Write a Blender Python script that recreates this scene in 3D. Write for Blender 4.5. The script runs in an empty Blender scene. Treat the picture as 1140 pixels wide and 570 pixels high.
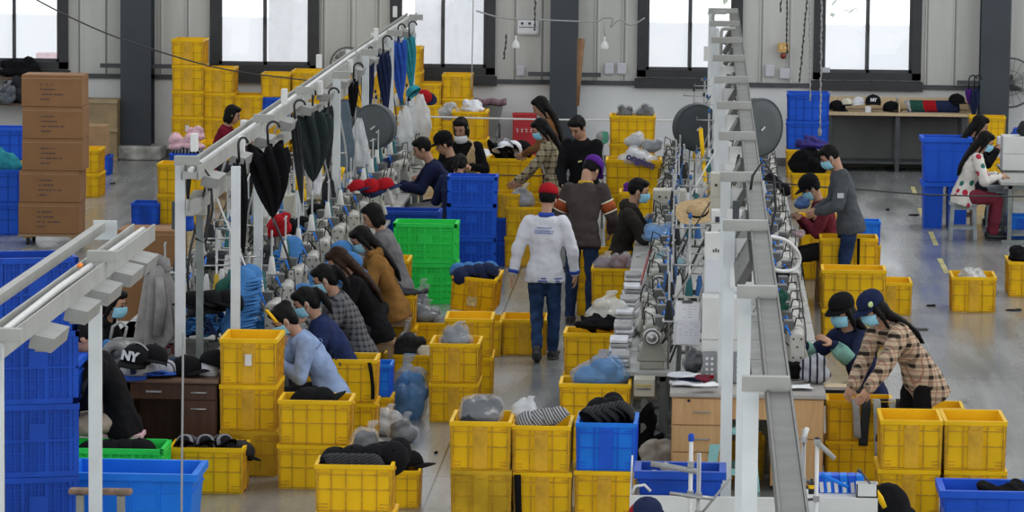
import bpy, math, random
from mathutils import Vector, Matrix, Euler, noise
R = math.radians
PI = math.pi
rnd = random.Random(7)
SC = bpy.context.scene
COL = SC.collection

# ------------------------------------------------------------------ camera model
CAMH, FPX, ROLL = 5.2, 4500.0, 0.6
VPX, VPY = 790.0, -215.0
_r = R(ROLL)
_dx, _dy = VPX - 570, VPY - 285
_ux = math.cos(_r) * _dx + math.sin(_r) * _dy
_uy = -math.sin(_r) * _dx + math.cos(_r) * _dy
PITCH = math.atan(-_uy / FPX)
YAW = math.atan(_ux * math.cos(PITCH) / FPX)
fwd = Vector((-math.sin(YAW) * math.cos(PITCH), math.cos(YAW) * math.cos(PITCH), -math.sin(PITCH)))
rgt0 = Vector((math.cos(YAW), math.sin(YAW), 0))
up0 = rgt0.cross(fwd)
rgt = rgt0 * math.cos(_r) + up0 * math.sin(_r)
upv = up0 * math.cos(_r) - rgt0 * math.sin(_r)
CAM = Vector((0, 0, CAMH))

def ray(px, py):
    return fwd * FPX + rgt * (px - 570) - upv * (py - 285)
def F(px, py, z=0.0):
    "where the line of sight through a photo point meets height z"
    d = ray(px, py)
    t = (z - CAMH) / d.z
    return CAM + d * t
def GY(px, py, y):
    d = ray(px, py)
    return CAM + d * (y / d.y)
def D(px, py, s):
    "point seen at a scale of s pixels per metre"
    return CAM + ray(px, py) / s
def S(p):
    return FPX / (p - CAM).dot(fwd)
def proj(p):
    d = p - CAM
    k = FPX / d.dot(fwd)
    return 570 + d.dot(rgt) * k, 285 - d.dot(upv) * k

# ------------------------------------------------------------------ materials
_M = {}
def _nt(name):
    m = bpy.data.materials.new(name); m.use_nodes = True
    nt = m.node_tree; b = nt.nodes['Principled BSDF']
    return m, nt, b
def mat(name, col, rough=.5, metal=0., var=.12, scale=6., bump=0., bscale=40., spec=.5, coat=0., alpha=1., trans=0.):
    if name in _M: return _M[name]
    m, nt, b = _nt(name)
    tc = nt.nodes.new('ShaderNodeTexCoord')
    if var > 0:
        n = nt.nodes.new('ShaderNodeTexNoise'); n.inputs['Scale'].default_value = scale; n.inputs['Detail'].default_value = 4
        nt.links.new(tc.outputs['Object'], n.inputs['Vector'])
        r = nt.nodes.new('ShaderNodeValToRGB')
        r.color_ramp.elements[0].position = .3; r.color_ramp.elements[1].position = .7
        a = [max(0, c * (1 - var)) for c in col]; z = [min(1, c * (1 + var)) for c in col]
        r.color_ramp.elements[0].color = (*a, 1); r.color_ramp.elements[1].color = (*z, 1)
        nt.links.new(n.outputs['Fac'], r.inputs['Fac']); nt.links.new(r.outputs['Color'], b.inputs['Base Color'])
    else:
        b.inputs['Base Color'].default_value = (*col, 1)
    b.inputs['Roughness'].default_value = rough; b.inputs['Metallic'].default_value = metal
    b.inputs['Specular IOR Level'].default_value = spec
    b.inputs['Alpha'].default_value = alpha
    if coat: b.inputs['Coat Weight'].default_value = coat
    if trans: b.inputs['Transmission Weight'].default_value = trans
    if bump > 0:
        n2 = nt.nodes.new('ShaderNodeTexNoise'); n2.inputs['Scale'].default_value = bscale
        nt.links.new(tc.outputs['Object'], n2.inputs['Vector'])
        bp = nt.nodes.new('ShaderNodeBump'); bp.inputs['Strength'].default_value = bump; bp.inputs['Distance'].default_value = .01
        nt.links.new(n2.outputs['Fac'], bp.inputs['Height']); nt.links.new(bp.outputs['Normal'], b.inputs['Normal'])
    _M[name] = m
    return m
def plastic(name, col, var=.10): return mat(name, col, rough=.5, var=var, scale=3.5, spec=.22)
def cloth(name, col, var=.2): return mat(name, col, rough=.95, var=var, scale=9, bump=.3, bscale=60, spec=.15)
def metal(name, col, rough=.4): return mat(name, col, rough=rough, metal=.8, var=.15, scale=8)
def film(name, col, alpha=.3):
    return mat(name, col, rough=.12, var=.15, scale=5, alpha=alpha, bump=.5, bscale=9, spec=.9)

class NB:
    "little node builder for the patterned materials"
    def __init__(s, name, rough=.9, spec=.2):
        s.m, s.nt, s.b = _nt(name); s.tc = s.nt.nodes.new('ShaderNodeTexCoord')
        s.b.inputs['Roughness'].default_value = rough; s.b.inputs['Specular IOR Level'].default_value = spec
        s.sep = s.nt.nodes.new('ShaderNodeSeparateXYZ'); s.nt.links.new(s.tc.outputs['Object'], s.sep.inputs[0])
        _M[name] = s.m
    def math(s, op, a, b=0., c=0.):
        n = s.nt.nodes.new('ShaderNodeMath'); n.operation = op
        for i, v in enumerate((a, b, c)):
            if hasattr(v, 'links'): s.nt.links.new(v, n.inputs[i])
            else: n.inputs[i].default_value = v
        return n.outputs[0]
    def mix(s, f, a, b):
        n = s.nt.nodes.new('ShaderNodeMix'); n.data_type = 'RGBA'
        for k, v in ((0, f), (6, a), (7, b)):
            if hasattr(v, 'links'): s.nt.links.new(v, n.inputs[k])
            elif k == 0: n.inputs[0].default_value = v
            else: n.inputs[k].default_value = (*v, 1)
        return n.outputs[2]
    def noise(s, sc, detail=4, vec=None, dist=0.):
        n = s.nt.nodes.new('ShaderNodeTexNoise'); n.inputs['Scale'].default_value = sc; n.inputs['Detail'].default_value = detail
        n.inputs['Distortion'].default_value = dist
        s.nt.links.new(vec if vec else s.tc.outputs['Object'], n.inputs['Vector']); return n.outputs['Fac']
    def scaled(s, x, y, z):
        n = s.nt.nodes.new('ShaderNodeMapping'); n.inputs['Scale'].default_value = (x, y, z)
        s.nt.links.new(s.tc.outputs['Object'], n.inputs['Vector']); return n.outputs[0]
    def band(s, v, period, duty, ph=0.):
        "1 inside a stripe of share `duty` of every `period`"
        f = s.math('FRACT', s.math('ADD', s.math('DIVIDE', v, period), ph + 50))
        return s.math('LESS_THAN', f, duty)
    def step(s, v, lo, hi):
        n = s.nt.nodes.new('ShaderNodeMapRange'); n.inputs[1].default_value = lo; n.inputs[2].default_value = hi
        s.nt.links.new(v, n.inputs[0]); return n.outputs[0]
    def out(s, c):
        s.nt.links.new(c, s.b.inputs['Base Color']); return s.m

# ------------------------------------------------------------------ mesh builder
class MB:
    def __init__(s):
        s.v = []; s.f = []; s.sm = []; s.mi = []; s.cur = 0; s.M = Matrix.Identity(4)
    def add(s, vs, fs, smooth=False):
        o = len(s.v); s.v.extend((s.M @ Vector(v))[:] for v in vs)
        for f in fs:
            s.f.append(tuple(o + i for i in f)); s.sm.append(smooth); s.mi.append(s.cur)
        return s
    def box(s, c, d, rot=None, top=(1, 1)):
        x, y, z = d[0] / 2, d[1] / 2, d[2] / 2
        vs = [(-x, -y, -z), (x, -y, -z), (x, y, -z), (-x, y, -z)] + [(a * top[0], b * top[1], z) for a, b in ((-x, -y), (x, -y), (x, y), (-x, y))]
        m = Matrix.Translation(c)
        if rot is not None: m = m @ (Euler(rot).to_matrix().to_4x4() if not isinstance(rot, Matrix) else rot)
        return s.add([(m @ Vector(v))[:] for v in vs], [(3, 2, 1, 0), (4, 5, 6, 7), (0, 1, 5, 4), (1, 2, 6, 5), (2, 3, 7, 6), (3, 0, 4, 7)])
    def span(s, lo, hi):
        return s.box([(a + b) / 2 for a, b in zip(lo, hi)], [abs(b - a) for a, b in zip(lo, hi)])
    def bar(s, p0, p1, w, h=None, up=(0, 0, 1)):
        p0, p1 = Vector(p0), Vector(p1); h = h or w
        t = (p1 - p0); L = t.length; t.normalize(); u = Vector(up)
        if abs(t.dot(u)) > .98: u = Vector((0, 1, 0))
        a = t.cross(u).normalized(); b = a.cross(t)
        m = Matrix((a, t, b)).transposed().to_4x4(); m.translation = (p0 + p1) / 2
        return s.box((0, 0, 0), (w, L, h)) if False else s._mbox(m, (w, L, h))
    def _mbox(s, m, d):
        x, y, z = d[0] / 2, d[1] / 2, d[2] / 2
        vs = [m @ Vector(v) for v in ((-x, -y, -z), (x, -y, -z), (x, y, -z), (-x, y, -z), (-x, -y, z), (x, -y, z), (x, y, z), (-x, y, z))]
        return s.add(vs, [(3, 2, 1, 0), (4, 5, 6, 7), (0, 1, 5, 4), (1, 2, 6, 5), (2, 3, 7, 6), (3, 0, 4, 7)])
    def tube(s, pts, r, n=8, cap=True, smooth=True):
        pts = [Vector(p) for p in pts]; k = len(pts)
        rs = list(r) if isinstance(r, (list, tuple)) else [r] * k
        t = [(pts[min(i + 1, k - 1)] - pts[max(i - 1, 0)]).normalized() for i in range(k)]
        u = Vector((0, 0, 1)) if abs(t[0].z) < .9 else Vector((1, 0, 0))
        a = t[0].cross(u).normalized(); vs = []
        for i in range(k):
            a = (a - t[i] * a.dot(t[i])).normalized(); b = t[i].cross(a)
            for j in range(n):
                g = 2 * PI * j / n
                vs.append(pts[i] + (a * math.cos(g) + b * math.sin(g)) * rs[i])
        fs = [(i * n + j, i * n + (j + 1) % n, (i + 1) * n + (j + 1) % n, (i + 1) * n + j) for i in range(k - 1) for j in range(n)]
        s.add(vs, fs, smooth)
        if cap:
            o = len(s.v) - k * n
            s.f.append(tuple(o + j for j in range(n))[::-1]); s.f.append(tuple(o + (k - 1) * n + j for j in range(n)))
            s.sm += [False, False]; s.mi += [s.cur] * 2
        return s
    def capsule(s, p0, p1, r0, r1, n=12):
        p0, p1 = Vector(p0), Vector(p1); t = (p1 - p0)
        if t.length < 1e-5: return s.ball(p0, r0)
        t.normalize(); pts = []; rs = []
        for g in (-88, -60, -30, 0):
            pts.append(p0 + t * r0 * math.sin(R(g))); rs.append(max(.001, r0 * math.cos(R(g))))
        for g in (0, 30, 60, 88):
            pts.append(p1 + t * r1 * math.sin(R(g))); rs.append(max(.001, r1 * math.cos(R(g))))
        return s.tube(pts, rs, n)
    def ball(s, c, r, nu=14, nv=9, rot=None, zmin=-90, zmax=90):
        if not isinstance(r, (list, tuple)): r = (r, r, r)
        m = Matrix.Translation(c)
        if rot is not None: m = m @ (rot.to_4x4() if isinstance(rot, Matrix) else Euler(rot).to_matrix().to_4x4())
        vs = []
        for i in range(nv + 1):
            e = R(zmin + (zmax - zmin) * i / nv)
            for j in range(nu):
                a = 2 * PI * j / nu
                vs.append(m @ Vector((r[0] * math.cos(e) * math.cos(a), r[1] * math.cos(e) * math.sin(a), r[2] * math.sin(e))))
        fs = [(i * nu + j, i * nu + (j + 1) % nu, (i + 1) * nu + (j + 1) % nu, (i + 1) * nu + j) for i in range(nv) for j in range(nu)]
        return s.add(vs, fs, True)
    def loft(s, rings, n=16, cap=True, pw=2.0):
        "rings: (centre, a-vector, b-vector): ellipses with half axes a and b"
        vs = []
        for c, a, b in rings:
            c, a, b = Vector(c), Vector(a), Vector(b)
            for j in range(n):
                g = 2 * PI * j / n; x, y = math.cos(g), math.sin(g)
                if pw != 2: x = math.copysign(abs(x) ** (2 / pw), x); y = math.copysign(abs(y) ** (2 / pw), y)
                vs.append(c + a * x + b * y)
        k = len(rings)
        fs = [(i * n + j, i * n + (j + 1) % n, (i + 1) * n + (j + 1) % n, (i + 1) * n + j) for i in range(k - 1) for j in range(n)]
        s.add(vs, fs, True)
        if cap:
            o = len(s.v) - k * n
            s.f.append(tuple(o + j for j in range(n))[::-1]); s.f.append(tuple(o + (k - 1) * n + j for j in range(n)))
            s.sm += [False, False]; s.mi += [s.cur] * 2
        return s
    def lathe(s, prof, n=20, c=(0, 0, 0), rot=None, smooth=True):
        m = Matrix.Translation(c)
        if rot is not None: m = m @ Euler(rot).to_matrix().to_4x4()
        vs = [m @ Vector((r * math.cos(2 * PI * j / n), r * math.sin(2 * PI * j / n), z)) for r, z in prof for j in range(n)]
        k = len(prof)
        fs = [(i * n + j, i * n + (j + 1) % n, (i + 1) * n + (j + 1) % n, (i + 1) * n + j) for i in range(k - 1) for j in range(n)]
        return s.add(vs, fs, smooth)
    def disc(s, c, r, h, axis='z', n=24):
        c = Vector(c); d = {'x': Vector((1, 0, 0)), 'y': Vector((0, 1, 0)), 'z': Vector((0, 0, 1))}[axis] * h / 2
        return s.tube([c - d, c + d], r, n, smooth=True)
    def prism(s, poly, lo, hi, plane='xz'):
        n = len(poly)
        def p(a, b, h): return {'xz': (a, h, b), 'yz': (h, a, b), 'xy': (a, b, h)}[plane]
        vs = [p(a, b, lo) for a, b in poly] + [p(a, b, hi) for a, b in poly]
        return s.add(vs, [tuple(range(n))[::-1], tuple(range(n, 2 * n))] + [(i, (i + 1) % n, n + (i + 1) % n, n + i) for i in range(n)])
    def grid(s, fn, nu, nv, smooth=True):
        vs = [fn(i / nu, j / nv) for i in range(nu + 1) for j in range(nv + 1)]
        w = nv + 1
        return s.add(vs, [(i * w + j, (i + 1) * w + j, (i + 1) * w + j + 1, i * w + j + 1) for i in range(nu) for j in range(nv)], smooth)
    def mesh(s, name, mats):
        me = bpy.data.meshes.new(name)
        me.from_pydata(s.v, [], s.f)
        me.polygons.foreach_set('use_smooth', s.sm); me.polygons.foreach_set('material_index', s.mi)
        for m in (mats if isinstance(mats, (list, tuple)) else [mats]): me.materials.append(m)
        import bmesh
        bm = bmesh.new(); bm.from_mesh(me); bmesh.ops.recalc_face_normals(bm, faces=bm.faces); bm.to_mesh(me); bm.free()
        me.update(); return me
    def build(s, name, mats, parent=None, loc=None, rz=0, solid=0):
        return place(name, s.mesh(name, mats), parent, loc, rz, solid)

def place(name, me, parent=None, loc=None, rz=0, solid=0):
    o = bpy.data.objects.new(name, me); COL.objects.link(o)
    if parent is not None: o.parent = parent
    if loc is not None: o.location = loc
    o.rotation_euler.z = rz
    if solid:
        md = o.modifiers.new('thick', 'SOLIDIFY'); md.thickness = solid; md.offset = 0
    return o
def bevel(o, w=.006, seg=2):
    md = o.modifiers.new('bevel', 'BEVEL'); md.width = w; md.segments = seg; md.limit_method = 'ANGLE'; md.angle_limit = R(40)
    return o
def tag(o, label, cat, group=None, kind=None):
    o['label'] = label; o['category'] = cat
    if group: o['group'] = group
    if kind: o['kind'] = kind
    return o
def thing(name, label, cat, loc=(0, 0, 0), rz=0, group=None):
    o = bpy.data.objects.new(name, None); COL.objects.link(o); o.location = loc; o.rotation_euler = (0, 0, rz)
    o.empty_display_size = .1
    return tag(o, label, cat, group)
def struct(o):
    o['kind'] = 'structure'; return o
_kids = {}
def dup(root, loc=None, rz=None, label=None, group=None, scale=None):
    def cp(o, par):
        c = o.copy(); COL.objects.link(c)
        if par is not None:
            c.parent = par
        for k in o.children: cp(k, c)
        return c
    r = cp(root, None)
    if loc is not None: r.location = loc
    if rz is not None: r.rotation_euler = (0, 0, rz) if not isinstance(rz, tuple) else rz
    if scale is not None: r.scale = scale if isinstance(scale, (tuple, list)) else (scale,) * 3
    if label: r['label'] = label
    if group: r['group'] = group
    return r
def remesh(mb, voxel, smooth=4, amp=0., fs=9., seed=0., name='tmp', extra=None, mats=None, creases=None):
    "one smooth continuous skin around overlapping closed shapes; amp/fs add cloth creases"
    me = mb.mesh('tmp', []); o = bpy.data.objects.new('tmp', me); COL.objects.link(o)
    m = o.modifiers.new('r', 'REMESH'); m.mode = 'VOXEL'; m.voxel_size = voxel
    if smooth:
        q = o.modifiers.new('s', 'SMOOTH'); q.iterations = smooth; q.factor = .5
    dg = bpy.context.evaluated_depsgraph_get()
    ev = o.evaluated_get(dg)
    out = bpy.data.meshes.new_from_object(ev)
    bpy.data.objects.remove(o); bpy.data.meshes.remove(me)
    if amp:
        off = Vector((seed * 3.1, seed * 1.7, seed * 2.3))
        nr = [v.normal.copy() for v in out.vertices]
        for v, n in zip(out.vertices, nr):
            k = noise.noise(v.co * fs + off) + .5 * noise.noise(v.co * fs * 2.3 + off)
            v.co += n * amp * k
    vs = [v.co[:] for v in out.vertices]; fsx = [tuple(p.vertices) for p in out.polygons]
    bpy.data.meshes.remove(out)
    b = MB(); b.add(vs, fsx, True)
    return b
def text_mb(txt, size, depth=.002, bold=0.):
    "lettering as real mesh, lying in the XZ plane facing -Y, centred"
    cu = bpy.data.curves.new('t', 'FONT'); cu.body = txt; cu.size = size; cu.extrude = depth / 2; cu.align_x = 'CENTER'; cu.align_y = 'CENTER'
    cu.resolution_u = 2; cu.offset = bold
    o = bpy.data.objects.new('t', cu); COL.objects.link(o)
    me = bpy.data.meshes.new_from_object(o.evaluated_get(bpy.context.evaluated_depsgraph_get()))
    bpy.data.objects.remove(o); bpy.data.curves.remove(cu)
    b = MB(); b.M = Matrix.Rotation(PI / 2, 4, 'X')
    b.add([v.co[:] for v in me.vertices], [tuple(p.vertices) for p in me.polygons]); bpy.data.meshes.remove(me)
    b.M = Matrix.Identity(4)
    return b
# ------------------------------------------------------------------ palette
white_paint = mat('white_paint', (.66, .67, .64), .45, var=.06)
offwhite = mat('offwhite_enamel', (.46, .45, .40), .4, var=.10, scale=9)
cream = mat('cream_enamel', (.46, .44, .36), .42, var=.10)
greysteel = mat('grey_painted_steel', (.30, .30, .29), .45, var=.15)
darkgrey = mat('dark_grey', (.06, .065, .07), .6, var=.2)
black = mat('black_rubber', (.012, .012, .013), .55, var=.2)
chrome = metal('brushed_steel', (.55, .55, .54), .35)
paper = mat('paper', (.75, .76, .77), .8, var=.04)
ink = mat('ink', (.03, .03, .05), .7, var=0)
yel = plastic('yellow_plastic', (.84, .50, .003))
yel_d = plastic('worn_yellow_plastic', (.60, .37, .015), .25)
blu = plastic('blue_plastic', (.012, .10, .62))
blu_d = plastic('deep_blue_plastic', (.008, .065, .42), .2)
blu_l = plastic('bright_blue_plastic', (.01, .19, .75))
grn = plastic('green_plastic', (.03, .72, .10))
orange = plastic('orange_plastic', (.8, .22, .02))
redp = mat('red_enamel', (.42, .012, .02), .4, var=.15)
tealp = plastic('pale_teal_plastic', (.30, .60, .58))
tan_card = mat('brown_cardboard', (.25, .122, .048), .85, var=.10, scale=3)
c_black = cloth('black_cloth', (.0065, .0065, .0075)); c_navy = cloth('navy_cloth', (.018, .026, .07)); c_grey = cloth('grey_cloth', (.16, .17, .18))
c_lgrey = cloth('pale_grey_cloth', (.36, .36, .36)); c_white = cloth('white_cloth', (.68, .69, .72)); c_blue = cloth('sky_blue_cloth', (.06, .19, .43))
c_red = cloth('red_cloth', (.34, .010, .016)); c_pink = cloth('pink_cloth', (.72, .46, .50)); c_teal = cloth('teal_cloth', (.03, .25, .30))
c_maroon = cloth('maroon_cloth', (.16, .025, .04)); c_purple = cloth('purple_cloth', (.09, .02, .22)); c_royal = cloth('royal_blue_cloth', (.03, .09, .40))
c_char = cloth('charcoal_cloth', (.03, .031, .034)); c_brown = cloth('brown_cloth', (.18, .08, .03)); c_tan = cloth('tan_cloth', (.50, .36, .19))
c_dgreen = cloth('dark_green_cloth', (.02, .08, .06)); c_cream = cloth('cream_cloth', (.62, .58, .46))
f_clear = film('clear_film', (.72, .75, .77), .24); f_white = film('milky_film', (.74, .76, .76), .42); f_grey = film('grey_film', (.42, .45, .47), .30)
f_blue = film('blue_tinted_film', (.22, .38, .58), .34)

# ------------------------------------------------------------------ floor
WALLY = F(400, 178).y
XL, XR = -16.0, 15.0
nb = NB('worn_concrete', .3, .75)
v1 = nb.noise(.55, 6, dist=.4); v2 = nb.noise(1.0, 5, nb.scaled(3.0, .35, 1)); v3 = nb.noise(9, 4)
c = nb.mix(nb.step(v1, .35, .65), (.17, .176, .172), (.25, .257, .25))
c = nb.mix(nb.math('MULTIPLY', nb.step(v2, .45, .75), .55), c, (.32, .32, .31))
stain = nb.step(nb.noise(2.4, 5, nb.scaled(1.0, .22, 1)), .66, .74)
c = nb.mix(nb.math('MULTIPLY', stain, .75), c, (.03, .031, .03))
c = nb.mix(nb.math('MULTIPLY', nb.step(v3, .6, .8), .35), c, (.05, .05, .05))
jx = nb.math('LESS_THAN', nb.math('FRACT', nb.math('DIVIDE', nb.math('ADD', nb.sep.outputs[0], 102.05), 4.0)), .004)
jy = nb.math('LESS_THAN', nb.math('FRACT', nb.math('DIVIDE', nb.math('ADD', nb.sep.outputs[1], 101.0), 6.0)), .0025)
c = nb.mix(nb.math('MAXIMUM', jx, jy), c, (.04, .04, .04))
floor_m = nb.out(c)
rr = nb.nt.nodes.new('ShaderNodeMapRange'); rr.inputs[1].default_value = .3; rr.inputs[2].default_value = .75
rr.inputs[3].default_value = .13; rr.inputs[4].default_value = .36
nb.nt.links.new(v2, rr.inputs[0]); nb.nt.links.new(rr.outputs[0], nb.b.inputs['Roughness'])
bp = nb.nt.nodes.new('ShaderNodeBump'); bp.inputs['Strength'].default_value = .10; bp.inputs['Distance'].default_value = .01
nb.nt.links.new(v3, bp.inputs['Height']); nb.nt.links.new(bp.outputs[0], nb.b.inputs['Normal'])
b = MB(); b.span((XL, 12, -.2), (XR, WALLY + .3, 0)); struct(b.build('floor', floor_m))
# yellow lane dashes painted on the floor
dash_m = mat('faded_yellow_paint', (.42, .38, .16), .6, var=.3)
i = 0
for a, bb in (((1016, 208), (1019, 217)), ((1036, 258), (1042, 273)), ((1046, 288), (1054, 304)), ((1024, 232), (1029, 243))):
    p, q = F(*a), F(*bb); b = MB(); b.bar(p + Vector((0, 0, .002)), q + Vector((0, 0, .002)), .06, .003)
    struct(b.build('trim_%d' % (20 + i), dash_m)); i += 1

# ------------------------------------------------------------------ back wall
def zw(px, py): return GY(px, py, WALLY).z
def xw(px, py=80): return GY(px, py, WALLY).x
ZD = zw(600, 91)          # ledge between plastered foot and sheet cladding
ZS = zw(294, 72)          # foot of the glass
print('WALLY', WALLY, 'ZD', ZD, 'ZS', ZS, 'col spacing', xw(628) - xw(155), xw(1107) - xw(628))
plaster = mat('white_plaster', (.70, .71, .70), .9, var=.10, scale=1.2)
nb = NB('sheet_cladding', .5, .4)
fx = nb.math('FRACT', nb.math('DIVIDE', nb.math('ADD', nb.sep.outputs[0], 60), .40))
groove = nb.math('LESS_THAN', fx, .05); groove2 = nb.math('LESS_THAN', nb.math('ABSOLUTE', nb.math('SUBTRACT', fx, .12)), .012)
dirt = nb.step(nb.noise(1.5, 5, nb.scaled(2, 1, .35)), .35, .8)
c = nb.mix(dirt, (.56, .56, .52), (.44, .44, .405))
c = nb.mix(groove, c, (.24, .24, .22)); c = nb.mix(groove2, c, (.64, .64, .61))
clad = nb.out(c)
WX = [(xw(-45), xw(76)), (xw(234), xw(355)), (xw(434), xw(551)), (xw(709), xw(826)), (xw(905), xw(1025))]
ZT = 4.4
b = MB(); b.span((XL, WALLY, 0), (XR, WALLY + .24, ZD)); low = b
struct(low.build('wall_back', plaster))
b = MB()
xs = [XL] + [e for w in WX for e in w] + [XR]
for k in range(0, len(xs), 2):
    b.span((xs[k], WALLY + .02, ZD), (xs[k + 1], WALLY + .2, ZT))
    x = math.ceil(xs[k] / .40) * .40
    while x < xs[k + 1] - .05:
        b.box((x, WALLY + .012, (ZD + ZT) / 2), (.035, .03, ZT - ZD)); x += .40
for w in WX:
    b.span((w[0], WALLY + .02, ZD), (w[1], WALLY + .2, ZS - .10)); b.span((w[0], WALLY + .02, ZS + 1.75), (w[1], WALLY + .2, ZT))
b.span((XL, WALLY + .02, ZT), (XR, WALLY + .2, 7))
struct(b.build('wall_back_cladding', clad))
b = MB(); b.span((XL, WALLY - .05, ZD - .035), (XR, WALLY + .01, ZD + .03)); struct(b.build('trim_1', darkgrey))
dirtb = mat('scuffed_skirting', (.14, .14, .13), .9, var=.4, scale=2)
b = MB(); b.span((XL, WALLY - .012, 0), (XR, WALLY, .12)); struct(b.build('baseboard_back', dirtb))
# side walls, out of the picture but part of the hall
b = MB(); b.span((XL - .2, 12, 0), (XL, WALLY + .3, 7)); struct(b.build('wall_left', plaster))
b = MB(); b.span((XR, 12, 0), (XR + .2, WALLY + .3, 1.1)); struct(b.build('wall_right', plaster))

frame_m = mat('dark_window_frame', (.022, .024, .027), .5, var=.2)
alu_m = mat('window_sash_alloy', (.05, .05, .052), .45, var=.1)
glass = bpy.data.materials.new('window_glass'); glass.use_nodes = True
g = glass.node_tree.nodes; l = glass.node_tree.links; g.remove(g['Principled BSDF'])
t1 = g.new('ShaderNodeBsdfTransparent'); t1.inputs[0].default_value = (.97, .98, 1, 1)
t2 = g.new('ShaderNodeBsdfGlossy'); t2.inputs['Roughness'].default_value = .02
t3 = g.new('ShaderNodeBsdfTranslucent'); t3.inputs[0].default_value = (.9, .9, .9, 1)
mx = g.new('ShaderNodeMixShader'); mx.inputs[0].default_value = .05; mx2 = g.new('ShaderNodeMixShader'); mx2.inputs[0].default_value = .10
l.new(t1.outputs[0], mx.inputs[1]); l.new(t2.outputs[0], mx.inputs[2]); l.new(mx.outputs[0], mx2.inputs[1]); l.new(t3.outputs[0], mx2.inputs[2])
l.new(mx2.outputs[0], g['Material Output'].inputs[0])
for i, (x0, x1) in enumerate(WX):
    z0, z1 = ZS - .10, ZS + 1.75; y = WALLY
    root = bpy.data.objects.new('window_%d' % (i + 1), None); COL.objects.link(root); root.location = ((x0 + x1) / 2, y, z0); struct(root)
    hw = (x1 - x0) / 2; h = z1 - z0
    b = MB(); t = .13
    b.span((-hw, -.06, 0), (hw, .12, .10)); b.span((-hw, -.06, h - .1), (hw, .12, h))
    b.span((-hw, -.06, 0), (-hw + t, .12, h)); b.span((hw - t, -.06, 0), (hw, .12, h))
    b.build('window_frame', frame_m, root)
    b = MB(); b.span((-hw - .03, -.10, -.16), (hw + .03, .05, -.02)); b.build('window_sill', frame_m, root)
    for k, (a, c2) in enumerate(((-hw + t, .03), (-.03, hw - t))):
        b = MB(); yy = .02 + .04 * k; w = .045
        b.span((a, yy - .015, .10), (c2, yy + .015, .10 + w)); b.span((a, yy - .015, h - .1 - w), (c2, yy + .015, h - .1))
        b.span((a, yy - .015, .10), (a + w, yy + .015, h - .1)); b.span((c2 - w, yy - .015, .10), (c2, yy + .015, h - .1))
        sash = b.build('sash', alu_m, root)
        b = MB(); b.span((a + w, yy - .003, .10 + w), (c2 - w, yy + .003, h - .1 - w)); b.build('pane', glass, sash)
        if k == 0:
            b = MB(); b.box((.01, -.02, .75), (.025, .03, .12)); b.build('latch', black, sash)

# steel columns with brackets
colm = mat('slate_column_paint', (.035, .045, .055), .55, var=.12, scale=2)
for i, (px, py, w) in enumerate(((155.5, 172, 34), (628.5, 177, 30), (1106, 176, 32))):
    x = xw(px, 60); W = w / S(Vector((x, WALLY, 1)))
    y = WALLY - .42
    b = MB()
    b.span((x - W / 2, y, 0), (x + W / 2, y + .025, 7)); b.span((x - W / 2, y + .37, 0), (x + W / 2, y + .395, 7)); b.span((x - .012, y + .02, 0), (x + .012, y + .38, 7))
    o = struct(b.build('steel_column', colm))
    b = MB(); b.span((x - W / 2 - .32, y + .15, 1.32 - .04 * i), (x + W / 2 + .34, y + .24, 1.38 - .04 * i)); b.build('bracket', darkgrey, o)
    if i == 0:
        b = MB(); b.span((x - .36, WALLY - .62, 0), (x + .40, WALLY - .02, .20)); bevel(struct(b.build('trim_2', mat('chipped_concrete', (.42, .42, .39), .95, var=.5, scale=5, bump=.6, bscale=12))), .03)

# ------------------------------------------------------------------ what the windows look out on
facade = mat('outside_render', (.93, .93, .93), .9, var=.05); pinkw = mat('outside_pink', (.75, .5, .52), .9, var=.3)
def outbuild(x0, x1, h, y, rows, label):
    root = thing('building', label, 'building', ((x0 + x1) / 2, y, 0)); hw = (x1 - x0) / 2
    b = MB(); b.span((-hw, 0, 0), (hw, 6, h)); b.build('facade', facade, root)
    b = MB()
    for r_ in range(rows):
        for k in range(int(hw)):
            b.span((-hw + .6 + 2 * k, -.02, .8 + 2.6 * r_), (-hw + 1.7 + 2 * k, .02, 2.2 + 2.6 * r_))
    b.build('window', mat('outside_glass', (.62, .64, .67), .3, var=.1), root)
    return root
outbuild(xw(225), xw(330), 2.2, WALLY + 9, 1, 'pale washed-out building outside the second window from left')
outbuild(xw(395), xw(500), 5.0, WALLY + 12, 2, 'pale tall building outside the window above the umbrellas')
b = MB(); b.span((xw(-60), WALLY + 8, 0), (xw(90), WALLY + 8.3, 1.0)); b.M = Matrix.Identity(4)
tag(b.build('garden_wall', pinkw), 'low pinkish wall outside the far left window', 'wall')
b = MB(); b.span((-40, WALLY + .3, -.3), (40, WALLY + 40, -.05)); struct(b.build('ground_outside', mat('outside_paving', (.93, .93, .92), .9, var=.03)))
tr = thing('tree', 'faint tree crown seen through the window above the work bench', 'tree', (xw(925) - .5, WALLY + 9, 0))
b = MB(); b.tube([(0, 0, 0), (0, 0, 2.4)], [.12, .07]); b.build('trunk', c_brown, tr)
b = MB()
for k in range(260):
    p = Vector((rnd.gauss(0, .55), rnd.gauss(0, .5), 2.6 + rnd.gauss(0, .45))); a = rnd.uniform(0, 6); e = rnd.uniform(-1, 1)
    u = Vector((math.cos(a), math.sin(a), e)) * .09; w = Vector((-math.sin(a), math.cos(a), .3)) * .05
    b.add([p - u, p + w, p + u, p - w], [(0, 1, 2, 3)])
b.build('foliage', mat('pale_leaves', (.45, .52, .38), .8), tr)

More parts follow.
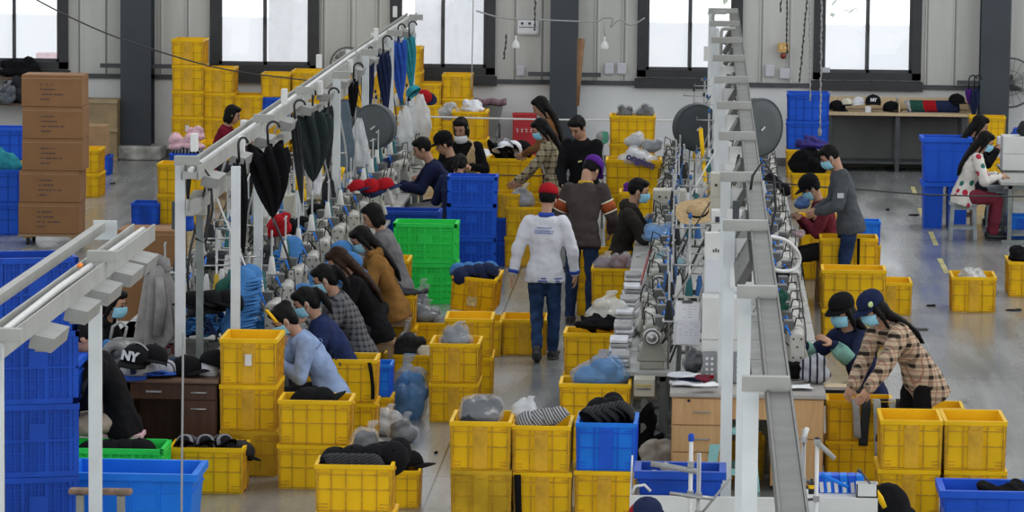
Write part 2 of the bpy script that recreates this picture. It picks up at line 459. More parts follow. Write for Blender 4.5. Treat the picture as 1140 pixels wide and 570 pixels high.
# ------------------------------------------------------------------ camera and light
cam = bpy.data.cameras.new('camera'); co = bpy.data.objects.new('camera', cam); COL.objects.link(co)
mm = Matrix((rgt, upv, -fwd)).transposed().to_4x4(); mm.translation = CAM; co.matrix_world = mm
cam.sensor_width = 36; cam.lens = FPX / 1140 * 36; cam.clip_end = 500; cam.clip_start = .5
SC.camera = co
SC.view_settings.view_transform = 'Standard'; SC.view_settings.look = 'None'; SC.view_settings.gamma = 1; SC.view_settings.exposure = 0.0
SC.view_settings.use_curve_mapping = False
w = bpy.data.worlds.new('world'); SC.world = w; w.use_nodes = True
bg = w.node_tree.nodes['Background']; bg.inputs[1].default_value = 1.0
wt = w.node_tree; tcw = wt.nodes.new('ShaderNodeTexCoord'); spw = wt.nodes.new('ShaderNodeSeparateXYZ'); rmp = wt.nodes.new('ShaderNodeValToRGB')
wt.links.new(tcw.outputs['Generated'], spw.inputs[0]); wt.links.new(spw.outputs[2], rmp.inputs[0]); wt.links.new(rmp.outputs[0], bg.inputs[0])
rmp.color_ramp.elements[0].position = .0; rmp.color_ramp.elements[0].color = (2.1, 2.14, 2.16, 1)      # hazy bright horizon
rmp.color_ramp.elements[1].position = .6; rmp.color_ramp.elements[1].color = (.62, .66, .72, 1)
def light(kind, name, loc, rot, e, col=(1, 1, 1), **k):
    d = bpy.data.lights.new(name, kind); d.energy = e; d.color = col
    for a, v in k.items(): setattr(d, a, v)
    o = bpy.data.objects.new(name, d); COL.objects.link(o); o.location = loc; o.rotation_euler = rot; return o
light('SUN', 'daylight', (5, 20, 20), Vector((-.45, -.30, -.85)).to_track_quat('-Z', 'Y').to_euler(), 0.9, (1, .97, .92), angle=R(25))
# ------------------------------------------------------------------ crates
CL, CW, CH = .56, .43, .34
def crate_mb(L=CL, W=CW, H=CH, seed=0):
    b = MB(); t = .012; k = .965                       # k: taper towards the foot
    def wall(sx, sy):                                  # outer shell, one panel
        pass
    l, w = L / 2 - .012, W / 2 - .012; lb, wb = l * k, w * k
    # outer skin, inner skin, floor
    def ring(a, c, z): return [(-a, -c, z), (a, -c, z), (a, c, z), (-a, c, z)]
    rings = [ring(lb, wb, 0), ring(l, w, H - .03), ring(l + .012, w + .012, H - .03), ring(l + .012, w + .012, H), ring(l - t, w - t, H), ring(lb - t, wb - t, .02)]
    vs = [p for r_ in rings for p in r_]; fs = [(3, 2, 1, 0), (20, 21, 22, 23)]
    for i in range(5):
        for j in range(4): fs.append((i * 4 + j, i * 4 + (j + 1) % 4, i * 4 + 4 + (j + 1) % 4, i * 4 + 4 + j))
    b.add(vs, fs)
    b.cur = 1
    def rib(face, u, z0, z1, wd, pr=.010):
        # rib standing out from a face: face 0/2 = long sides, 1/3 = short sides
        for z in (0,):
            def off(z): return (k + (1 - k) * z / (H - .03))
            half = (w if face in (0, 2) else l)
            m = {0: 0, 1: PI / 2, 2: PI, 3: -PI / 2}[face]
            d0, d1 = half * off(z0), half * off(z1)
            vs = [(u - wd / 2, -d0 + .004, z0), (u + wd / 2, -d0 + .004, z0), (u + wd / 2, -d0 - pr, z0), (u - wd / 2, -d0 - pr, z0),
                  (u - wd / 2, -d1 + .004, z1), (u + wd / 2, -d1 + .004, z1), (u + wd / 2, -d1 - pr, z1), (u - wd / 2, -d1 - pr, z1)]
            rm = Matrix.Rotation(m, 4, 'Z')
            b.add([rm @ Vector(v) for v in vs], [(3, 2, 1, 0), (4, 5, 6, 7), (0, 1, 5, 4), (1, 2, 6, 5), (2, 3, 7, 6), (3, 0, 4, 7)])
    for face in range(4):
        half = (L if face in (0, 2) else W) / 2 - .02
        us = [-half * .97, -half * .42, half * .42, half * .97] if face in (1, 3) else [-half * .98, -half * .62, -half * .22, half * .22, half * .62, half * .98]
        for u in us: rib(face, u, 0, H - .03, .008)
        hs = [.008, H * .47, H - .075] if face in (0, 2) else [.008, H * .47, H - .075]
        for z in hs: rib(face, 0, z, z + .008, half * 2 * (k + (1 - k) * z / H), .006)
        for sg in (-1, 1):                             # corner grids of fine ribs
            for z in (.030, .055, H - .058): rib(face, sg * half * .84, z, z + .006, half * .28, .005)
    return b
def handle_mb(W=CW, H=CH, sgn=1):
    b = MB(); x = (CL / 2 - .012); hw = W * .115
    z0, z1 = .012, H - .012
    d0, d1 = x * .967 + .013, x + .012
    b.add([(d0 - .012, -hw, z0), (d0, -hw, z0), (d0, hw, z0), (d0 - .012, hw, z0), (d1 - .02, -hw, z1), (d1, -hw, z1), (d1, hw, z1), (d1 - .02, hw, z1)],
          [(3, 2, 1, 0), (4, 5, 6, 7), (0, 1, 5, 4), (1, 2, 6, 5), (2, 3, 7, 6), (3, 0, 4, 7)])
    b.span((d1 - .004, -hw * .8, H - .055), (d1 + .008, hw * .8, H - .035))
    if sgn < 0: b.v = [(-x_, -y, z) for x_, y, z in b.v]
    return b
def mesh_mb(L, W, H, nx, nz, bar=.012):
    "lattice-sided basket: posts, rim, bars and a thin floor"
    b = MB(); l, w = L / 2, W / 2; k = .97
    b.span((-l * k, -w * k, 0), (l * k, w * k, .015))
    for sx in (-1, 1):
        for sy in (-1, 1): b.box((sx * (l - .02), sy * (w - .02), H / 2), (.04, .04, H))
    for z, h, e in ((H - .02, .04, .012), (H * .5, .018, .003), (.02, .04, 0)):
        for sy in (-1, 1): b.box((0, sy * (w - .008), z), (L + e, .016 + e, h)); b.box((sy * (l - .008), 0, z), (.016 + e, W + e, h))
    for i in range(1, nx):
        for sy in (-1, 1): b.box((-l + L * i / nx, sy * (w - .008), H / 2), (bar if i % 3 else bar * 2.2, .012, H - .02))
    ny = max(3, round(nx * W / L))
    for i in range(1, ny):
        for sx in (-1, 1): b.box((sx * (l - .008), -w + W * i / ny, H / 2), (.012, bar if i % 3 else bar * 2.2, H - .02))
    for j in range(1, nz):
        for sy in (-1, 1): b.box((0, sy * (w - .008), H * j / nz), (L - .02, .010, bar * .8)); b.box((sy * (l - .008), 0, H * j / nz), (.010, W - .02, bar * .8))
    for sx in (-1, 1): b.box((sx * (l - .006), 0, H * .62), (.014, W * .3, H * .26))
    for sy in (-1, 1): b.box((0, sy * (w - .006), H * .62), (L * .24, .014, H * .24))
    # thin inner skin behind the lattice keeps the load in
    for sy in (-1, 1): b.box((0, sy * (w - .018), H / 2), (L - .04, .003, H - .03))
    for sx in (-1, 1): b.box((sx * (l - .018), 0, H / 2), (.003, W - .04, H - .03))
    return b
yel_r = mat('grimy_shaded_yellow_rib', (.52, .285, .004), .6, var=.3, scale=20)  # darker yellow: rib shadows painted into the colour, together with grime
_cm = {}
def crate_mesh(col):
    if col not in _cm:
        m = {'y': yel, 'b': blu, 'B': blu_l, 'w': yel_d}[col]
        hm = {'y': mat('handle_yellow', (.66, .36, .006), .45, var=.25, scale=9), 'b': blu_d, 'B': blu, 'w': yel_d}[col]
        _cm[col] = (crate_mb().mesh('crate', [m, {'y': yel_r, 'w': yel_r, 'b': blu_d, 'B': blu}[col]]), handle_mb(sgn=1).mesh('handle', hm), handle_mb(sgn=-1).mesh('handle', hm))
    return _cm[col]
CN = {'y': 'yellow', 'b': 'blue', 'B': 'bright blue', 'w': 'dull yellow'}
white_tag = mat('white_tag', (.7, .7, .68), .7, var=.1)
tag_mesh = MB().box((0, 0, 0), (.05, .003, .085)).mesh('tag', white_tag)
def crate_at(col, cx, cy, z, face, scale, label, rz=0., tagged=False, group='stacking crates', dims=(1, 1, 1)):
    root = thing('stacking_crate', label, 'crate', (cx, cy, z), (0 if face == 'l' else PI / 2) + rz, group)
    root.scale = (scale * dims[0], scale * dims[1], scale * dims[2])
    bm_, h1, h2 = crate_mesh(col)
    place('crate_body', bm_, root); place('handle', h1, root); place('handle', h2, root)
    if tagged:
        if face == 's': o = place('paper_tag', tag_mesh, root, (-CL / 2 - .016, .0, CH * .55), PI / 2)
        else: o = place('paper_tag', tag_mesh, root, (-CL * .25, -CW / 2 - .008, CH * .6))
    return root
POS = {1: ['sole'], 2: ['lower', 'upper'], 3: ['bottom', 'middle', 'top'], 4: ['bottom', 'second-from-bottom', 'third-from-bottom', 'top'],
       5: ['bottom', 'second-from-bottom', 'middle', 'fourth-from-bottom', 'top']}
def stack(px, py, face, cols, desc, w=None, z0=0., rz=0., tagged=(), jit=.008, single=None, dims=(1, 1, 1), group='stacking crates', smax=1.25):
    """crates on one another; px,py = middle of the front foot edge in the photo, w = width of the front in photo pixels.
    returns (x, y, top z, scale) of the stack"""
    p = F(px, py, z0); s = S(p); fw = (CL * dims[0] if face == 'l' else CW * dims[1])
    k = 1. if w is None else max(.8, min(smax, w / s / fw))
    dp = (CW * dims[1] if face == 'l' else CL * dims[0]) * k
    z = z0; n = len(cols)
    for i, c in enumerate(cols):
        lab = f'{CN[c]} crate {desc}' if n == 1 else f'{POS[n][i]} {CN[c]} crate of {desc}'
        if single: lab = single[i]
        crate_at(c, p.x + rnd.uniform(-jit, jit), p.y + dp / 2 + rnd.uniform(-jit, jit), z, face, k, lab, rz + rnd.uniform(-.015, .015), i in tagged, group, dims)
        z += CH * dims[2] * k + .002
    return Vector((p.x, p.y + dp / 2, z)), k
ST = {}
# --- far wall
ST['a'] = stack(209, 187, 's', 'yyyyy', 'the tallest yellow stack, beside the left steel column', 36, tagged=(1,))
ST['b'] = stack(243, 187, 's', 'yyyy', 'the yellow stack second from the left column', 35)
ST['c'] = stack(275, 187, 's', 'yyy', 'the low yellow stack behind the red sweater', 34)
ST['d'] = stack(306, 187, 's', 'yyby', 'the stack with one blue crate under the second window', 33)
ST['e'] = stack(341, 187, 's', 'yyyy', 'the yellow stack at the second window right end', 34)
ST['f'] = stack(392, 188, 's', 'yyyy', 'the yellow stack behind the row of hanging umbrellas', 34)
ST['g'] = stack(424, 188, 's', 'yyyy', 'the yellow stack behind the blue hanging umbrella', 34)
ST['h'] = stack(452, 188, 's', 'yyyyy', 'the tall yellow stack behind the teal umbrella', 34)
ST['i'] = stack(476, 188, 's', 'yyyy', 'the left yellow stack under the third window', 30)
ST['j'] = stack(507, 188, 's', 'yyyy', 'the right yellow stack under the third window', 33)
ST['k'] = stack(522, 217, 's', 'yyy', 'the stack topped with white cloth behind the beige vest', 39)
ST['l'] = stack(541, 232, 's', 'yy', 'the short stack right of the beige vest', 36)
ST['m'] = stack(572, 252, 'l', 'yy', 'the stack in front of the checked shirt woman', 62, z0=0)
ST['n'] = stack(703, 253, 'l', 'yyyy', 'the far stack topped with bagged caps in the aisle', 51, smax=1.1)
ST['o'] = stack(704, 292, 'l', 'yyy', 'the stack carrying the white lettered bag', 64, smax=1.15)
ST['p'] = stack(898, 198, 'l', 'ybb', 'the blue stack under the wall notices', 47, dims=(1, 1, 1.1), smax=1.08)
ST['bt'] = stack(582.5, 297, 's', 'yy', 'the stack with navy bagged cloth by the red cap', 42)
ST['bu'] = stack(561, 296, 's', 'bby', 'the mixed stack right behind the tall blue baskets', 30, smax=.95)
# --- middle aisle, left side
ST['q'] = stack(452, 336, 's', 'yy', 'the stack just left of the green baskets', 40, z0=0)
ST['q2'] = stack(480, 337, 's', 'y', 'with blue caps just below the green baskets', 40)
ST['r'] = stack(431, 366, 's', 'yy', 'the stack in front of the tan hoodie', 48)
ST['s'] = stack(482, 397, 'l', 'y', 'holding grey bags under the tilted crate', 62)
ST['s2'] = stack(532, 397, 's', 'y', 'directly behind the near two-high aisle stack', 50)
ST['t'] = stack(582.5, 396, 's', 'y', 'standing alone at the feet of the red cap man', 51)
ST['u'] = stack(505.5, 471, 's', 'yy', 'the two-high stack with one grey bag on top', 56)
ST['u2'] = stack(521, 440, 's', 'yy', 'the two-high stack half hidden behind the grey bag stack', 54, rz=.02)
ST['v'] = stack(458, 434, 'l', 'y', 'beside the blue plastic bag on the floor', 64)
ST['v2'] = stack(432, 402, 'l', 'yy', 'the stack under the black jacket sleeve', 60)
ST['w'] = stack(406, 478, 'l', 'yB', 'the blue topped pair behind the denim jacket', 50, smax=.9)
ST['x'] = stack(378, 497, 'l', 'yy', 'the pair directly behind the two-high denim stack', 80)
ST['x2'] = stack(350, 545, 'l', 'yy', 'the two-high stack beside the denim jacket woman', 82)
ST['y'] = stack(275.5, 531, 's', 'wyy', 'the three-high stack beside the brown desk', 65, tagged=(2,))
ST['z'] = stack(230, 550, 'l', 'y', 'full of striped caps before the brown desk', 85)
ST['aa'] = stack(394, 624, 'l', 'yy', 'the front stack full of black caps', 88)
ST['ab'] = stack(432, 566, 'l', 'y', 'with black cloth behind the black cap crate', 70)
# --- middle aisle, right side
ST['ac'] = stack(534.5, 578, 's', 'wy', 'the front stack with dark bagged caps, left of three', 69)
ST['ad'] = stack(603, 578, 's', 'yy', 'the front stack with grey ribbed cap tops, middle of three', 66)
ST['ae'] = stack(673, 578, 's', 'yB', 'the front stack with a blue crate on top', 68)
ST['af'] = stack(660, 524, 'l', 'yy', 'the pair under the blue bag', 80)
ST['ag'] = stack(665, 463, 'l', 'yy', 'the pair under the black cloth roll', 76)
ST['ah'] = stack(688, 372, 'l', 'yy', 'the pair heaped with maroon bagged caps', 60)
ST['ah2'] = stack(672, 352, 'l', 'yy', 'the pair behind the maroon bagged caps', 60)
ST['ai'] = stack(716, 318, 'l', 'yyy', 'the stack right behind the hooded worker', 60, smax=1)
# --- right side of the machine line
ST['aj'] = stack(912, 312, 's', 'yy', 'the pair at the grey jacket man, left', 44)
ST['ak'] = stack(957, 320, 's', 'y', 'behind the grey jacket man with an orange tie', 34, smax=1)
ST['al'] = stack(944, 344, 'l', 'yy', 'the pair with black straps behind the seated capped women', 65)
ST['am'] = stack(950, 388, 'l', 'yy', 'the pair right behind the seated navy woman', 72)
ST['an'] = stack(992, 351, 's', 'y', 'at the right end behind the plaid shirt', 46)
ST['ao'] = stack(955, 536, 'l', 'yy', 'the pair with grey cloth strips hanging over it', 74)
ST['ap'] = stack(1012, 578, 's', 'yy', 'the near right stack, left of two', 70)
ST['aq'] = stack(1084, 579, 's', 'yy', 'the near right stack, right of two', 70)
ST['ar'] = stack(1035, 500, 'l', 'y', 'alone behind the two near right stacks', 76)
ST['as'] = stack(1083.5, 348, 's', 'y', 'alone on the open floor at right', 50)
ST['at'] = stack(1148, 331, 's', 'y', 'cut by the right edge under black cloth', 50)
ST['au'] = stack(1098, 203, 'l', 'yyy', 'the stack behind the long haired woman', 44, smax=.9)
ST['p2'] = stack(904, 222, 'l', 'y', 'under black bags below the wall notices', 48, smax=1.05)
# --- left side
ST['aw'] = stack(202, 250, 'l', 'yy', 'the pair left of the white overhead rail end', 66, smax=1.1)
ST['ax'] = stack(239, 216, 's', 'yy', 'the pair in front of the red sweater', 36)
ST['ay'] = stack(206, 228, 's', 'yb', 'the pair carrying the pink bundle', 36, smax=1)
ST['az'] = stack(94, 220, 's', 'yy', 'the pair hidden behind the brown cartons', 34)
ST['ba'] = stack(161, 251, 's', 'b', 'small on the floor by the brown floor carton', 26, smax=.9)
ST['bb'] = stack(105, 195, 'l', 'b', 'under the small carton behind the carton stack', 30)
ST['bc'] = stack(958, 300, 'l', 'yB', 'the pair behind the grey jacket man', 44, smax=.9)
ST['bd'] = stack(1139, 266, 's', 'B', 'cut by the right edge beside the stools', 30)
ST['be'] = stack(3, 262, 'l', 'bb', 'the pair at the left edge beside the cartons', 60)
ST['be2'] = stack(4, 214, 'l', 'yb', 'the pair under the dark shelf at left edge', 60)
# tilted crate of blue caps
p = D(527, 346, 116.3)
tc = crate_at('y', p.x, p.y + .28, p.z, 's', 1.0, 'tilted yellow crate with a patched front, blue caps spilling over', 0, False)
tc.rotation_euler = (R(5), R(-4), PI / 2 + R(-5)); TILT = tc
patch = MB().box((0, 0, 0), (.10, .004, .09)).mesh('patch', mat('dirty_patch', (.55, .45, .2), .8, var=.4, scale=30))
place('paper_tag', patch, tc, (-CL / 2 - .016, 0, CH * .33), PI / 2)

# --- lattice baskets
def basket(px, py, L, W, H, n, m, what, labels, face='l', nx=9, nz=5, rz=0):
    p = F(px, py, 0); z = 0; me = mesh_mb(L, W, H, nx, nz).mesh('basket', m)
    dp = W if face == 'l' else L; out = []
    for i in range(n):
        o = place('lattice_basket', me, None, (p.x + rnd.uniform(-.006, .006), p.y + dp / 2, z), (0 if face == 'l' else PI / 2) + rz + rnd.uniform(-.01, .01))
        tag(o, labels[i], 'crate', 'lattice baskets'); z += H + .003; out.append(o)
    return Vector((p.x, p.y + dp / 2, z))
b1 = basket(524, 299, .555, .40, .345, 3, blu, 0, [f'{w} blue lattice basket of the tall blue basket tower in the aisle' for w in ('bottom', 'middle', 'top')], nx=12, nz=7)
b2 = basket(473, 338, .66, .46, .42, 2, grn, 0, [f'{w} bright green lattice basket in the middle of the left aisle' for w in ('lower', 'upper')], nx=12, nz=6)
b3 = basket(455, 322, .66, .44, .42, 2, blu_d, 0, [f'{w} dark blue lattice basket half hidden behind the green baskets' for w in ('lower', 'upper')], nx=12, nz=6)
b4 = basket(127, 562, .72, .5, .42, 1, grn, 0, ['green lattice basket of black caps under the near desk'], nx=13, nz=6)
b5 = basket(32, 612, .56, .46, .51, 4, blu_d, 0, [f'{w} tall blue lattice bin at the left edge behind the near rail post' for w in ('bottom', 'second-from-bottom', 'third-from-bottom', 'top')], nx=10, nz=6, rz=.30)
# --- big smooth blue bins
def bin_mb(L, W, H):
    b = MB(); k = .93; l, w = L / 2, W / 2; t = .015
    def ring(a, c, z): return [(-a, -c, z), (a, -c, z), (a, c, z), (-a, c, z)]
    rs = [ring(l * k, w * k, 0), ring(l, w, H - .05), ring(l + .03, w + .03, H - .05), ring(l + .03, w + .03, H), ring(l - t, w - t, H), ring(l * k - t, w * k - t, .02)]
    b.add([p for r_ in rs for p in r_], [(3, 2, 1, 0), (20, 21, 22, 23)] + [(i * 4 + j, i * 4 + (j + 1) % 4, i * 4 + 4 + (j + 1) % 4, i * 4 + 4 + j) for i in range(5) for j in range(4)])
    n = max(3, int(L / .2))
    for i in range(n + 1):
        for sy in (-1, 1):
            u = -l * .93 + l * 1.86 * i / n
            b.bar((u * k, sy * w * k, 0.01), (u, sy * w, H - .05), .014, .02, (0, 1, 0))
    for sy in (-1, 1): b.box((0, sy * w * .985, H * .72), (L * .98, .02, .012)); b.box((sy * l * .985, 0, H * .72), (.02, W * .98, .012))
    return b
def bigbin(px, py, z, L, W, H, m, label, rz=0, ht=None):
    p = F(px, py, z)
    o = bin_mb(L, W, H).build('storage_bin', m, None, (p.x, p.y + W / 2, p.z), rz)
    tag(o, label, 'bin'); return o
bigbin(145, 598, .0, .90, .6, .46, blu_l, 'large bright blue bin behind the worn metal frame at bottom left')
bigbin(26, 468, .62, .74, .55, .44, blu, 'large blue bin behind the near overhead rail at left')
o = basket(24, 556, .72, .5, .60, 1, blu_d, 0, ['dark blue lattice bin carrying the large blue bin at left'], nx=10, nz=6)
bigbin(757, 574, .28, .54, .36, .26, blu_d, 'shallow dark blue tray on the white front table')
BB = bigbin(1106, 612, .0, .72, .5, .42, blu, 'blue bin of black cloth in the bottom right corner')
bigbin(1052, 190.5, .62, .58, .5, .55, blu, 'large blue bin stacked on two blue bins at far right').location.z = .62
q = F(1052, 255, 0)
ob = bpy.data.objects[-1] if False else None
for dx_, nm in ((-.15, 'left'), (.15, 'right')):
    tag(bin_mb(.24, .5, .58).build('storage_bin', blu, None, (q.x + dx_, q.y + .27, 0)), f'{nm} one of two narrow blue bins under the large far right bin', 'bin')
for o in [o for o in bpy.data.objects if o.get('label', '').startswith('large blue bin stacked on')]:
    o.location = (q.x, q.y + .28, .585)

# --- cartons
nbx = None
def carton_mb(L, W, H):
    b = MB(); b.box((0, 0, H / 2), (L, W, H)); return b
tape_m = mat('clear_tape', (.38, .24, .12), .25, var=.1)
def carton(cx, cy, z, L, W, H, label, m=tan_card, rz=0, marks=0, group=None, tape=True):
    root = thing('carton', label, 'carton', (cx, cy, z), rz, group)
    bevel(carton_mb(L, W, H).build('box_body', m, root), .008)
    if tape:
        b = MB(); b.box((0, 0, H + .001), (L * .99, .05, .002)); b.box((0, -W / 2 - .001, H - .04), (L * .98, .002, .006)); b.build('tape', tape_m, root)
    if marks:
        b = MB(); r2 = random.Random(marks)
        for i, n in enumerate((11, 12, 17, 7)):                       # printed rows too small to read in the photo
            x = -L * .19; z = H * (.70 - .155 * i)
            for k in range(n):
                wv = r2.uniform(.008, .018)
                if r2.random() > .13: b.box((x + wv / 2, -W / 2 - .0012, z), (wv * .8, .0012, r2.choice((.012, .016, .018))))
                x += wv + .003
        b.build('printing', ink, root)
    return root
P0 = F(57, 273, 0); z = .13
dl = thing('dolly', 'low wheeled dolly under the tall stack of brown cartons', 'dolly', (P0.x, P0.y + .25, 0))
b = MB(); b.box((0, 0, .115), (.78, .56, .025)); b.build('deck', mat('dolly_wood', (.28, .19, .10), .7), dl)
for sx in (-1, 1):
    for sy in (-1, 1):
        w_ = MB().disc((sx * .28, sy * .2, .05), .05, .035, 'x').build('wheel', black, dl)
        MB().box((sx * .28, sy * .2, .09), (.10, .07, .025)).build('fork', mat('brass_fork', (.45, .30, .08), .5), w_)
for i, (dx_, lab) in enumerate(((-.03, 'bottom'), (-.02, 'second-from-bottom'), (.015, 'middle'), (.02, 'fourth-from-bottom'), (.01, 'top'))):
    carton(P0.x + dx_, P0.y + .25, z, .715, .50, .372, f'{lab} brown carton of the tall printed carton stack on the dolly', marks=3 + i, group='printed cartons'); z += .375
p = F(165, 372, 0)
carton(p.x, p.y + .3, 0, .62, .55, 1.02, 'tall plain brown carton standing behind the near rail end', marks=0)
p = ST['bb'][0]; carton(p.x, p.y, p.z, .33, .36, .42, 'small brown carton on a blue crate behind the carton stack', m=mat('light_cardboard', (.36, .22, .11), .85))
# plywood case by the wall
ply = mat('plywood', (.33, .24, .13), .8, var=.25, scale=4, bump=.2)
p = GY(111, 172, WALLY - .75)
pc = thing('plywood_case', 'plywood packing case against the wall left of the column', 'case', (p.x, p.y, 0))
b = MB(); b.box((0, .3, .44), (.50, .6, .87)); b.build('case_body', ply, pc)
b = MB()
for z in (.03, .45, .86): b.box((0, -.01, z), (.52, .025, .05))
b.build('batten', mat('plywood_batten', (.38, .29, .17), .8), pc)
# ------------------------------------------------------------------ people
skin = mat('skin', (.42, .23, .145), .55, var=.10, scale=14); hairm = mat('black_hair', (.006, .0055, .0055), .6, var=.3, scale=30, spec=.12); hairb = mat('brown_hair', (.026, .012, .007), .6, var=.4, scale=30, spec=.12)
eye_m = mat('eye', (.01, .008, .008), .2, var=0); lip_m = mat('lips', (.36, .12, .10), .5, var=.1)
mask_m = mat('mask_blue', (.26, .55, .68), .8, var=.12, scale=40); mask_w = mat('mask_white', (.7, .72, .74), .8, var=.05)
denim = cloth('jeans_denim', (.018, .035, .085), .4); denim_l = cloth('washed_denim', (.26, .35, .55), .22); shoe_m = mat('shoe_black', (.015, .015, .017), .5)
def plaid(name, base, a, b2, p=.09):
    nb = NB(name, .95, .15); y = nb.sep.outputs[0]; z = nb.sep.outputs[2]; x = nb.sep.outputs[1]
    h = nb.math('ADD', nb.math('MULTIPLY', x, .5), nb.math('MULTIPLY', y, .9))
    s1 = nb.math('MAXIMUM', nb.band(h, p, .34), 0); s2 = nb.band(z, p, .34)
    t = nb.math('MULTIPLY', nb.math('ADD', s1, s2), .5)
    c = nb.mix(t, base, a)
    l1 = nb.math('MAXIMUM', nb.band(h, p, .09, .3), nb.band(z, p, .09, .3))
    c = nb.mix(nb.math('MULTIPLY', l1, .6), c, b2)
    return nb.out(c)
plaid_big = plaid('rust_plaid', (.52, .40, .28), (.028, .02, .018), (.24, .05, .04), .088)
plaid_olive = plaid('olive_plaid', (.40, .34, .22), (.06, .05, .03), (.16, .12, .06), .07)
plaid_grey = plaid('grey_check', (.13, .13, .14), (.03, .03, .033), (.20, .19, .18), .05)
nb = NB('floral_white', .95, .15)
vn = nb.nt.nodes.new('ShaderNodeTexVoronoi'); vn.inputs['Scale'].default_value = 9; nb.nt.links.new(nb.tc.outputs['Object'], vn.inputs['Vector'])
spot_ = nb.math('LESS_THAN', vn.outputs['Distance'], .34)
sx_ = nb.nt.nodes.new('ShaderNodeSeparateXYZ'); nb.nt.links.new(vn.outputs['Color'], sx_.inputs[0])
cc = nb.mix(nb.math('GREATER_THAN', sx_.outputs[0], .5), (.45, .03, .06), (.03, .16, .12))
floral = nb.out(nb.mix(nb.math('MULTIPLY', spot_, nb.math('GREATER_THAN', sx_.outputs[1], .35)), (.66, .63, .58), cc))

def ik(a, c, l1, l2, hint):
    d = c - a; L = d.length
    if L > (l1 + l2) * .995: c = a + d * ((l1 + l2) * .995 / L); d = c - a; L = d.length
    u = d / L; k = (l1 * l1 - l2 * l2 + L * L) / (2 * L); h = math.sqrt(max(0, l1 * l1 - k * k))
    n = (hint - u * hint.dot(u)).normalized()
    return a + u * k + n * h, c

def hand_mb(b, wr, d, palm_n, side, curl=.5, sc=1.0):
    """palm, four fingers of their own length and a thumb; d = direction of the hand, palm_n = where the palm looks"""
    d = d.normalized(); palm_n = (palm_n - d * palm_n.dot(d)).normalized(); w = d.cross(palm_n) * side
    pc = wr + d * .045 * sc
    m = Matrix((d, w, palm_n)).transposed()
    b.ball(pc, (.052 * sc, .042 * sc, .017 * sc), 12, 8, rot=m)
    for i, (off, ln) in enumerate(((-.030, .062), (-.010, .076), (.010, .080), (.029, .072))):
        root = wr + d * .078 * sc + w * off * sc
        fan = w * (off * 2.6)
        d1 = (d + fan * .8 + palm_n * curl * .5).normalized(); d2 = (d + fan + palm_n * curl * 1.8).normalized(); d3 = (d * .6 + palm_n * curl * 2.6).normalized()
        p1 = root + d1 * ln * .45 * sc; p2 = p1 + d2 * ln * .33 * sc; p3 = p2 + d3 * ln * .27 * sc
        b.tube([root - d * .012, root, p1, p2, p3], [.009 * sc, .0095 * sc, .0088 * sc, .0078 * sc, .005 * sc], 8)
    r0 = wr + d * .03 * sc + w * .034 * sc
    t1 = (d * .75 + w * .75 + palm_n * .25).normalized(); t2 = (d * .95 + w * .25 + palm_n * .35).normalized()
    b.tube([r0 - t1 * .015, r0, r0 + t1 * .035 * sc, r0 + t1 * .035 * sc + t2 * .03 * sc], [.013 * sc, .0135 * sc, .011 * sc, .006 * sc], 8)

def cap_parts(col, brimcol, r=.098, parent=None, front=None, M=None, btn=True):
    "six-panel crown with a curved brim pointing along +X; returns the crown object"
    M = M or Matrix.Identity(4)
    b = MB(); b.M = M
    prof = [(1.0, 0.0), (1.02, .25), (.97, .55), (.84, .82), (.62, 1.02), (.34, 1.14), (.05, 1.18)]
    n = 24; vs = []; fs = []
    for k, (q, z) in enumerate(prof):
        for j in range(n):
            a = 2 * PI * j / n; ridge = 1 - .018 * (1 if j % 4 == 0 else 0)
            vs.append((q * r * 1.08 * math.cos(a) * ridge, q * r * .92 * math.sin(a) * ridge, z * r * .92 + (.012 * math.cos(a) if k == 0 else 0)))
    for k in range(len(prof) - 1):
        for j in range(n): fs.append((k * n + j, k * n + (j + 1) % n, (k + 1) * n + (j + 1) % n, (k + 1) * n + j))
    fs.append(tuple((len(prof) - 1) * n + j for j in range(n)))
    b.add(vs, fs, True)
    crown = b.build('crown' if parent is not None else 'cap', col, parent)
    md = crown.modifiers.new('thick', 'SOLIDIFY'); md.thickness = .004
    b = MB(); b.M = M
    def br(u, v):
        a = (u - .5) * R(150); q0 = Vector((r * 1.06 * math.cos(a), r * .90 * math.sin(a), .012 * math.cos(a)))
        ext = .075 * (math.cos(a * 1.0) ** .7 if math.cos(a) > 0 else 0)
        return q0 + Vector((ext * v, 0, -.012 * v * v - .10 * (q0.y ** 2) / r * v))
    b.grid(br, 14, 4)
    bo = b.build('brim', brimcol, parent if parent is not None else crown, solid=.004)
    if btn:
        b = MB(); b.M = M; b.ball((0, 0, r * .92 * 1.19), (.010, .010, .006), 8, 5); b.build('button', brimcol, parent if parent is not None else crown)
    return crown, bo

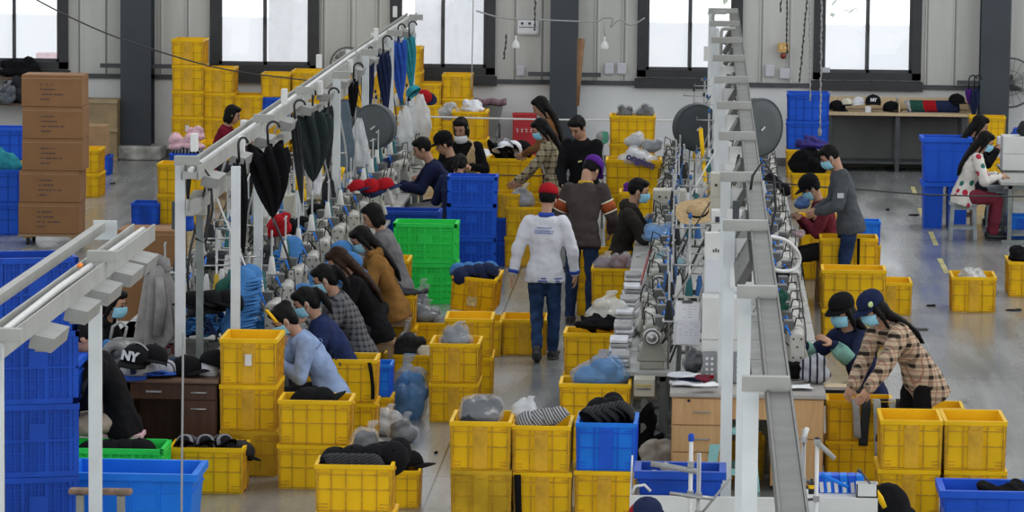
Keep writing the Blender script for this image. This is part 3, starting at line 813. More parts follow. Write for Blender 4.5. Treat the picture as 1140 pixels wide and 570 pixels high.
def person(label, px, py, heading, pose='sit', lean=22, hp=25, hy=0, scale=1., wr=None, el=None, ank=None, top=c_black, pants=c_char, shoes=shoe_m, hair='short', hm=hairm,
           mask=None, cap=None, brim=None, hood=False, tlen=.12, extra=(), sleeves=True, vest=None, tuck=0., ground=None, pz=None, twist=0, thick=1., roll=0):
    L = R(lean)
    if pose == 'sit':
        pz = pz or .54; ank = ank or [(.36, .13, .075), (.36, -.13, .075)]; wr = wr or [(.46, .12, .82), (.46, -.12, .82)]
    else:
        pz = pz or .90; ank = ank or [(0.0, .10, .075), (0.03, -.10, .075)]; wr = wr or [(.06, .27, .82), (.06, -.27, .82)]
    P = Vector((0, 0, pz)); Lu = L; uL = Vector((math.sin(L * .7), 0, math.cos(L * .7))); uU = Vector((math.sin(L * 1.2), 0, math.cos(L * 1.2)))
    fL = Vector((math.cos(L * .7), 0, -math.sin(L * .7))); fU = Vector((math.cos(L * 1.2), 0, -math.sin(L * 1.2))); Y = Vector((0, 1, 0))
    waist = P + uL * .16; chest = P + uL * .20 + uU * .13; shl = chest + uU * .14; nb0 = chest + uU * .20
    neckd = (uU * .7 + Vector((0, 0, .45)) + fU * .15).normalized(); nt = nb0 + neckd * .085; 
    hmat = Matrix.Rotation(R(hy), 3, 'Z') @ Matrix.Rotation(R(hp), 3, 'Y') @ Matrix.Rotation(R(roll), 3, 'X')
    hc = nt + hmat @ Vector((.022, 0, .085))
    H4 = hmat.to_4x4(); H4.translation = hc
    # place so that the head falls on its point in the photo
    hz = hc.z * scale
    W = F(px, py, hz); hd = R(heading); off = Matrix.Rotation(hd, 3, 'Z') @ (hc * scale)
    root = thing('person', label, 'person', (W.x - off.x, W.y - off.y, 0), hd); root.scale = (scale,) * 3
    sh = [shl + Y * .165, shl - Y * .165]; hips = [P + Y * .085, P - Y * .085]
    arms = []; legs = []
    for i, sg in enumerate((1, -1)):
        hint = Vector(el[i]) if el else Vector((-.35, sg * .75, -1))
        e, w_ = ik(sh[i], Vector(wr[i]), .285, .25, hint); arms.append((sh[i], e, w_))
        kh = Vector((1, sg * .15, .35 if pose == 'sit' else 0))
        kn, a_ = ik(hips[i], Vector(ank[i]), .42, .415, kh); legs.append((hips[i], kn, a_))
    def torso(b, t, hem=0., neck=True):
        r_ = []
        if hem: r_.append((P - uL * hem, Y * (.188 + t), fL * (.135 + t)))
        r_ += [(P - uL * .02, Y * ((.182 if hem else .155) + t), fL * ((.130 if hem else .108) + t)), (waist, Y * (.135 + t), fL * (.092 + t)), (chest, Y * (.158 + t), fU * (.105 + t)), (shl - uU * .01, Y * (.165 + t), fU * (.088 + t)),
               (shl + uU * .045, Y * (.105 + t * .8), fU * (.07 + t))]
        if neck: r_ += [(nb0, Y * .058, fU * .055), (nt, Y * .05, fU * .052), (nt + neckd * .05, Y * .05, fU * .052)]
        else: r_ += [(nb0 + neckd * .02, Y * (.060 + t * .35), fU * (.058 + t * .5))]
        b.loft(r_, 18)
    # body: one continuous skin
    b = MB(); torso(b, -.012)
    for (s_, e, w_), (h_, k_, a_) in zip(arms, legs):
        b.capsule(s_, e, .048, .037); b.capsule(e, w_, .037, .026)
        b.capsule(h_, k_, .078, .052); b.capsule(k_, a_, .052, .036)
        toe = a_ + Vector((.14, 0, -.045)); b.capsule(a_ - Vector((.02, 0, .03)), toe, .038, .028)
    hb = MB(); hb.M = H4
    hb.ball((-.008, 0, .022), (.098, .077, .098)); hb.ball((.018, 0, -.035), (.072, .060, .078)); hb.ball((.040, 0, -.078), (.035, .036, .032))
    hb.ball((.062, 0, .012), (.030, .052, .022)); hb.ball((.060, .030, -.03), (.024, .022, .022)); hb.ball((.060, -.030, -.03), (.024, .022, .022))
    b.add(hb.v, hb.f, True)
    b = remesh(b, .0115, 3)
    b.M = H4
    b.tube([(.082, 0, .012), (.094, 0, -.008), (.106, 0, -.026), (.092, 0, -.036)], [.007, .010, .014, .010], 8)
    for sg in (1, -1):
        b.ball((.000, sg * .079, -.005), (.020, .008, .032), 10, 7); b.ball((.004, sg * .084, -.004), (.012, .005, .022), 8, 5)
    b.M = Matrix.Identity(4)
    for i, sg in enumerate((1, -1)):
        s_, e, w_ = arms[i]; hand_mb(b, w_, (w_ - e).normalized() + (Vector((.2, 0, -.1)) if pose == 'sit' else Vector((0, 0, 0))), Vector((0, -sg * .6, -1)) if pose == 'sit' else Vector((.1, -sg, 0)), sg, .35)
    b.build('body', skin, root)
    # face
    fb = MB(); fb.M = H4
    for sg in (1, -1): fb.ball((.082, sg * .031, .006), (.010, .015, .007), 10, 6)
    fb.build('eyes', eye_m, root)
    fb = MB(); fb.M = H4
    for sg in (1, -1): fb.tube([(.090, sg * .014, .028), (.088, sg * .033, .033), (.076, sg * .050, .026)], [.004, .0045, .003], 6)
    fb.build('eyebrows', hm, root)
    if not mask:
        fb = MB(); fb.M = H4; fb.ball((.086, 0, -.058), (.010, .025, .005), 10, 6); fb.ball((.084, 0, -.066), (.010, .021, .006), 10, 6); fb.build('mouth', lip_m, root)
    else:
        fb = MB(); fb.M = H4; dz = -.055 if mask == 'chin' else 0
        def mk(u, v):
            a = (u - .5) * R(150); z = -.005 - v * .098 + dz
            bul = math.sin(PI * min(1, v * 1.05)) * .018 + .010; tk = 1 - .10 * v
            return Vector(((.094 + bul) * math.cos(a) * tk + .004, (.074 + bul * .3) * math.sin(a) * tk, z + .010 * math.cos(a) - (.018 * (1 - math.cos(a)) * (1 - v))))
        fb.grid(mk, 18, 8); mo = fb.build('face_mask', mask_w if mask == 'chin' else mask_m, root, solid=.003)
        fb = MB(); fb.M = H4
        for sg in (1, -1):
            fb.tube([(.03, sg * .076, -.02 + dz * .5), (-.004, sg * .088, .024), (-.014, sg * .086, -.02), (.03, sg * .068, -.072 + dz)], .002, 5)
        fb.build('ear_loop', mask_w, mo)
    # hair
    hbm = MB(); hbm.M = H4
    hbm.ball((-.022, 0, .036), (.098, .086, .100)); hbm.ball((.030, .02, .088), (.060, .056, .036)); hbm.ball((.030, -.02, .088), (.060, .056, .036))
    for sg in (1, -1): hbm.ball((.006, sg * .068, .030), (.036, .020, .050))
    if hair in ('long', 'pony', 'bob', 'bun'):
        hbm.ball((-.055, 0, -.02), (.058, .078, .080))
    if hair == 'bob':
        for sg in (1, -1): hbm.ball((-.01, sg * .070, -.04), (.050, .024, .085))
        hbm.ball((-.06, 0, -.06), (.050, .080, .070))
    if hair == 'bun': hbm.ball((-.085, 0, .085), (.046, .046, .046))
    if hair == 'long':
        hbm.M = Matrix.Identity(4); bk = hc - fL * .075
        q = [hc + hmat @ Vector((-.06, 0, .0)), nb0 - fU * .075 + uU * .06, shl - fU * .115 - uU * .02, chest - fU * .135 - uU * .03, waist - fL * .125 + uL * .05]
        wd = [.082, .092, .098, .080, .035]; dp = [.06, .050, .038, .030, .014]
        hbm.loft([(c_, Y * a_, fU * d_) for c_, a_, d_ in zip(q, wd, dp)], 14)
        hbm.M = H4
        for sg in (1, -1): hbm.tube([(.02, sg * .075, .04), (-.01, sg * .088, -.06), (-.02, sg * .095, -.17)], [.022, .024, .012], 8)
    if hair == 'pony':
        hbm.M = H4; hbm.tube([(-.09, 0, .06), (-.125, 0, .055), (-.15, 0, -.02), (-.155, 0, -.12), (-.14, 0, -.20)], [.028, .030, .034, .028, .010], 10)
    hx = remesh(hbm, .0105, 3, .004, 30, px); hx.build('hair', hm, root)
    if cap:
        K = H4 @ Matrix.Translation((-.004, 0, .052)) @ Matrix.Rotation(R(8), 4, 'Y')
        cp = bpy.data.objects.new('cap', None); COL.objects.link(cp); cp.parent = root; cp.empty_display_size = .05
        cap_parts(cap, brim or cap, .106, cp, M=K)
    # clothes
    b = MB(); torso(b, .014 * thick, tlen, False)
    for (s_, e, w_) in arms:
        d = (w_ - e); w2 = e + d * .93
        if sleeves: b.capsule(s_ + uU * .004, e, .068 * thick, .056 * thick); b.capsule(e, w2, .056 * thick, .043 * thick)
        else: b.capsule(s_, s_ + (e - s_) * .15, .06, .06)
    tb = remesh(b, .0125, 3, .015, 8, px + py); tb.build('top', top, root)
    if vest:
        b = MB(); torso(b, .032 * thick, tlen - .02, False); vb = remesh(b, .0125, 3, .007, 8, px)
        # open down the front
        keep = MB(); keep.v = vb.v
        for f in vb.f:
            c_ = sum((Vector(vb.v[i]) for i in f), Vector()) / len(f)
            if not (c_.x - (c_.z - pz) * math.tan(L) * .9 > .04 and abs(c_.y) < .045 + max(0, (c_.z - pz - .32)) * .45): keep.f.append(f); keep.sm.append(True); keep.mi.append(0)
        keep.build('vest', vest, root, solid=.01)
    b = MB()
    b.loft([(P + uL * .10, Y * .148, fL * .102), (P, Y * .160, fL * .112), (P - Vector((0, 0, .07)), Y * .160, fL * .112), (P - Vector((0, 0, .11)), Y * .12, fL * .09)], 18)
    for (h_, k_, a_) in legs:
        b.capsule(h_, k_, .090, .070); b.capsule(k_, a_ + (k_ - a_) * .06, .068, .056)
    pb = remesh(b, .0125, 3, .012, 8, py); pb.build('trousers', pants, root)
    for i, (h_, k_, a_) in enumerate(legs):
        b = MB(); fwd_ = Vector((1, (.12 if i == 0 else -.12), 0)).normalized()
        up_ = a_.z - .075; sd = Vector((-fwd_.y, fwd_.x, 0)); pit = 0
        if up_ > .02: fwd_ = (fwd_ + Vector((0, 0, -.55))).normalized()
        uz = sd.cross(fwd_) * -1; uz = uz if uz.z > 0 else -uz
        c0 = a_ - uz * .03
        b.loft([(c0 - fwd_ * .075, sd * .026, uz * .03), (c0 - fwd_ * .06, sd * .040, uz * .042), (c0, sd * .045, uz * .045), (c0 + fwd_ * .08, sd * .050, uz * .036), (c0 + fwd_ * .15, sd * .045, uz * .026), (c0 + fwd_ * .19, sd * .022, uz * .014)], 14)
        so = b.build('shoe', shoes, root)
        b = MB(); c1 = c0 - uz * .036
        b.loft([(c1 - fwd_ * .078, sd * .026, uz * .009), (c1 - fwd_ * .05, sd * .044, uz * .011), (c1 + fwd_ * .08, sd * .052, uz * .010), (c1 + fwd_ * .195, sd * .024, uz * .008)], 12)
        b.build('sole', black if shoes is not shoe_m else darkgrey, so)
    if hood:
        b = MB(); q = nb0 - fU * .06
        for a in range(-4, 5):
            g = R(a * 24); c_ = nb0 + uU * .015 + Vector((-.085 * math.cos(g), .10 * math.sin(g), 0)) - fU * .0
            b.ball(c_, (.05, .05, .045 if abs(a) > 2 else .07), 10, 7)
        remesh(b, .012, 4, .006, 14, px).build('hood', top, root)
    root['_J'] = 0; del root['_J']
    PJ[label] = dict(root=root, H4=H4, arms=arms, legs=legs, P=P, chest=chest, waist=waist, shl=shl, nb0=nb0, uL=uL, uU=uU, fL=fL, fU=fU, nt=nt)
    return root
PJ = {}
def J(r): return PJ[r['label']]
stool_m = mat('stool_wood', (.30, .20, .11), .7, var=.3, scale=5); stool_g = mat('grey_stool_paint', (.27, .30, .31), .7, var=.25, scale=7)
def stool(x, y, label, m=stool_m, w=.34, d=.26, h=.45, rz=0, group='work stools'):
    t = thing('stool', label, 'stool', (x, y, 0), rz, group)
    b = MB(); b.box((0, 0, h - .0175), (w, d, .035)); bevel(b.build('seat', m, t), .006)
    for sx in (-1, 1):
        for sy in (-1, 1):
            b = MB(); b.bar((sx * (w / 2 - .02), sy * (d / 2 - .02), 0), (sx * (w / 2 - .04), sy * (d / 2 - .035), h - .034), .045, .045, (0, 1, 0)); b.build('leg', m, t)
    for sy in (-1, 1):
        b = MB(); b.box((0, sy * (d / 2 - .028), h * .32), (w - .09, .022, .04)); b.build('stretcher', m, t)
        b = MB(); b.box((0, sy * (d / 2 - .03), h - .06), (w - .08, .022, .05)); b.build('apron', m, t)
    return t
def seat_for(p, label, **k):
    stool(p.location.x, p.location.y, label, **k)

# ---- left line
pA = person('person in black hood and blue mask sewing behind the near rail post', 127, 338, -12, lean=20, hp=15, hair='long', mask=1, top=c_black, hood=True)
pB = person('person in black top and beige trousers sitting half behind the white post', 93, 376, 182, lean=20, hp=40, top=c_black, pants=cloth('beige_trousers', (.46, .38, .28)), hair='short', wr=[(.40, .1, .62), (.38, -.08, .64)])
pC = person('woman with yellow headband and pale denim jacket bent over her machine', 316, 356, 196, lean=30, hp=38, hair='bun', mask=1, top=denim_l, pants=c_char, thick=1.08, wr=[(.44, .1, .80), (.46, -.06, .80)])
pD = person('woman in navy jacket with a ponytail behind the denim jacket woman', 340, 337, 190, lean=28, hp=30, hair='pony', mask=1, top=cloth('navy_jacket', (.018, .03, .09)), thick=1.1)
pE = person('woman in grey checked shirt between the navy and black jackets', 361, 311, 188, lean=24, hp=28, hair='pony', mask=1, top=plaid_grey)
pF = person('woman in black jacket with long reddish brown hair', 377, 291, 186, lean=26, hp=35, hair='long', hm=hairb, top=c_black, thick=1.1)
pG = person('woman in tan hooded jacket wearing a mask', 403, 267, 192, lean=22, hp=32, hair='long', mask=1, top=cloth('tan_hoodie', (.25, .125, .035)), hood=True, thick=1.1)
pH = person('woman in grey sweater with bobbed black hair', 415, 241, 184, lean=18, hp=25, hair='bob', top=cloth('mid_grey_knit', (.17, .17, .175)))
pI = person('man in navy sweater and pale trousers reaching to a machine', 470, 166, 188, lean=24, hp=22, hair='short', top=cloth('navy_sweater', (.014, .018, .055)), pants=c_lgrey, scale=1.06, thick=1.12, wr=[(.56, .12, .78), (.55, -.1, .78)])
pJ_ = person('woman in beige vest over black with mask pulled to her chin', 513, 143, -95, 'sit', lean=8, hp=22, hy=-12, hair='bob', mask='chin', top=c_black, vest=c_tan, pants=c_black, wr=[(.30, .12, .80), (.30, -.12, .80)], scale=1.06)
pK = person('man in black cap seen in profile beside the beige vest', 495, 161, 185, lean=14, hp=18, cap=c_black, top=c_black, scale=1.02)
pL = person('dark haired person stooping in front of the beige vest', 512, 184, 82, lean=28, hp=40, hair='pony', top=c_navy, scale=.98)
pM = person('woman in dark red sweater near the far yellow stacks', 259, 128, -4, lean=14, hp=18, hair='bob', top=cloth('dark_red_knit', (.16, .008, .022)), wr=[(.42, .12, .86), (.42, -.12, .86)])
# ---- aisle
pN = person('woman with long dark hair and brown jacket standing by the middle column', 602, 119, 176, 'stand', lean=8, hp=28, hair='long', top=c_brown, wr=[(.35, .1, 1.0), (.33, -.1, 1.0)], scale=1.0)
pO = person('woman in olive checked shirt and mask reaching to the caps', 602, 144, 184, 'stand', lean=10, hp=30, hair='long', mask=1, top=plaid_olive, wr=[(.45, .12, .98), (.40, -.05, .95)], scale=.98)
pP = person('man in black jacket looking down beside the column', 643, 142, -112, 'stand', lean=8, hp=34, hy=-10, hair='short', top=c_black, pants=c_black, thick=1.15, wr=[(.32, .12, .95), (.32, -.1, .95)], scale=1.04)
pQ = person('man in brown sweater with orange sleeve bands and purple cap, seen from behind', 658, 190, 78, 'stand', lean=16, hp=40, hy=-25, cap=c_purple, top=cloth('brown_grey_sweater', (.055, .045, .042)), pants=denim, thick=1.14, wr=[(.30, .16, .95), (.34, -.22, .93)], scale=1.0, ank=[(.04, .12, .075), (-.02, -.10, .075)])
pR = person('man in red cap and white jacket walking away down the aisle', 610, 222, 84, 'stand', lean=5, hp=12, hy=-10, cap=c_red, top=cloth('white_track_jacket', (.62, .63, .67), .06), pants=cloth('faded_jeans', (.02, .045, .11), .5), hair='short', thick=1.12, ank=[(-.22, .04, .15), (.14, -.06, .075)], wr=[(-.06, .31, .86), (.12, -.28, .86)], scale=.955)
pS = person('young man in dark hooded jacket and mask seated at the machines', 711, 213, -3, lean=12, hp=12, hair='short', mask=1, top=cloth('dark_olive_hoodie', (.028, .026, .022)), hood=True, thick=1.1, scale=1.05)
# ---- right line
pT = person('man in grey jacket and mask standing with his head bowed', 924, 175, 186, 'stand', lean=14, hp=32, hair='short', mask=1, top=cloth('slate_jacket', (.075, .082, .09)), pants=denim, thick=1.14, wr=[(.36, .12, 1.0), (.34, -.10, 1.0)], scale=1.02)
pU = person('seated worker in black cap and blue mask beside the grey jacket man', 903, 210, 190, lean=16, hp=28, mask=1, cap=c_black, top=c_maroon, wr=[(.34, .10, .88), (.34, -.08, .88)])
pV = person('seated woman in navy jacket, dark cap and mask reaching left', 938, 348, 212, lean=20, hp=14, hy=14, mask=1, cap=c_black, hair='long', top=cloth('deep_navy_jacket', (.014, .02, .055)), thick=1.15, wr=[(.50, .24, .98), (.52, -.16, .92)], el=[(-.2, .6, -1), (-.2, -.8, -.8)])
pW = person('woman in brown plaid shirt and navy cap leaning over the table', 972, 345, 208, 'stand', lean=40, hp=26, hair='long', mask=1, cap=cloth('navy_cap', (.012, .02, .06)), top=plaid_big, pants=c_black, thick=1.25, tlen=.22, wr=[(.62, .24, .84), (.60, -.06, .80)], scale=.97, el=[(-.2, 1, -.6), (-.2, -1, -.6)])
pX = person('woman with very long black hair sitting behind the floral shirt', 1091, 140, 6, lean=14, hp=22, hair='long', top=c_black, wr=[(.40, .12, .92), (.40, -.1, .92)], scale=1.05)
pY = person('woman in white floral shirt and mask on a grey stool', 1097, 158, 2, lean=18, hp=26, hair='long', mask=1, top=floral, pants=c_maroon, thick=1.12, wr=[(.42, .12, .78), (.42, -.1, .78)])
for p_, l_ in ((pA, 'wooden stool under the black hooded worker at left'), (pC, 'wooden stool under the denim jacket woman'), (pD, 'wooden stool under the navy jacket woman'),
               (pE, 'wooden stool under the grey checked shirt woman'), (pF, 'wooden stool under the long haired black jacket woman'), (pG, 'wooden stool under the tan hooded woman'),
               (pH, 'wooden stool under the grey sweater woman'), (pI, 'wooden stool under the navy sweater man'), (pK, 'wooden stool under the black capped man'), (pL, 'wooden stool under the stooping dark haired person'), (pJ_, 'wooden stool under the beige vest woman'), (pM, 'wooden stool under the dark red sweater woman'),
               (pS, 'wooden stool under the dark hooded young man'), (pU, 'wooden stool under the black capped seated worker'), (pV, 'wooden stool under the seated navy woman'), (pX, 'wooden stool under the very long haired woman')):
    seat_for(p_, l_)
stool(pB.location.x, pB.location.y, 'low stool with a pale pink cushion under the beige trousers', m=c_pink)
stool(pY.location.x, pY.location.y, 'grey wooden stool under the floral shirt woman', m=stool_g)
q = F(1112, 262, 0); stool(q.x, q.y + .13, 'empty grey wooden stool right of the floral shirt woman', m=stool_g, w=.30, d=.26, h=.60)

# ---- what makes each of them recognisable
def band_tube(p, pts, r, m, name):
    b = MB(); b.tube(pts, r, 14, cap=False); return b.build(name, m, J(p)['root'], solid=.004)
# red cap man: blue trims, back print
j = J(pR)
blue_trim = cloth('blue_knit_trim', (.03, .07, .35)); Yv = Vector((0, 1, 0))
for k, dz in enumerate((-.10, -.075)):
    b = MB(); c_ = j['P'] + j['uL'] * dz
    b.loft([(c_ - j['uL'] * .006, Yv * .193, j['fL'] * .144), (c_ + j['uL'] * .006, Yv * .193, j['fL'] * .144)], 28, cap=False); b.build('hem_stripe', blue_trim if k == 0 else blue_trim, pR, solid=.004)
for (s_, e, w_) in j['arms']:
    d = w_ - e; b = MB(); b.tube([e + d * .84, e + d * .97], [.053, .051], 14, cap=False); b.build('cuff', blue_trim, pR, solid=.004)
b = MB(); c_ = j['nb0'] + Vector((0, 0, .012)); b.loft([(c_ - j['uU'] * .02, Yv * .085, j['fU'] * .082), (c_ + j['uU'] * .025, Yv * .072, j['fU'] * .072)], 18, cap=False); b.build('collar', blue_trim, pR, solid=.005)
def print_on_back(p, rows, m):
    "rows of small print, too small in the photo to spell out"
    j = J(p); Yv = Vector((0, 1, 0)); r2 = random.Random(4); b = MB()
    for n, hgt, up, wid in rows:
        w1 = wid / n
        for k in range(n):
            a = -wid / 2 + w1 * (k + .5); bulge = math.sqrt(max(.05, 1 - (a / .19) ** 2))
            for q in range(3):
                if q == 1 and r2.random() < .4: continue
                dz = (q - 1) * hgt * .33; ww = w1 * (.75 if q != 1 else .4)
                c0 = j['chest'] + j['uU'] * (up + dz) - j['fU'] * ((.105 + .014 * 1.12) * bulge + .012) + Yv * (a + r2.uniform(-.2, .2) * w1)
                b.box(tuple(c0), (.004, ww, hgt * .26))
    b.build('back_print', m, p)
print_on_back(pR, ((13, .016, .085, .15), (12, .034, .045, .19)), mat('print_blue', (.06, .13, .42), .7, var=.1))
# brown sweater: bands on the upper arm
j = J(pQ)
for (s_, e, w_) in j['arms']:
    d = e - s_
    for a, z, m in ((.45, .78, cloth('rust_band', (.30, .07, .025))), (.40, .45, c_cream), (.78, .83, c_cream)):
        b = MB(); b.tube([s_ + d * a, s_ + d * z], [.0835 - .012 * a, .0835 - .012 * z], 16, cap=False); b.build('sleeve_band', m, pQ, solid=.004)
b = MB(); b.loft([(j['nb0'] - j['uU'] * .01, Yv * .080, j['fU'] * .078), (j['nb0'] + j['uU'] * .025, Yv * .074, j['fU'] * .074)], 18, cap=False); b.build('collar', cloth('mustard_knit', (.5, .33, .05)), pQ, solid=.006)
# headband
j = J(pC); b = MB(); b.M = j['H4']
b.tube([(.062 - .0 * abs(k), .094 * math.sin(R(k * 12)) * 1.0, .045 + .098 * math.cos(R(k * 12)) * 1.02) for k in range(-8, 9)], .012, 8); b.build('headband', cloth('yellow_headband', (.75, .45, .02)), pC)
# seams and print on the denim jacket, sleeve tag on the grey jacket, badge on the navy cap, moon print on the black jacket
j = J(pC)
for up in (.06,):
    b = MB(); b.tube([j['chest'] + j['uU'] * up + Yv * (.19 * math.sin(R(g))) - j['fU'] * (.134 * math.cos(R(g))) for g in range(-70, 71, 10)], .004, 6); b.build('yoke_seam', cloth('dark_seam', (.12, .17, .3)), pC)
b = MB()
for k in range(6): b.box(tuple(j['chest'] - j['uU'] * (.06 + .03 * k) - j['fU'] * .137 + Yv * .03 * (-1) ** k), (.006, .025, .018), rot=(0, R(-30), 0))
b.build('back_print', c_navy, pC)
j = J(pT); s_, e, w_ = j['arms'][0]
b = MB(); c_ = s_.lerp(e, .62) + Vector((0, .078, 0)); b.box(tuple(c_), (.065, .006, .05)); b.build('sleeve_tag', mat('grey_tag', (.5, .52, .54), .8), pT)
b = MB(); b.M = J(pW)['H4'] @ Matrix.Translation((.045, .092, .085)); b.ball((0, 0, 0), (.024, .008, .024)); b.build('cap_badge', mat('badge_green', (.45, .55, .25), .7, var=.4, scale=60), pW)
j = J(pP); b = MB(); b.box(tuple(j['chest'] + j['fU'] * .140 + Yv * .03), (.006, .045, .016), rot=(R(15), 0, 0)); b.build('chest_print', mat('print_yellow', (.6, .55, .2), .8), pP)
j = J(pO); b = MB(); b.loft([(j['waist'] + j['fL'] * .030, Yv * .055, j['fL'] * .095), (j['chest'] + j['fU'] * .035, Yv * .055, j['fU'] * .095), (j['shl'] + j['fU'] * .03 + j['uU'] * .03, Yv * .035, j['fU'] * .07)], 14); b.build('white_shirt_front', c_white, pO)
# frilled sleeves of the navy woman
for (s_, e, w_) in J(pV)['arms']:
    b = MB(); b.tube([e.lerp(w_, .25), e.lerp(w_, .60), e.lerp(w_, .9)], [.062, .068, .05], 14, cap=False); b.build('oversleeve', cloth('green_print_sleeve', (.16, .32, .27), .6), pV, solid=.004)
# ------------------------------------------------------------------ overhead rails
rail_m = mat('rail_paint', (.33, .33, .305), .5, var=.12, scale=3); rail_d = mat('rail_grey', (.125, .123, .112), .55, var=.2, scale=5); post_m = mat('post_white', (.60, .63, .63), .45, var=.06)
lampd_m = mat('lamp_housing_grey', (.085, .085, .078), .5, var=.15); lamp_m = mat('lamp_housing', (.26, .26, .245), .5, var=.1); socket_m = mat('socket_white', (.68, .68, .66), .5, var=.05)
RZ = 2.3
def rail(label, x, y0, y1, frames, boxes, wide=.12, dark=False, side=1, beam=None):
    """a wired trunking on posts: trunk, top beam, lamp boxes, posts with arms"""
    t = thing('overhead_rail', label, 'rail', (x, y0, 0)); L = y1 - y0
    b = MB(); b.box((0, L / 2, RZ - .02), (wide, L, .05)); b.box((-wide / 2, L / 2, RZ), (.012, L, .11)); b.box((wide / 2, L / 2, RZ), (.012, L, .11)); b.build('trunk', rail_d if dark else rail_m, t)
    if not dark:
        b = MB(); dx_, dz_ = beam or (-wide / 2 - .22, .03); b.box((dx_, L / 2, RZ + dz_), (.055, L, .06 if not beam else .10)); b.build('top_beam', rail_m, t)
        b = MB(); b.tube([(0, .05, RZ + .02), (.01, L * .3, RZ + .035), (-.02, L * .6, RZ + .03), (0, L - .05, RZ + .02)], .022, 8); b.build('cable_run', socket_m, t)
    else:
        b = MB(); b.box((0, L / 2, RZ + .03), (wide * .86, L, .03)); b.build('cover', rail_d, t)
    for k in boxes:
        b = MB(); b.box((0, 0, 0), (.19, .62, .05) if dark else (.13, .56, .08), rot=(0, R(62 * side if dark else 12), 0)); b.box((0, 0, -.03), (.08, .5, .04))
        b.build('lamp_box', lampd_m if dark else lamp_m, t, (side * (wide / 2 + .05), k - y0, RZ - .10))
    for i_, (fy, px_, two) in enumerate(frames):
        xx = px_ - x
        b = MB(); b.box((xx, fy - y0, RZ / 2 + .05), (.078, .06, RZ + .10)); b.box((xx, fy - y0, .01), (.16, .14, .02)); b.build('post', post_m, t)
        b = MB(); b.span((xx - .046, fy - y0 - .036, RZ + .045), (max(.05, xx + .14), fy - y0 + .036, RZ + .118)); b.build('arm', rail_m, t)
        if dark and i_ in (2, 3, 4, 5, 6, 7):
            b = MB(); hw = .13; zc = RZ - .17; zz = .16
            for lo, hi in (((-hw, -zz), (-.05, zz)), ((.05, -zz), (hw, zz)), ((-.05, .07), (.05, zz)), ((-.05, -zz), (.05, -.07))): b.span((xx + .16 + lo[0], fy - y0 - .012, zc + lo[1]), (xx + .16 + hi[0], fy - y0 + .012, zc + hi[1]))
            b.build('gusset_plate', socket_m, t)
        if two:
            b = MB(); b.box((xx + .44, fy - y0, RZ / 2 + .02), (.07, .06, RZ + .04)); b.build('post', post_m, t)
    return t
YF = lambda s: D(570, 285, s).y
LX = -4.1
rl1 = rail('near white overhead rail crossing the bottom left corner', LX + .32, 18.5, F(145, 258, 2.3).y, [(F(109, 300, 2.3).y, F(116, 310, 2.2).x, 0), (F(5, 390, 2.3).y, F(9, 400, 2.2).x, 0)], [F(a, c, 2.2).y for a, c in ((38, 375), (68, 345), (93, 325), (118, 305), (138, 292))], wide=.14)
b = MB(); b.box((0, 0, 0), (.16, .02, .13)); q = F(117, 256, 2.3); b.build('end_plate', post_m, rl1, (q.x - rl1.location.x, q.y - rl1.location.y, 2.30))
b = MB(); b.ball((0, 0, 0), (.018, .05, .015)); q = F(89, 299, 2.36); b.build('orange_clip', orange, rl1, (q.x - rl1.location.x, q.y - rl1.location.y, 2.38))
fl0 = F(203, 190, 2.32).y; fl1 = F(470, 17, 2.32).y
fr = [(F(198, 190, 2.3).y, F(198, 192, 2.3).x, 1)]
for a, c in ((285, 142), (331, 110), (372, 92), (404, 66), (432, 44), (456, 26)):
    fr.append((F(a, c, 2.3).y, F(a + 3, c, 2.3).x, 0))
rl2 = rail('long white overhead rail hung with umbrellas over the left machine line', LX + .07, fl0, fl1, fr, [fl0 + .6 + i * 1.9 for i in range(12)], wide=.13, beam=(.03, -.27))
for i in range(13):
    b = MB(); b.box((0, 0, 0), (.05, .12, .14)); b.build('socket_box', socket_m, rl2, (.09 if i % 2 else -.09, 1.0 + i * 1.75, RZ + (.0 if i % 3 else .16)))
for i, (py, s_) in enumerate(((30, 88), (92, 92))):
    pass
rr_fr = []
for s_, px_ in ((226, 836), (190, 829), (164, 812), (145, 808), (129, 806), (117, 803), (107, 800), (98.5, 798), (91.5, 796), (85, 794), (80, 792)):
    p = D(px_, -215 + s_ * (5.2 - 2.3), s_); rr_fr.append((p.y, p.x, 0))
rx = F(868, 540, 2.3).x
rl3 = rail('long grey overhead rail running to the far window above the right machine line', rx + .04, 15.2, F(803, 15, 2.3).y, rr_fr, [F(812, 300, 2.2).y + .6 * i for i in range(4)] + [29 + 2.2 * i for i in range(12)], wide=.115, dark=True, side=-1)
for i, (fy, fx, _) in enumerate(rr_fr[2:]):
    b = MB(); b.box((0, 0, 0), (.10, .05, .18)); b.build('junction_box', socket_m, rl3, (fx - rl3.location.x + .06, fy - 15.2 - .04, RZ - .25))
# pale vertical pipe racks at the far end of the right rail
for px_, py0, py1, s_ in ((794, 15, 60, 82), (803, 33, 120, 90)):
    p = D(px_, py0, s_); q = D(px_, py1, s_)
    t = thing('pipe_hook', 'pale hooked pipe at the far right rail end, %s' % ('tallest against the window' if s_ == 82 else 'lower and nearer'), 'pipe', (p.x, p.y, 0))
    b = MB(); b.tube([(0, 0, 0), (0, 0, p.z - .03), (.01, 0, p.z), (.04, 0, p.z + .012), (.18, 0, p.z + .012)], .022, 8); b.build('tube', rail_m, t)
    b = MB(); b.box((-.05, -.03, q.z), (.14, .05, .2)); b.build('switch_box', socket_m, t)

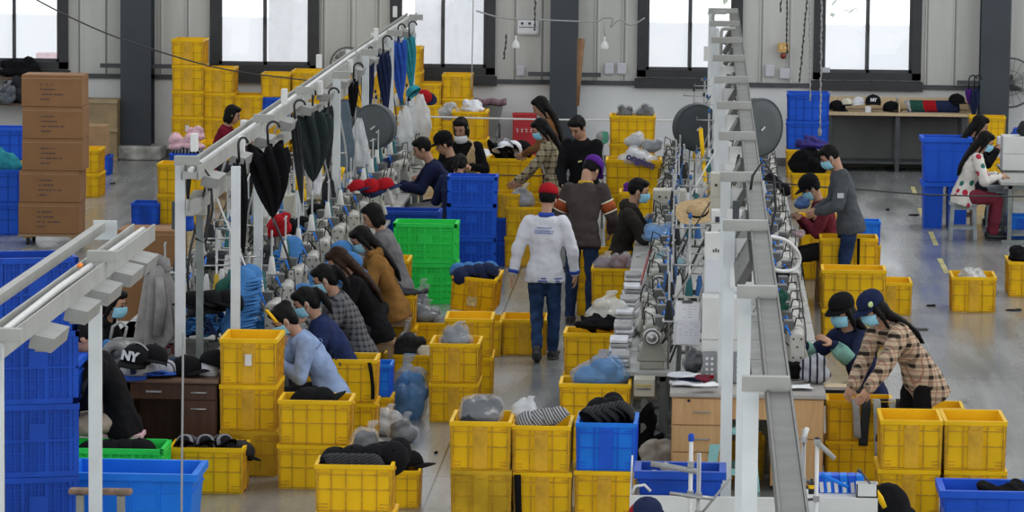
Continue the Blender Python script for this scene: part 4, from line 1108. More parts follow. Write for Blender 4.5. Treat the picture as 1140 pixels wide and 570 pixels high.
# ------------------------------------------------------------------ desks and machine tables
wood_o = None
def woodmat(name, a, b_, sc=1.0):
    nb = NB(name, .45, .4); n = nb.noise(3 * sc, 5, nb.scaled(9, 9, .8), .6)
    return nb.out(nb.mix(nb.step(n, .3, .7), a, b_))
beech = woodmat('beech_laminate', (.50, .29, .12), (.60, .37, .17)); brownw = woodmat('brown_laminate', (.055, .022, .012), (.085, .036, .018)); palew = woodmat('pale_ply', (.58, .44, .26), (.66, .52, .33))
edge_m = mat('grey_edge_band', (.36, .34, .31), .5, var=.1)
def desk(label, px0, px1, pyt, depth, m, topm, left_bank, right_door, H=.75):
    a, c = F(px0, pyt, H), F(px1, pyt, H); Wd = c.x - a.x; t = thing('office_desk', label, 'desk', ((a.x + c.x) / 2, a.y, 0)); h = Wd / 2
    b = MB(); b.box((0, depth / 2 - .01, H - .015), (Wd + .03, depth + .03, .03)); bevel(b.build('desktop', topm, t), .004)
    b = MB(); bk = Wd * .40
    x0, x1 = (-h, -h + bk) if left_bank else (h - bk, h)
    b.span((x0, .02, .06), (x1, depth - .02, H - .031)); b.build('drawer_case', m, t)
    for k, (z0, z1) in enumerate(((H - .245, H - .045), (H - .455, H - .255), (.07, H - .465)) if left_bank else ((H - .16, H - .045), (.08, H - .17))):
        b = MB(); b.span((x0 + .006, 0, z0), (x1 - .006, .019, z1)); d_ = bevel(b.build('drawer', m, t), .003)
        b = MB(); zc = z1 - .5 * (z1 - z0) if k < 2 else z1 - .08
        if not left_bank and k == 1: zc = z1 - .06
        b.tube([((x0 + x1) / 2 - .06, 0, zc), ((x0 + x1) / 2 - .06, -.02, zc), ((x0 + x1) / 2 + .06, -.02, zc), ((x0 + x1) / 2 + .06, 0, zc)], .006, 6); b.build('handle', greysteel if left_bank else chrome, d_)
    b = MB(); b.span((x1, .02, H - .20) if left_bank else (-h, .02, H - .16), (h - .40 if right_door else h, depth - .02, H - .031) if left_bank else (x0, depth - .02, H - .031)); b.build('centre_drawer', m, t)
    if not left_bank:
        b = MB(); b.box(((-h + x0) / 2, .0, H - .10), (.12, .02, .015)); b.build('handle', chrome, t)
        b = MB(); b.span((-h, .02, 0), (-h + .025, depth - .02, H - .031)); b.build('side_panel', m, t)
        b = MB(); b.span((-h, depth - .06, .15), (x0, depth - .04, H - .04)); b.build('modesty_panel', m, t)
    if right_door:
        b = MB(); b.span((h - .40, .02, .04), (h, depth - .02, H - .031)); b.build('cupboard', m, t)
        for z0, z1 in ((.06, .40), (.41, H - .04)):
            b = MB(); b.span((h - .395, 0, z0), (h - .005, .019, z1)); bevel(b.build('cupboard_door', m, t), .003)
    b = MB(); b.span((x0 + .02, .05, 0), (x1 - .02, depth - .05, .06)); b.build('plinth', darkgrey, t)
    if right_door:
        b = MB(); b.span((h - .38, .05, 0), (h - .02, depth - .05, .04)); b.build('plinth', darkgrey, t)
    return t
dk1 = desk('beech office desk with drawers at the near end of the right line', 748, 917, 437, .62, beech, edge_m, True, True)
b = MB(); b.disc((-.45, -.004, .69), .012, .01, 'y', 12); b.build('lock', black, dk1)
dk2 = desk('dark brown wooden desk piled with caps at left', 141, 243, 421, .60, brownw, mat('desk_top_brown', (.16, .09, .055), .4, var=.15), False, False)

tab_m = mat('table_top_pale', (.36, .36, .335), .4, var=.08); leg_m = mat('table_leg_green_grey', (.20, .22, .21), .5, var=.2)
def mtable(label, cx, cy, wx, ly, group, H=.75, edge=True):
    t = thing('machine_table', label, 'table', (cx, cy, 0), 0, group)
    b = MB(); b.box((0, 0, H - .02), (wx, ly - .02, .04)); bevel(b.build('tabletop', tab_m, t), .006)
    for sy in (-1, 1):
        b = MB(); y = sy * (ly / 2 - .12)
        b.box((0, y, .02), (wx * .9, .05, .04)); b.box((-wx * .3, y, H / 2 - .0), (.05, .04, H - .085)); b.box((wx * .3, y, H / 2), (.05, .04, H - .085)); b.box((0, y, H - .065), (wx * .85, .04, .05)); b.build('leg_frame', leg_m, t)
    b = MB(); b.box((0, 0, .10), (wx * .5, ly - .28, .025)); b.build('treadle', leg_m, t)
    b = MB(); b.box((0, -.10, H - .16), (wx * .42, .30, .22)); b.build('motor_box', cream, t)
    return t
def n_th(i): return ('nearest', 'second', 'third', 'fourth', 'fifth', 'sixth', 'seventh', 'eighth', 'ninth', 'tenth', 'eleventh', 'twelfth', 'thirteenth', 'fourteenth', 'fifteenth', 'sixteenth', 'seventeenth', 'eighteenth')[i]

# ------------------------------------------------------------------ sewing machines
mach_g = mat('machine_grey_green', (.24, .24, .195), .4, var=.12); mach_w = mat('machine_white', (.44, .43, .385), .38, var=.10); steel_p = metal('polished_steel', (.40, .40, .39), .3); darkplate = mat('machine_dark', (.10, .10, .095), .5, var=.2)
cone_ms = [mat('thread_' + n, c_, .9, var=.1) for n, c_ in (('white', (.55, .55, .52)), ('black', (.015, .015, .015)), ('teal', (.02, .11, .12)), ('yellow', (.5, .32, .03)), ('blue', (.03, .10, .26)))]
def machine(label, m, group, stand=True, tall=1.0):
    """X along the arm, handwheel at +X, worker at -Y"""
    t = thing('sewing_machine', label, 'sewing machine', (0, 0, 0), 0, group)
    b = MB(); b.box((0, 0, .03), (.50, .19, .06)); bevel(b.build('bed', m, t), .008)
    b = MB(); b.prism([(-.125, .06), (.125, .06), (.075, .20), (.060, .33 * tall), (-.060, .33 * tall), (-.075, .20)], .10, .24, 'yz'); bevel(b.build('column', m, t), .012)
    b = MB(); b.loft([((.24, 0, .285 * tall), (0, .062, 0), (0, 0, .062)), ((.0, 0, .295 * tall), (0, .058, 0), (0, 0, .055)), ((-.14, 0, .29 * tall), (0, .058, 0), (0, 0, .055)), ((-.24, 0, .28 * tall), (0, .060, 0), (0, 0, .065))], 16, True, 3.2); b.build('arm', m, t)
    hd = MB().box((-.205, 0, .215 * tall), (.085, .105, .22 * tall)); ho = bevel(hd.build('head', m, t), .012)
    b = MB(); b.box((-.252, 0, .235 * tall), (.012, .10, .20 * tall)); fp = bevel(b.build('faceplate', mach_w, ho), .004)
    b = MB()
    for y, z in ((-.03, .31), (.03, .31), (-.03, .17), (.03, .17), (0, .25)): b.disc((-.261, y, z * tall), .008, .008, 'x', 8)
    b.build('screws', black, fp)
    b = MB(); b.tube([(-.205, 0, .11 * tall), (-.205, 0, .055)], .006, 6); b.tube([(-.185, 0, .11 * tall), (-.185, 0, .065)], .005, 6); b.box((-.195, 0, .064), (.04, .02, .008)); b.build('needle_bar', steel_p, ho)
    b = MB(); b.lathe([(.02, 0), (.072, .004), (.075, .012), (.075, .028), (.066, .034), (.05, .026), (.03, .026), (.022, .045), (.001, .046)], 24, (.262, 0, .262 * tall), (0, PI / 2, 0)); hw = b.build('handwheel', steel_p, t)
    b = MB(); b.lathe([(.050, .0272), (.062, .034), (.064, .0352), (.048, .0282)], 24, (.262, 0, .262 * tall), (0, PI / 2, 0)); b.build('wheel_ring', darkplate, hw)
    b = MB(); b.disc((.02, -.064, .30 * tall), .022, .02, 'y', 12); b.build('tension_dial', steel_p, t)
    b = MB(); b.box((.17, -.07, .15), (.05, .012, .07)); b.build('stitch_plate', darkplate, t)
    b = MB(); b.tube([(.20, .02, .33 * tall), (.22, .0, .43), (.10, -.06, .45), (-.05, -.07, .36), (-.12, -.07, .28)], .006, 6); b.tube([(.15, .08, .2), (.2, .16, .3), (.1, .2, .2), (.05, .14, .03)], .008, 6); b.tube([(-.1, .06, .25), (-.05, .14, .33), (.08, .12, .28), (.16, .07, .18)], .005, 6); b.build('wiring', black, t)
    b = MB(); b.tube([(-.20, .05, .33 * tall), (-.16, .09, .42), (-.02, .1, .38), (.1, .08, .34)], .007, 6); b.build('air_tube', blu_l, t)
    b = MB(); b.box((.04, .02, .065), (.24, .14, .012)); b.build('bed_plate', darkplate, t)
    b = MB(); b.box((.10, .06, .37 * tall), (.14, .08, .08)); b.build('top_motor', darkplate, t)
    b = MB(); b.disc((.17, -.07, .24), .03, .02, 'y', 12); b.build('dial', darkplate, t)
    if stand:
        st = MB(); st.tube([(.19, .13, 0), (.19, .13, .78)], .008, 6); st.tube([(.05, .13, .76), (.33, .13, .76)], .006, 6); st.box((.19, .13, .40), (.30, .10, .012))
        so = st.build('thread_stand', steel_p, t)
        for k, xx in enumerate((.10, .28)):
            b = MB(); b.lathe([(.038, 0), (.036, .02), (.018, .15), (.010, .152), (.0, .152)], 14, (xx, .13, .41)); b.build('thread_cone', cone_ms[(k * 2 + len(label)) % 5], so)
    return t
def lighthead(t, loc):
    pass
proto_g = machine('grey sewing machine with a round handwheel, nearest on the right line', mach_g, 'sewing machines')
proto_w = machine('white sewing machine head beside the seated navy woman', mach_w, 'sewing machines', stand=False, tall=1.05)
proto_c = machine('cream sewing machine in front of the denim jacket woman', mach_w, 'sewing machines')
TZ = .75
# left side of the right line: workers look right, handwheels towards the camera
RLX, RRX, LRX, LLX = -.45, .68, -3.66, -4.62
tstart = F(720, 412, .75).y
first = True
for i in range(15):
    cy = tstart + .50 + i * 1.22
    mtable(f'{n_th(i)} machine table on the left side of the right machine line', RLX, cy, .50, 1.2, 'machine tables')
    lab = f'{n_th(i)} grey sewing machine with handwheel on the left side of the right line'
    if i == 0: o = proto_g; o.location = (RLX + .06, cy - .22, TZ); o.rotation_euler.z = -PI / 2
    else: o = dup(proto_g, (RLX + .06 + rnd.uniform(-.03, .03), cy - .2 + rnd.uniform(-.05, .05), TZ), -PI / 2 + rnd.uniform(-.1, .1), lab)
    if i < 12 and i not in (2, 5):
        d2 = dup(proto_g if i % 3 else proto_w, (RLX + .03 + rnd.uniform(-.03, .05), cy + .38, TZ), -PI / 2 + rnd.uniform(-.12, .12), f'machine at the back of the {n_th(i)} table on the left side of the right line')
# right side of the right line: faceplates towards the camera
rstart = F(880, 425, .75).y
for i in range(14):
    cy = rstart + .62 + i * 1.22
    mtable(f'{n_th(i)} machine table on the right side of the right machine line', RRX, cy, .56, 1.2, 'machine tables')
    lab = f'{n_th(i)} white machine head on the right side of the right line'
    if i == 0: o = proto_w; o.location = (RRX + .07, cy - .28, TZ); o.rotation_euler.z = PI / 2
    else: o = dup(proto_w, (RRX + .07 + rnd.uniform(-.04, .04), cy - .28 + rnd.uniform(-.05, .05), TZ), PI / 2 + rnd.uniform(-.1, .1), lab)
    dup(proto_w, (RRX + .10 + rnd.uniform(-.04, .04), cy + .30, TZ), PI / 2 + rnd.uniform(-.1, .1), f'machine at the back of the {n_th(i)} table on the right side of the right line')
# left line, women's side: they look left, so faceplates face the camera
lstart = F(300, 388, .75).y
for i in range(14):
    cy = lstart + .5 + i * 1.22
    mtable(f'{n_th(i)} machine table on the women side of the left machine line', LRX, cy, .60, 1.2, 'machine tables')
    lab = f'{n_th(i)} cream sewing machine on the women side of the left line'
    if i == 0: o = proto_c; o.location = (LRX + .12, cy - .1, TZ); o.rotation_euler.z = PI / 2
    else: o = dup(proto_c, (LRX + .10 + rnd.uniform(-.04, .06), cy - .1 + rnd.uniform(-.08, .08), TZ), PI / 2 + rnd.uniform(-.15, .15), lab)
    if i: dup(proto_w, (LRX - .08, cy + .42, TZ), PI / 2 + rnd.uniform(-.2, .2), f'machine at the back of the {n_th(i)} table on the women side of the left line')
for i in range(13):
    cy = lstart + 1.1 + i * 1.22
    mtable(f'{n_th(i)} machine table on the far side of the left machine line', LLX, cy, .60, 1.2, 'machine tables')
    dup(proto_g if i % 2 else proto_c, (LLX - .02, cy - .15, TZ), -PI / 2 + rnd.uniform(-.15, .15), f'{n_th(i)} sewing machine on the far side of the left line')
    dup(proto_w, (LLX + .12, cy + .36, TZ), -PI / 2 + rnd.uniform(-.2, .2), f'machine at the back of the {n_th(i)} table on the far side of the left line')

# ------------------------------------------------------------------ thread stands, boxes, fans, lamps in the lines
def tstand(label, h, cols, arms, group='thread stands'):
    t = thing('thread_stand', label, 'thread stand', (0, 0, 0), 0, group)
    b = MB(); b.box((0, 0, .008), (.12, .10, .016)); b.build('base', darkplate, t)
    b = MB(); b.tube([(0, 0, .01), (0, 0, h)], .011, 8); b.build('pole', steel_p, t)
    for k, z in enumerate(arms):
        b = MB(); b.tube([(-.14, 0, z), (.14, 0, z)], .007, 6)
        for xx in (-.13, 0, .13): b.tube([(xx, 0, z), (xx, -.04, z + .03)], .004, 5)
        b.build('arm', steel_p, t)
    b = MB(); b.box((0, 0, h * .42), (.26, .09, .012)); tr_ = b.build('tray', mach_w, t)
    for k, c_ in enumerate(cols):
        b = MB(); b.lathe([(.036, 0), (.034, .02), (.016, .14), (.008, .142), (0, .142)], 12, (-.085 + .085 * k, 0, h * .42 + .006)); b.build('thread_cone', cone_ms[c_], tr_)
    b = MB(); b.lathe([(.016, 0), (.018, .01), (.012, .035), (0, .04)], 10, (0, 0, h)); b.build('tip', cone_ms[4] if len(cols) > 2 else black, t)
    return t
ts = [tstand('tall steel thread stand with white and yellow cones in the left line', .82, (0, 3), (.55, .74)), tstand('tall steel thread stand with three cones in the left line', .95, (0, 2, 4), (.62, .88)), tstand('steel thread stand with black and white cones in the left line', .72, (1, 0), (.66,))]
for o in ts: o.location = (-4.14, 40 + ts.index(o) * .6, TZ)
r3 = random.Random(5)
for nm, x0, x1, y0, y1, n, g in (('left', -4.25, -3.85, lstart + .2, 55, 20, 'thread stands along the left line'), ('right', -.15, .34, tstart + .6, 55, 22, 'thread stands along the right line')):
    for i in range(n):
        yy = y0 + (y1 - y0) * (i / n) ** 1.25
        dup(ts[i % 3], (r3.uniform(x0, x1), yy + r3.uniform(-.1, .1), .0 if nm == 'x' else TZ - .0), r3.uniform(-.5, .5), f'slim steel thread stand rising from the middle of the {nm} machine line', g, (1, 1, r3.uniform(.85, 1.2)))
# centre boards that the stands and boxes rest on
for nm, x0, x1, y0 in (('left', LLX + .31, LRX - .31, lstart + .5), ('right', RLX + .29, RRX - .29, tstart + .02)):
    t = thing('centre_shelf', f'long pale shelf along the middle of the {nm} machine line', 'shelf', ((x0 + x1) / 2, (y0 + 56) / 2, 0)); L = 56 - y0
    b = MB(); b.box((0, 0, .735), (x1 - x0, L, .03)); b.build('board', tab_m, t)
    for k in range(int(L / 2.4) + 1):
        b = MB(); b.box((0, -L / 2 + .1 + k * 2.4, .36), (.05, .05, .72)); b.build('leg', leg_m, t)
def cbox(label, px, py_bot, z, w, d, h, m=cream, dots=(), text=None, panel=None, cat='cabinet', name='control_cabinet', s=None):
    p = F(px, py_bot, z) if s is None else D(px, py_bot, s); z = p.z; pd = s is not None
    t = thing(name, label, cat, (p.x, p.y, z))
    b = MB(); b.box((0, d / 2, h / 2), (w, d, h)); bevel(b.build('housing', m, t), .008)
    if panel:
        b = MB(); b.box((panel[0], -.004, panel[1]), (panel[2], .008, panel[3])); b.build('panel', panel[4], t)
    for x, zz, r_, mm in dots:
        b = MB(); b.disc((x, -.006, zz), r_, .014, 'y', 12); b.build('button', mm, t)
    b = MB(); b.box((0, -.002, h * .5), (w * .98, .004, .006)); b.build('seam', edge_m, t)
    if pd and z > .12:
        b = MB(); b.box((0, d / 2, -z / 2), (min(.12, w * .5), min(.12, d * .8), z)); b.build('pedestal', leg_m, t)
    return t
cb1 = cbox('tall white control cabinet standing on the beech desk', 806, 425, .755, .36, .28, .66, white_paint)
b = MB(); b.box((0, -.006, .04), (.36, .010, .05)); b.build('foot_panel', offwhite, cb1)
for xx in (-.115, .125):
    b = MB(); b.box((xx, -.03, .12), (.11, .03, .24)); pl = b.build('socket_strip', mat('socket_grey', (.25, .26, .27), .5, metal=.4), cb1)
    b = MB()
    for r_ in range(4):
        for c_ in range(2): b.disc((xx - .02 + .04 * c_, -.048, .06 + .042 * r_), .012, .006, 'y', 10)
    b.build('holes', socket_m, pl)
    b = MB(); b.box((xx + .02, -.055, .045), (.03, .02, .03)); b.build('plug', c_red if xx < 0 else yel, pl)
cb2 = cbox('upper white machine board with printed heading above the white cabinet', 812, 330, .0, .40, .10, .50, white_paint, s=142)
b = MB()
r4 = random.Random(3)
for k in range(15): b.box((-.13 + .019 * k, -.003, .36 + r4.uniform(-.003, .003)), (.010 if r4.random() < .7 else .014, .004, r4.choice((.016, .022, .030)))) if k not in (6, 7) else None
b.build('printed_heading', ink, cb2)
b = MB(); b.box((-.02, -.004, .16), (.34, .006, .26)); b.build('blank_panel', mat('pale_lilac_panel', (.60, .62, .66), .4, var=.03), cb2)
cb3 = cbox('white box with dark symbols above the printed machine board', 812, 262, .0, .30, .2, .20, white_paint, s=136, panel=(-.1, .13, .035, .045, ink))
for lab, px, py, s_, w_, h_, d_ in (('cream control cabinet with dark buttons under the red caps', 386, 258, 106, .42, .40, .3), ('cream machine cabinet behind the hanging black umbrellas', 303, 262, 112, .40, .40, .3), ('cream machine cabinet right of the red cap bundle', 345, 222, 107, .3, .22, .25),
        ('long cream machine bed left of the straw hat', 745, 240, 108, .34, .26, .3), ('small cream cabinet above the left blue stacks', 352, 300, 118, .14, .14, .12), ('white cabinet low among the right line cables', 806, 245, 130, .24, .4, .2)):
    cbox(lab, px, py, 0, w_, d_, h_, cream, dots=((-w_ * .3, h_ * .75, .012, black), (w_ * .32, h_ * .45, .012, black), (-w_ * .1, h_ * .72, .01, black)), s=s_)
cover_d = mat('fan_cover_dark', (.04, .047, .05), .75, var=.12, scale=3, bump=.2, bscale=10)
cover_m = mat('fan_cover_grey', (.085, .097, .10), .75, var=.12, scale=3, bump=.2, bscale=10)
def fan(label, px, py, s_, r_, yaw=0, m=cover_m, strap=True):
    p = D(px, py, s_); t = thing('pedestal_fan', label, 'fan', (p.x, p.y, 0), yaw)
    M_ = Matrix.Translation((0, 0, p.z)) @ Matrix.Rotation(PI / 2, 4, 'X')
    b = MB(); b.M = M_; b.lathe([(.0, .03), (r_ * .6, .028), (r_ * .96, .02), (r_, .0), (r_, -.10), (r_ * .9, -.13), (r_ * .4, -.15), (0, -.15)], 36); b.build('cloth_cover', m, t)
    b = MB(); b.M = M_; b.lathe([(r_ * .985, .024), (r_ + .008, .012), (r_ + .008, -.002), (r_ * .985, -.01)], 36); b.build('rim', darkgrey, t)
    b = MB(); b.M = M_; b.lathe([(.0, -.15), (.07, -.15), (.08, -.2), (.06, -.32), (0, -.33)], 16); b.build('motor', darkgrey, t)
    b = MB(); b.tube([(0, .22, p.z - .05), (0, .22, .03)], .018, 8); b.build('pole', steel_p, t)
    b = MB(); b.lathe([(.24, 0), (.24, .015), (.05, .045), (0, .045)], 20, (0, .22, 0)); b.build('base', darkgrey, t)
    if strap:
        b = MB(); b.bar((-.02, -.045, p.z - .03), (.035, -.045, p.z + .01), .02, .01, (0, 1, 0)); b.build('strap', chrome, t)
    return t
fan('grey cloth-covered pedestal fan behind the navy sweater man', 416, 141, 98, .25, R(-18))
fan('dark cloth-covered pedestal fan left of the right rail', 776, 142, 98, .265, R(22), m=cover_d)
fan('grey cloth-covered pedestal fan right of the right rail', 846, 142, 101, .32, R(40))
fan('grey cloth-covered fan half hidden behind the black umbrellas', 382, 133, 92, .24, R(30))
# small white spot lamps and filters on the rails
def filt(label, px, py, s_, bm, k=1.):
    p = D(px, py, s_); t = thing('air_filter', label, 'filter', p); t.scale = (k,) * 3
    b = MB(); b.lathe([(0, .0), (.05, .0), (.055, .02), (.055, .05), (.03, .055), (.022, .10), (.015, .13), (0, .135)], 18); b.build('white_cap', socket_m, t)
    b = MB(); b.lathe([(0, -.12), (.04, -.12), (.05, -.10), (.05, 0), (0, 0)], 18); b.build('bowl', bm, t)
    b = MB(); b.tube([(0, 0, .13), (.02, 0, .3), (.1, 0, .42), (.18, .02, .30), (.2, 0, .05), (.14, 0, -.22), (.06, 0, -.18)], .010, 8); b.build('hose', black, t)
    b = MB(); b.box((-.10, 0, .0), (.05, .05, .22)); b.build('bracket', darkgrey, t)
    return t
filt('white capped air filter with blue bowl at the left rail frame', 209, 240, 140, blu_d)
filt('white hanging lamp bell with black hose on the right rail', 834, 240, 148, socket_m, 1.0)
b = cbox('small cream gauge box on the left rail frame', 222, 240, 0, .11, .06, .2, offwhite, s=139, name='gauge_box', cat='box')
bb_ = MB().disc((-.02, -.035, .14), .06, .05, 'y', 18).build('dial', cream, b)
# cables looping from rail to machines
def cable(label, pts, r_, m, group=None):
    b = MB(); q = []
    P_ = [Vector(p) for p in pts]
    for i in range(len(P_) - 1):
        p0 = P_[max(0, i - 1)]; p1, p2 = P_[i], P_[i + 1]; p3 = P_[min(len(P_) - 1, i + 2)]
        for k in range(8):
            t_ = k / 8; q.append(.5 * ((2 * p1) + (p2 - p0) * t_ + (2 * p0 - 5 * p1 + 4 * p2 - p3) * t_ * t_ + (3 * p1 - p0 - 3 * p2 + p3) * t_ ** 3))
    q.append(P_[-1]); b.tube(q, r_, 6); return tag(b.build('cable', m), label, 'cable', group)
wire_g = mat('grey_wire', (.30, .30, .29), .5, var=0); wire_d = mat('dark_wire', (.03, .03, .03), .5, var=0)
r5 = random.Random(11)
for nm, xr, ys, n in (('left', LX, lstart + .5, 18), ('right', rx - .05, tstart + .3, 20)):
    for i in range(n):
        y = ys + (55 - ys) * (i / n) ** 1.2; sx = r5.choice((-1, 1)); x1 = xr + sx * r5.uniform(.15, .5) - (.15 if nm == 'right' else 0); sag = r5.uniform(.1, .5)
        cable(f'thin cable dropping from the {nm} overhead rail to the machines', [(xr, y, 2.25), (xr + sx * .1, y - .1, 1.9), ((xr + x1) / 2 + sx * .12, y - .2, 1.35), (x1, y - .1, 1.0 - sag * .3), (x1 - sx * .06, y, .78)], r5.choice((.007, .009, .012)), r5.choice((wire_g, wire_d, wire_d, socket_m)), f'cables of the {nm} line')
def pcable(label, pts, r_, m, cat='cable'):
    return cable(label, [D(*p) for p in pts], r_, m)
pcable('thick black hose coiled by the left rail frame', [(212, 190, 139), (219, 186, 139), (230, 196, 138), (233, 225, 138), (228, 262, 138), (218, 258, 138), (212, 235, 138)], .013, black)
pcable('black hose loop hanging from the left rail frame', [(210, 225, 140), (208, 205, 140), (214, 190, 140), (224, 190, 140), (229, 205, 140), (224, 225, 140)], .012, black)
pcable('thick white hose loop beside the right rail', [(850, 262, 140), (875, 268, 138), (890, 285, 137), (884, 300, 137), (862, 300, 138), (852, 285, 139)], .016, socket_m)
pcable('black hose curving behind the white lamp bell', [(828, 200, 138), (833, 192, 138), (838, 205, 138), (838, 222, 138)], .012, black)
pcable('long dark wire strung high across the left half of the hall', [(30, -6, 95), (80, 20, 90), (140, 45, 86), (240, 75, 82), (330, 88, 80), (392, 95, 80)], .010, wire_d)
pcable('thin wire strung across the middle aisle at shoulder height', [(310, 168, 92), (420, 182, 92), (520, 193, 92), (640, 196, 92), (740, 193, 92), (815, 186, 92)], .007, wire_d)
pcable('dark wire sagging across the open floor at right', [(838, 200, 104), (900, 207, 104), (960, 211, 104), (1040, 217, 104), (1150, 219, 104)], .009, wire_d)
pcable('pale straight pipe strung across the aisle between the rails', [(378, 127, 88), (480, 130, 88), (600, 133, 88), (720, 134, 88), (822, 135, 88)], .012, socket_m)
for px_, y0_, y1_, s_, l_ in ((397, -5, 215, 100, 'thin vertical steel rod hanging in front of the umbrellas'), (204, 370, 575, 165, 'thin worn rod standing in front of the brown desk'), (527, -5, 100, 82, 'thin hanging cord in front of the third window')):
    pcable(l_, [(px_, y0_, s_), (px_ - 1, (y0_ + y1_) / 2, s_), (px_ - 2, y1_, s_)], .008, greysteel)
# ------------------------------------------------------------------ umbrellas on the left rail
def umbrella(label, px, py, s_, L, r_, m, lean=0., handle=black, tie=True, ph=0.):
    p = D(px, py, s_); t = thing('folded_umbrella', label, 'umbrella', p, ph, 'umbrellas hung on the left rail')
    t.rotation_euler = (0, R(lean), ph)
    b = MB(); b.tube([(.055 - .055 * math.cos(R(a)), 0, .055 * math.sin(R(a)) - .055) for a in range(0, 181, 20)][::-1] + [(0, 0, -.08), (0, 0, -.20)], .011, 8); b.build('crook_handle', handle, t)
    b = MB(); b.tube([(0, 0, -.18), (0, 0, -L)], [.007, .005], 8); b.tube([(0, 0, -L), (0, 0, -L - .06)], [.006, .003], 6); b.build('shaft', darkgrey, t)
    b = MB(); z0 = -.20; H = L - .22
    def f(u, v):
        a = 2 * PI * v; fold = abs(math.sin(4 * a + .6)); k = (1 - u)
        env = r_ * (.35 + .65 * math.sin(PI * min(1, (u + .18) * .80)) ** .7) * (k ** .55) + .008
        rr_ = env * (.50 + .50 * fold) ; tw = a + 1.0 * u + ph
        zz = z0 - H * u + (-.06 * (1 - fold) * (1 - u) ** 4) + (.03 * math.sin(3 * a + ph) * (1 - u) ** 4)
        return (rr_ * math.cos(tw), rr_ * math.sin(tw), zz)
    b.grid(f, 14, 48); b.build('canopy', m, t, solid=.004)
    if tie:
        b = MB(); b.tube([(r_ * .62 * math.cos(R(a)), r_ * .62 * math.sin(R(a)), z0 - H * .42 + .01 * math.sin(R(a))) for a in range(0, 361, 30)], .008, 6); b.build('strap', m, t)
    return t
umbrella('large loose black umbrella hung nearest the red bundle', 297, 136, 127, .86, .23, c_black, -4, ph=.3)
umbrella('long slim black umbrella hung at the near end of the long rail', 265, 154, 135, .98, .065, c_black, -4, ph=.9)
umbrella('slim tightly rolled black umbrella between the two loose black ones', 327, 112, 118, 1.0, .05, c_char, -5, ph=.4)
umbrella('loose black umbrella with a wide top, second of the large ones', 348, 101, 113, .92, .24, mat('black_green_cloth', (.012, .022, .022), .9, var=.2), -2, ph=1.4)
umbrella('slender dark umbrella hung just past the second large black one', 366, 98, 108.5, .85, .06, c_char, 0, ph=.4)
umbrella('navy umbrella hung before the far blue one', 426, 40, 93, .98, .10, c_navy, -3, ph=.2)
umbrella('dark navy folded umbrella in the middle of the far rail', 410, 52, 97, .86, .09, c_navy, 2, ph=1.2)
umbrella('blue umbrella near the far end of the long rail', 443, 27, 89, 1.0, .12, c_royal, -3, ph=.7)
umbrella('teal umbrella hung last at the far end of the long rail', 455, 24, 86, .92, .09, c_teal, -3, ph=.5)
umbrella('short black umbrella low on the far rail', 394, 70, 101, .62, .06, c_black, 1, ph=.5)
# pale raincoats and plastic bags hanging with them
def drape(label, px, py, s_, w, L, m, name='hanging_bag', cat='bag', seed=0, flare=1.5):
    p = D(px, py, s_); b = MB()
    def f(u, v):
        a = 2 * PI * v; rr_ = w * (.25 + (flare - .25) * min(1, u * 1.6) ** .7) * (1 - .25 * max(0, u - .75) * 4)
        n_ = noise.noise(Vector((math.cos(a) * 2 + seed, math.sin(a) * 2, u * 4)))
        return (rr_ * math.cos(a) * (1 + .35 * n_), rr_ * .55 * math.sin(a) * (1 + .35 * n_), -L * u + .03 * n_)
    b.grid(f, 14, 28)
    o = b.build(name, m, None, p, 0, solid=.003); return tag(o, label, cat)
drape('translucent white bag hanging before the grey fan', 400, 132, 99, .085, .75, f_white, seed=1)
drape('thin white plastic bag with cap inside hanging left of the red cap', 452, 118, 92, .07, .55, f_white, seed=2)
drape('small white cloth hanging behind the second large umbrella', 350, 150, 112, .05, .6, c_white, 'hanging_cloth', 'cloth', 4)
drape('clear bag of pale blue caps hanging at the far end of the rail', 468, 105, 90, .09, .55, f_white, seed=5)
drape('dark cloth hanging low between the umbrellas', 366, 190, 108, .05, .42, c_char, 'hanging_cloth', 'cloth', 6)
drape('slate cloth hanging behind the second large umbrella', 384, 112, 100, .07, .8, mat('slate_blue_cloth', (.10, .14, .17), .9, var=.2), 'hanging_cloth', 'cloth', 7)
def hazard(label, px0, py0, px1, py1, s_, segs):
    p = D(px0, py0, s_); q = D(px1, py1, s_); t = thing('wrapped_tube', label, 'tube', p)
    d = q - p; n = len(segs)
    for i, m in enumerate(segs):
        b = MB(); b.tube([d * (i / n), d * ((i + 1) / n)], .024 if i % 2 == 0 else .021, 10); b.build('sleeve', m, t)
    return t
hazard('yellow wrapped tube hanging right of the largest black umbrella', 332, 178, 331, 212, 113, (yel,))
hazard('yellow wrapped tube with black top behind the rolled umbrella', 336, 182, 339, 224, 112, (black, yel, yel))
hazard('yellow and black banded tube slanting over the cream cabinet', 382, 186, 369, 241, 106, (yel, yel, black, c_char, black, yel))
hazard('yellow tube hanging beside the second large umbrella', 356, 204, 355, 224, 106, (yel,))
hazard('leaning yellow bar before the dark covered fan', 780, 143, 787, 222, 102, (yel, yel))
hazard('yellow band hanging at the far rail before the stacks', 388, 86, 392, 112, 92, (yel,))

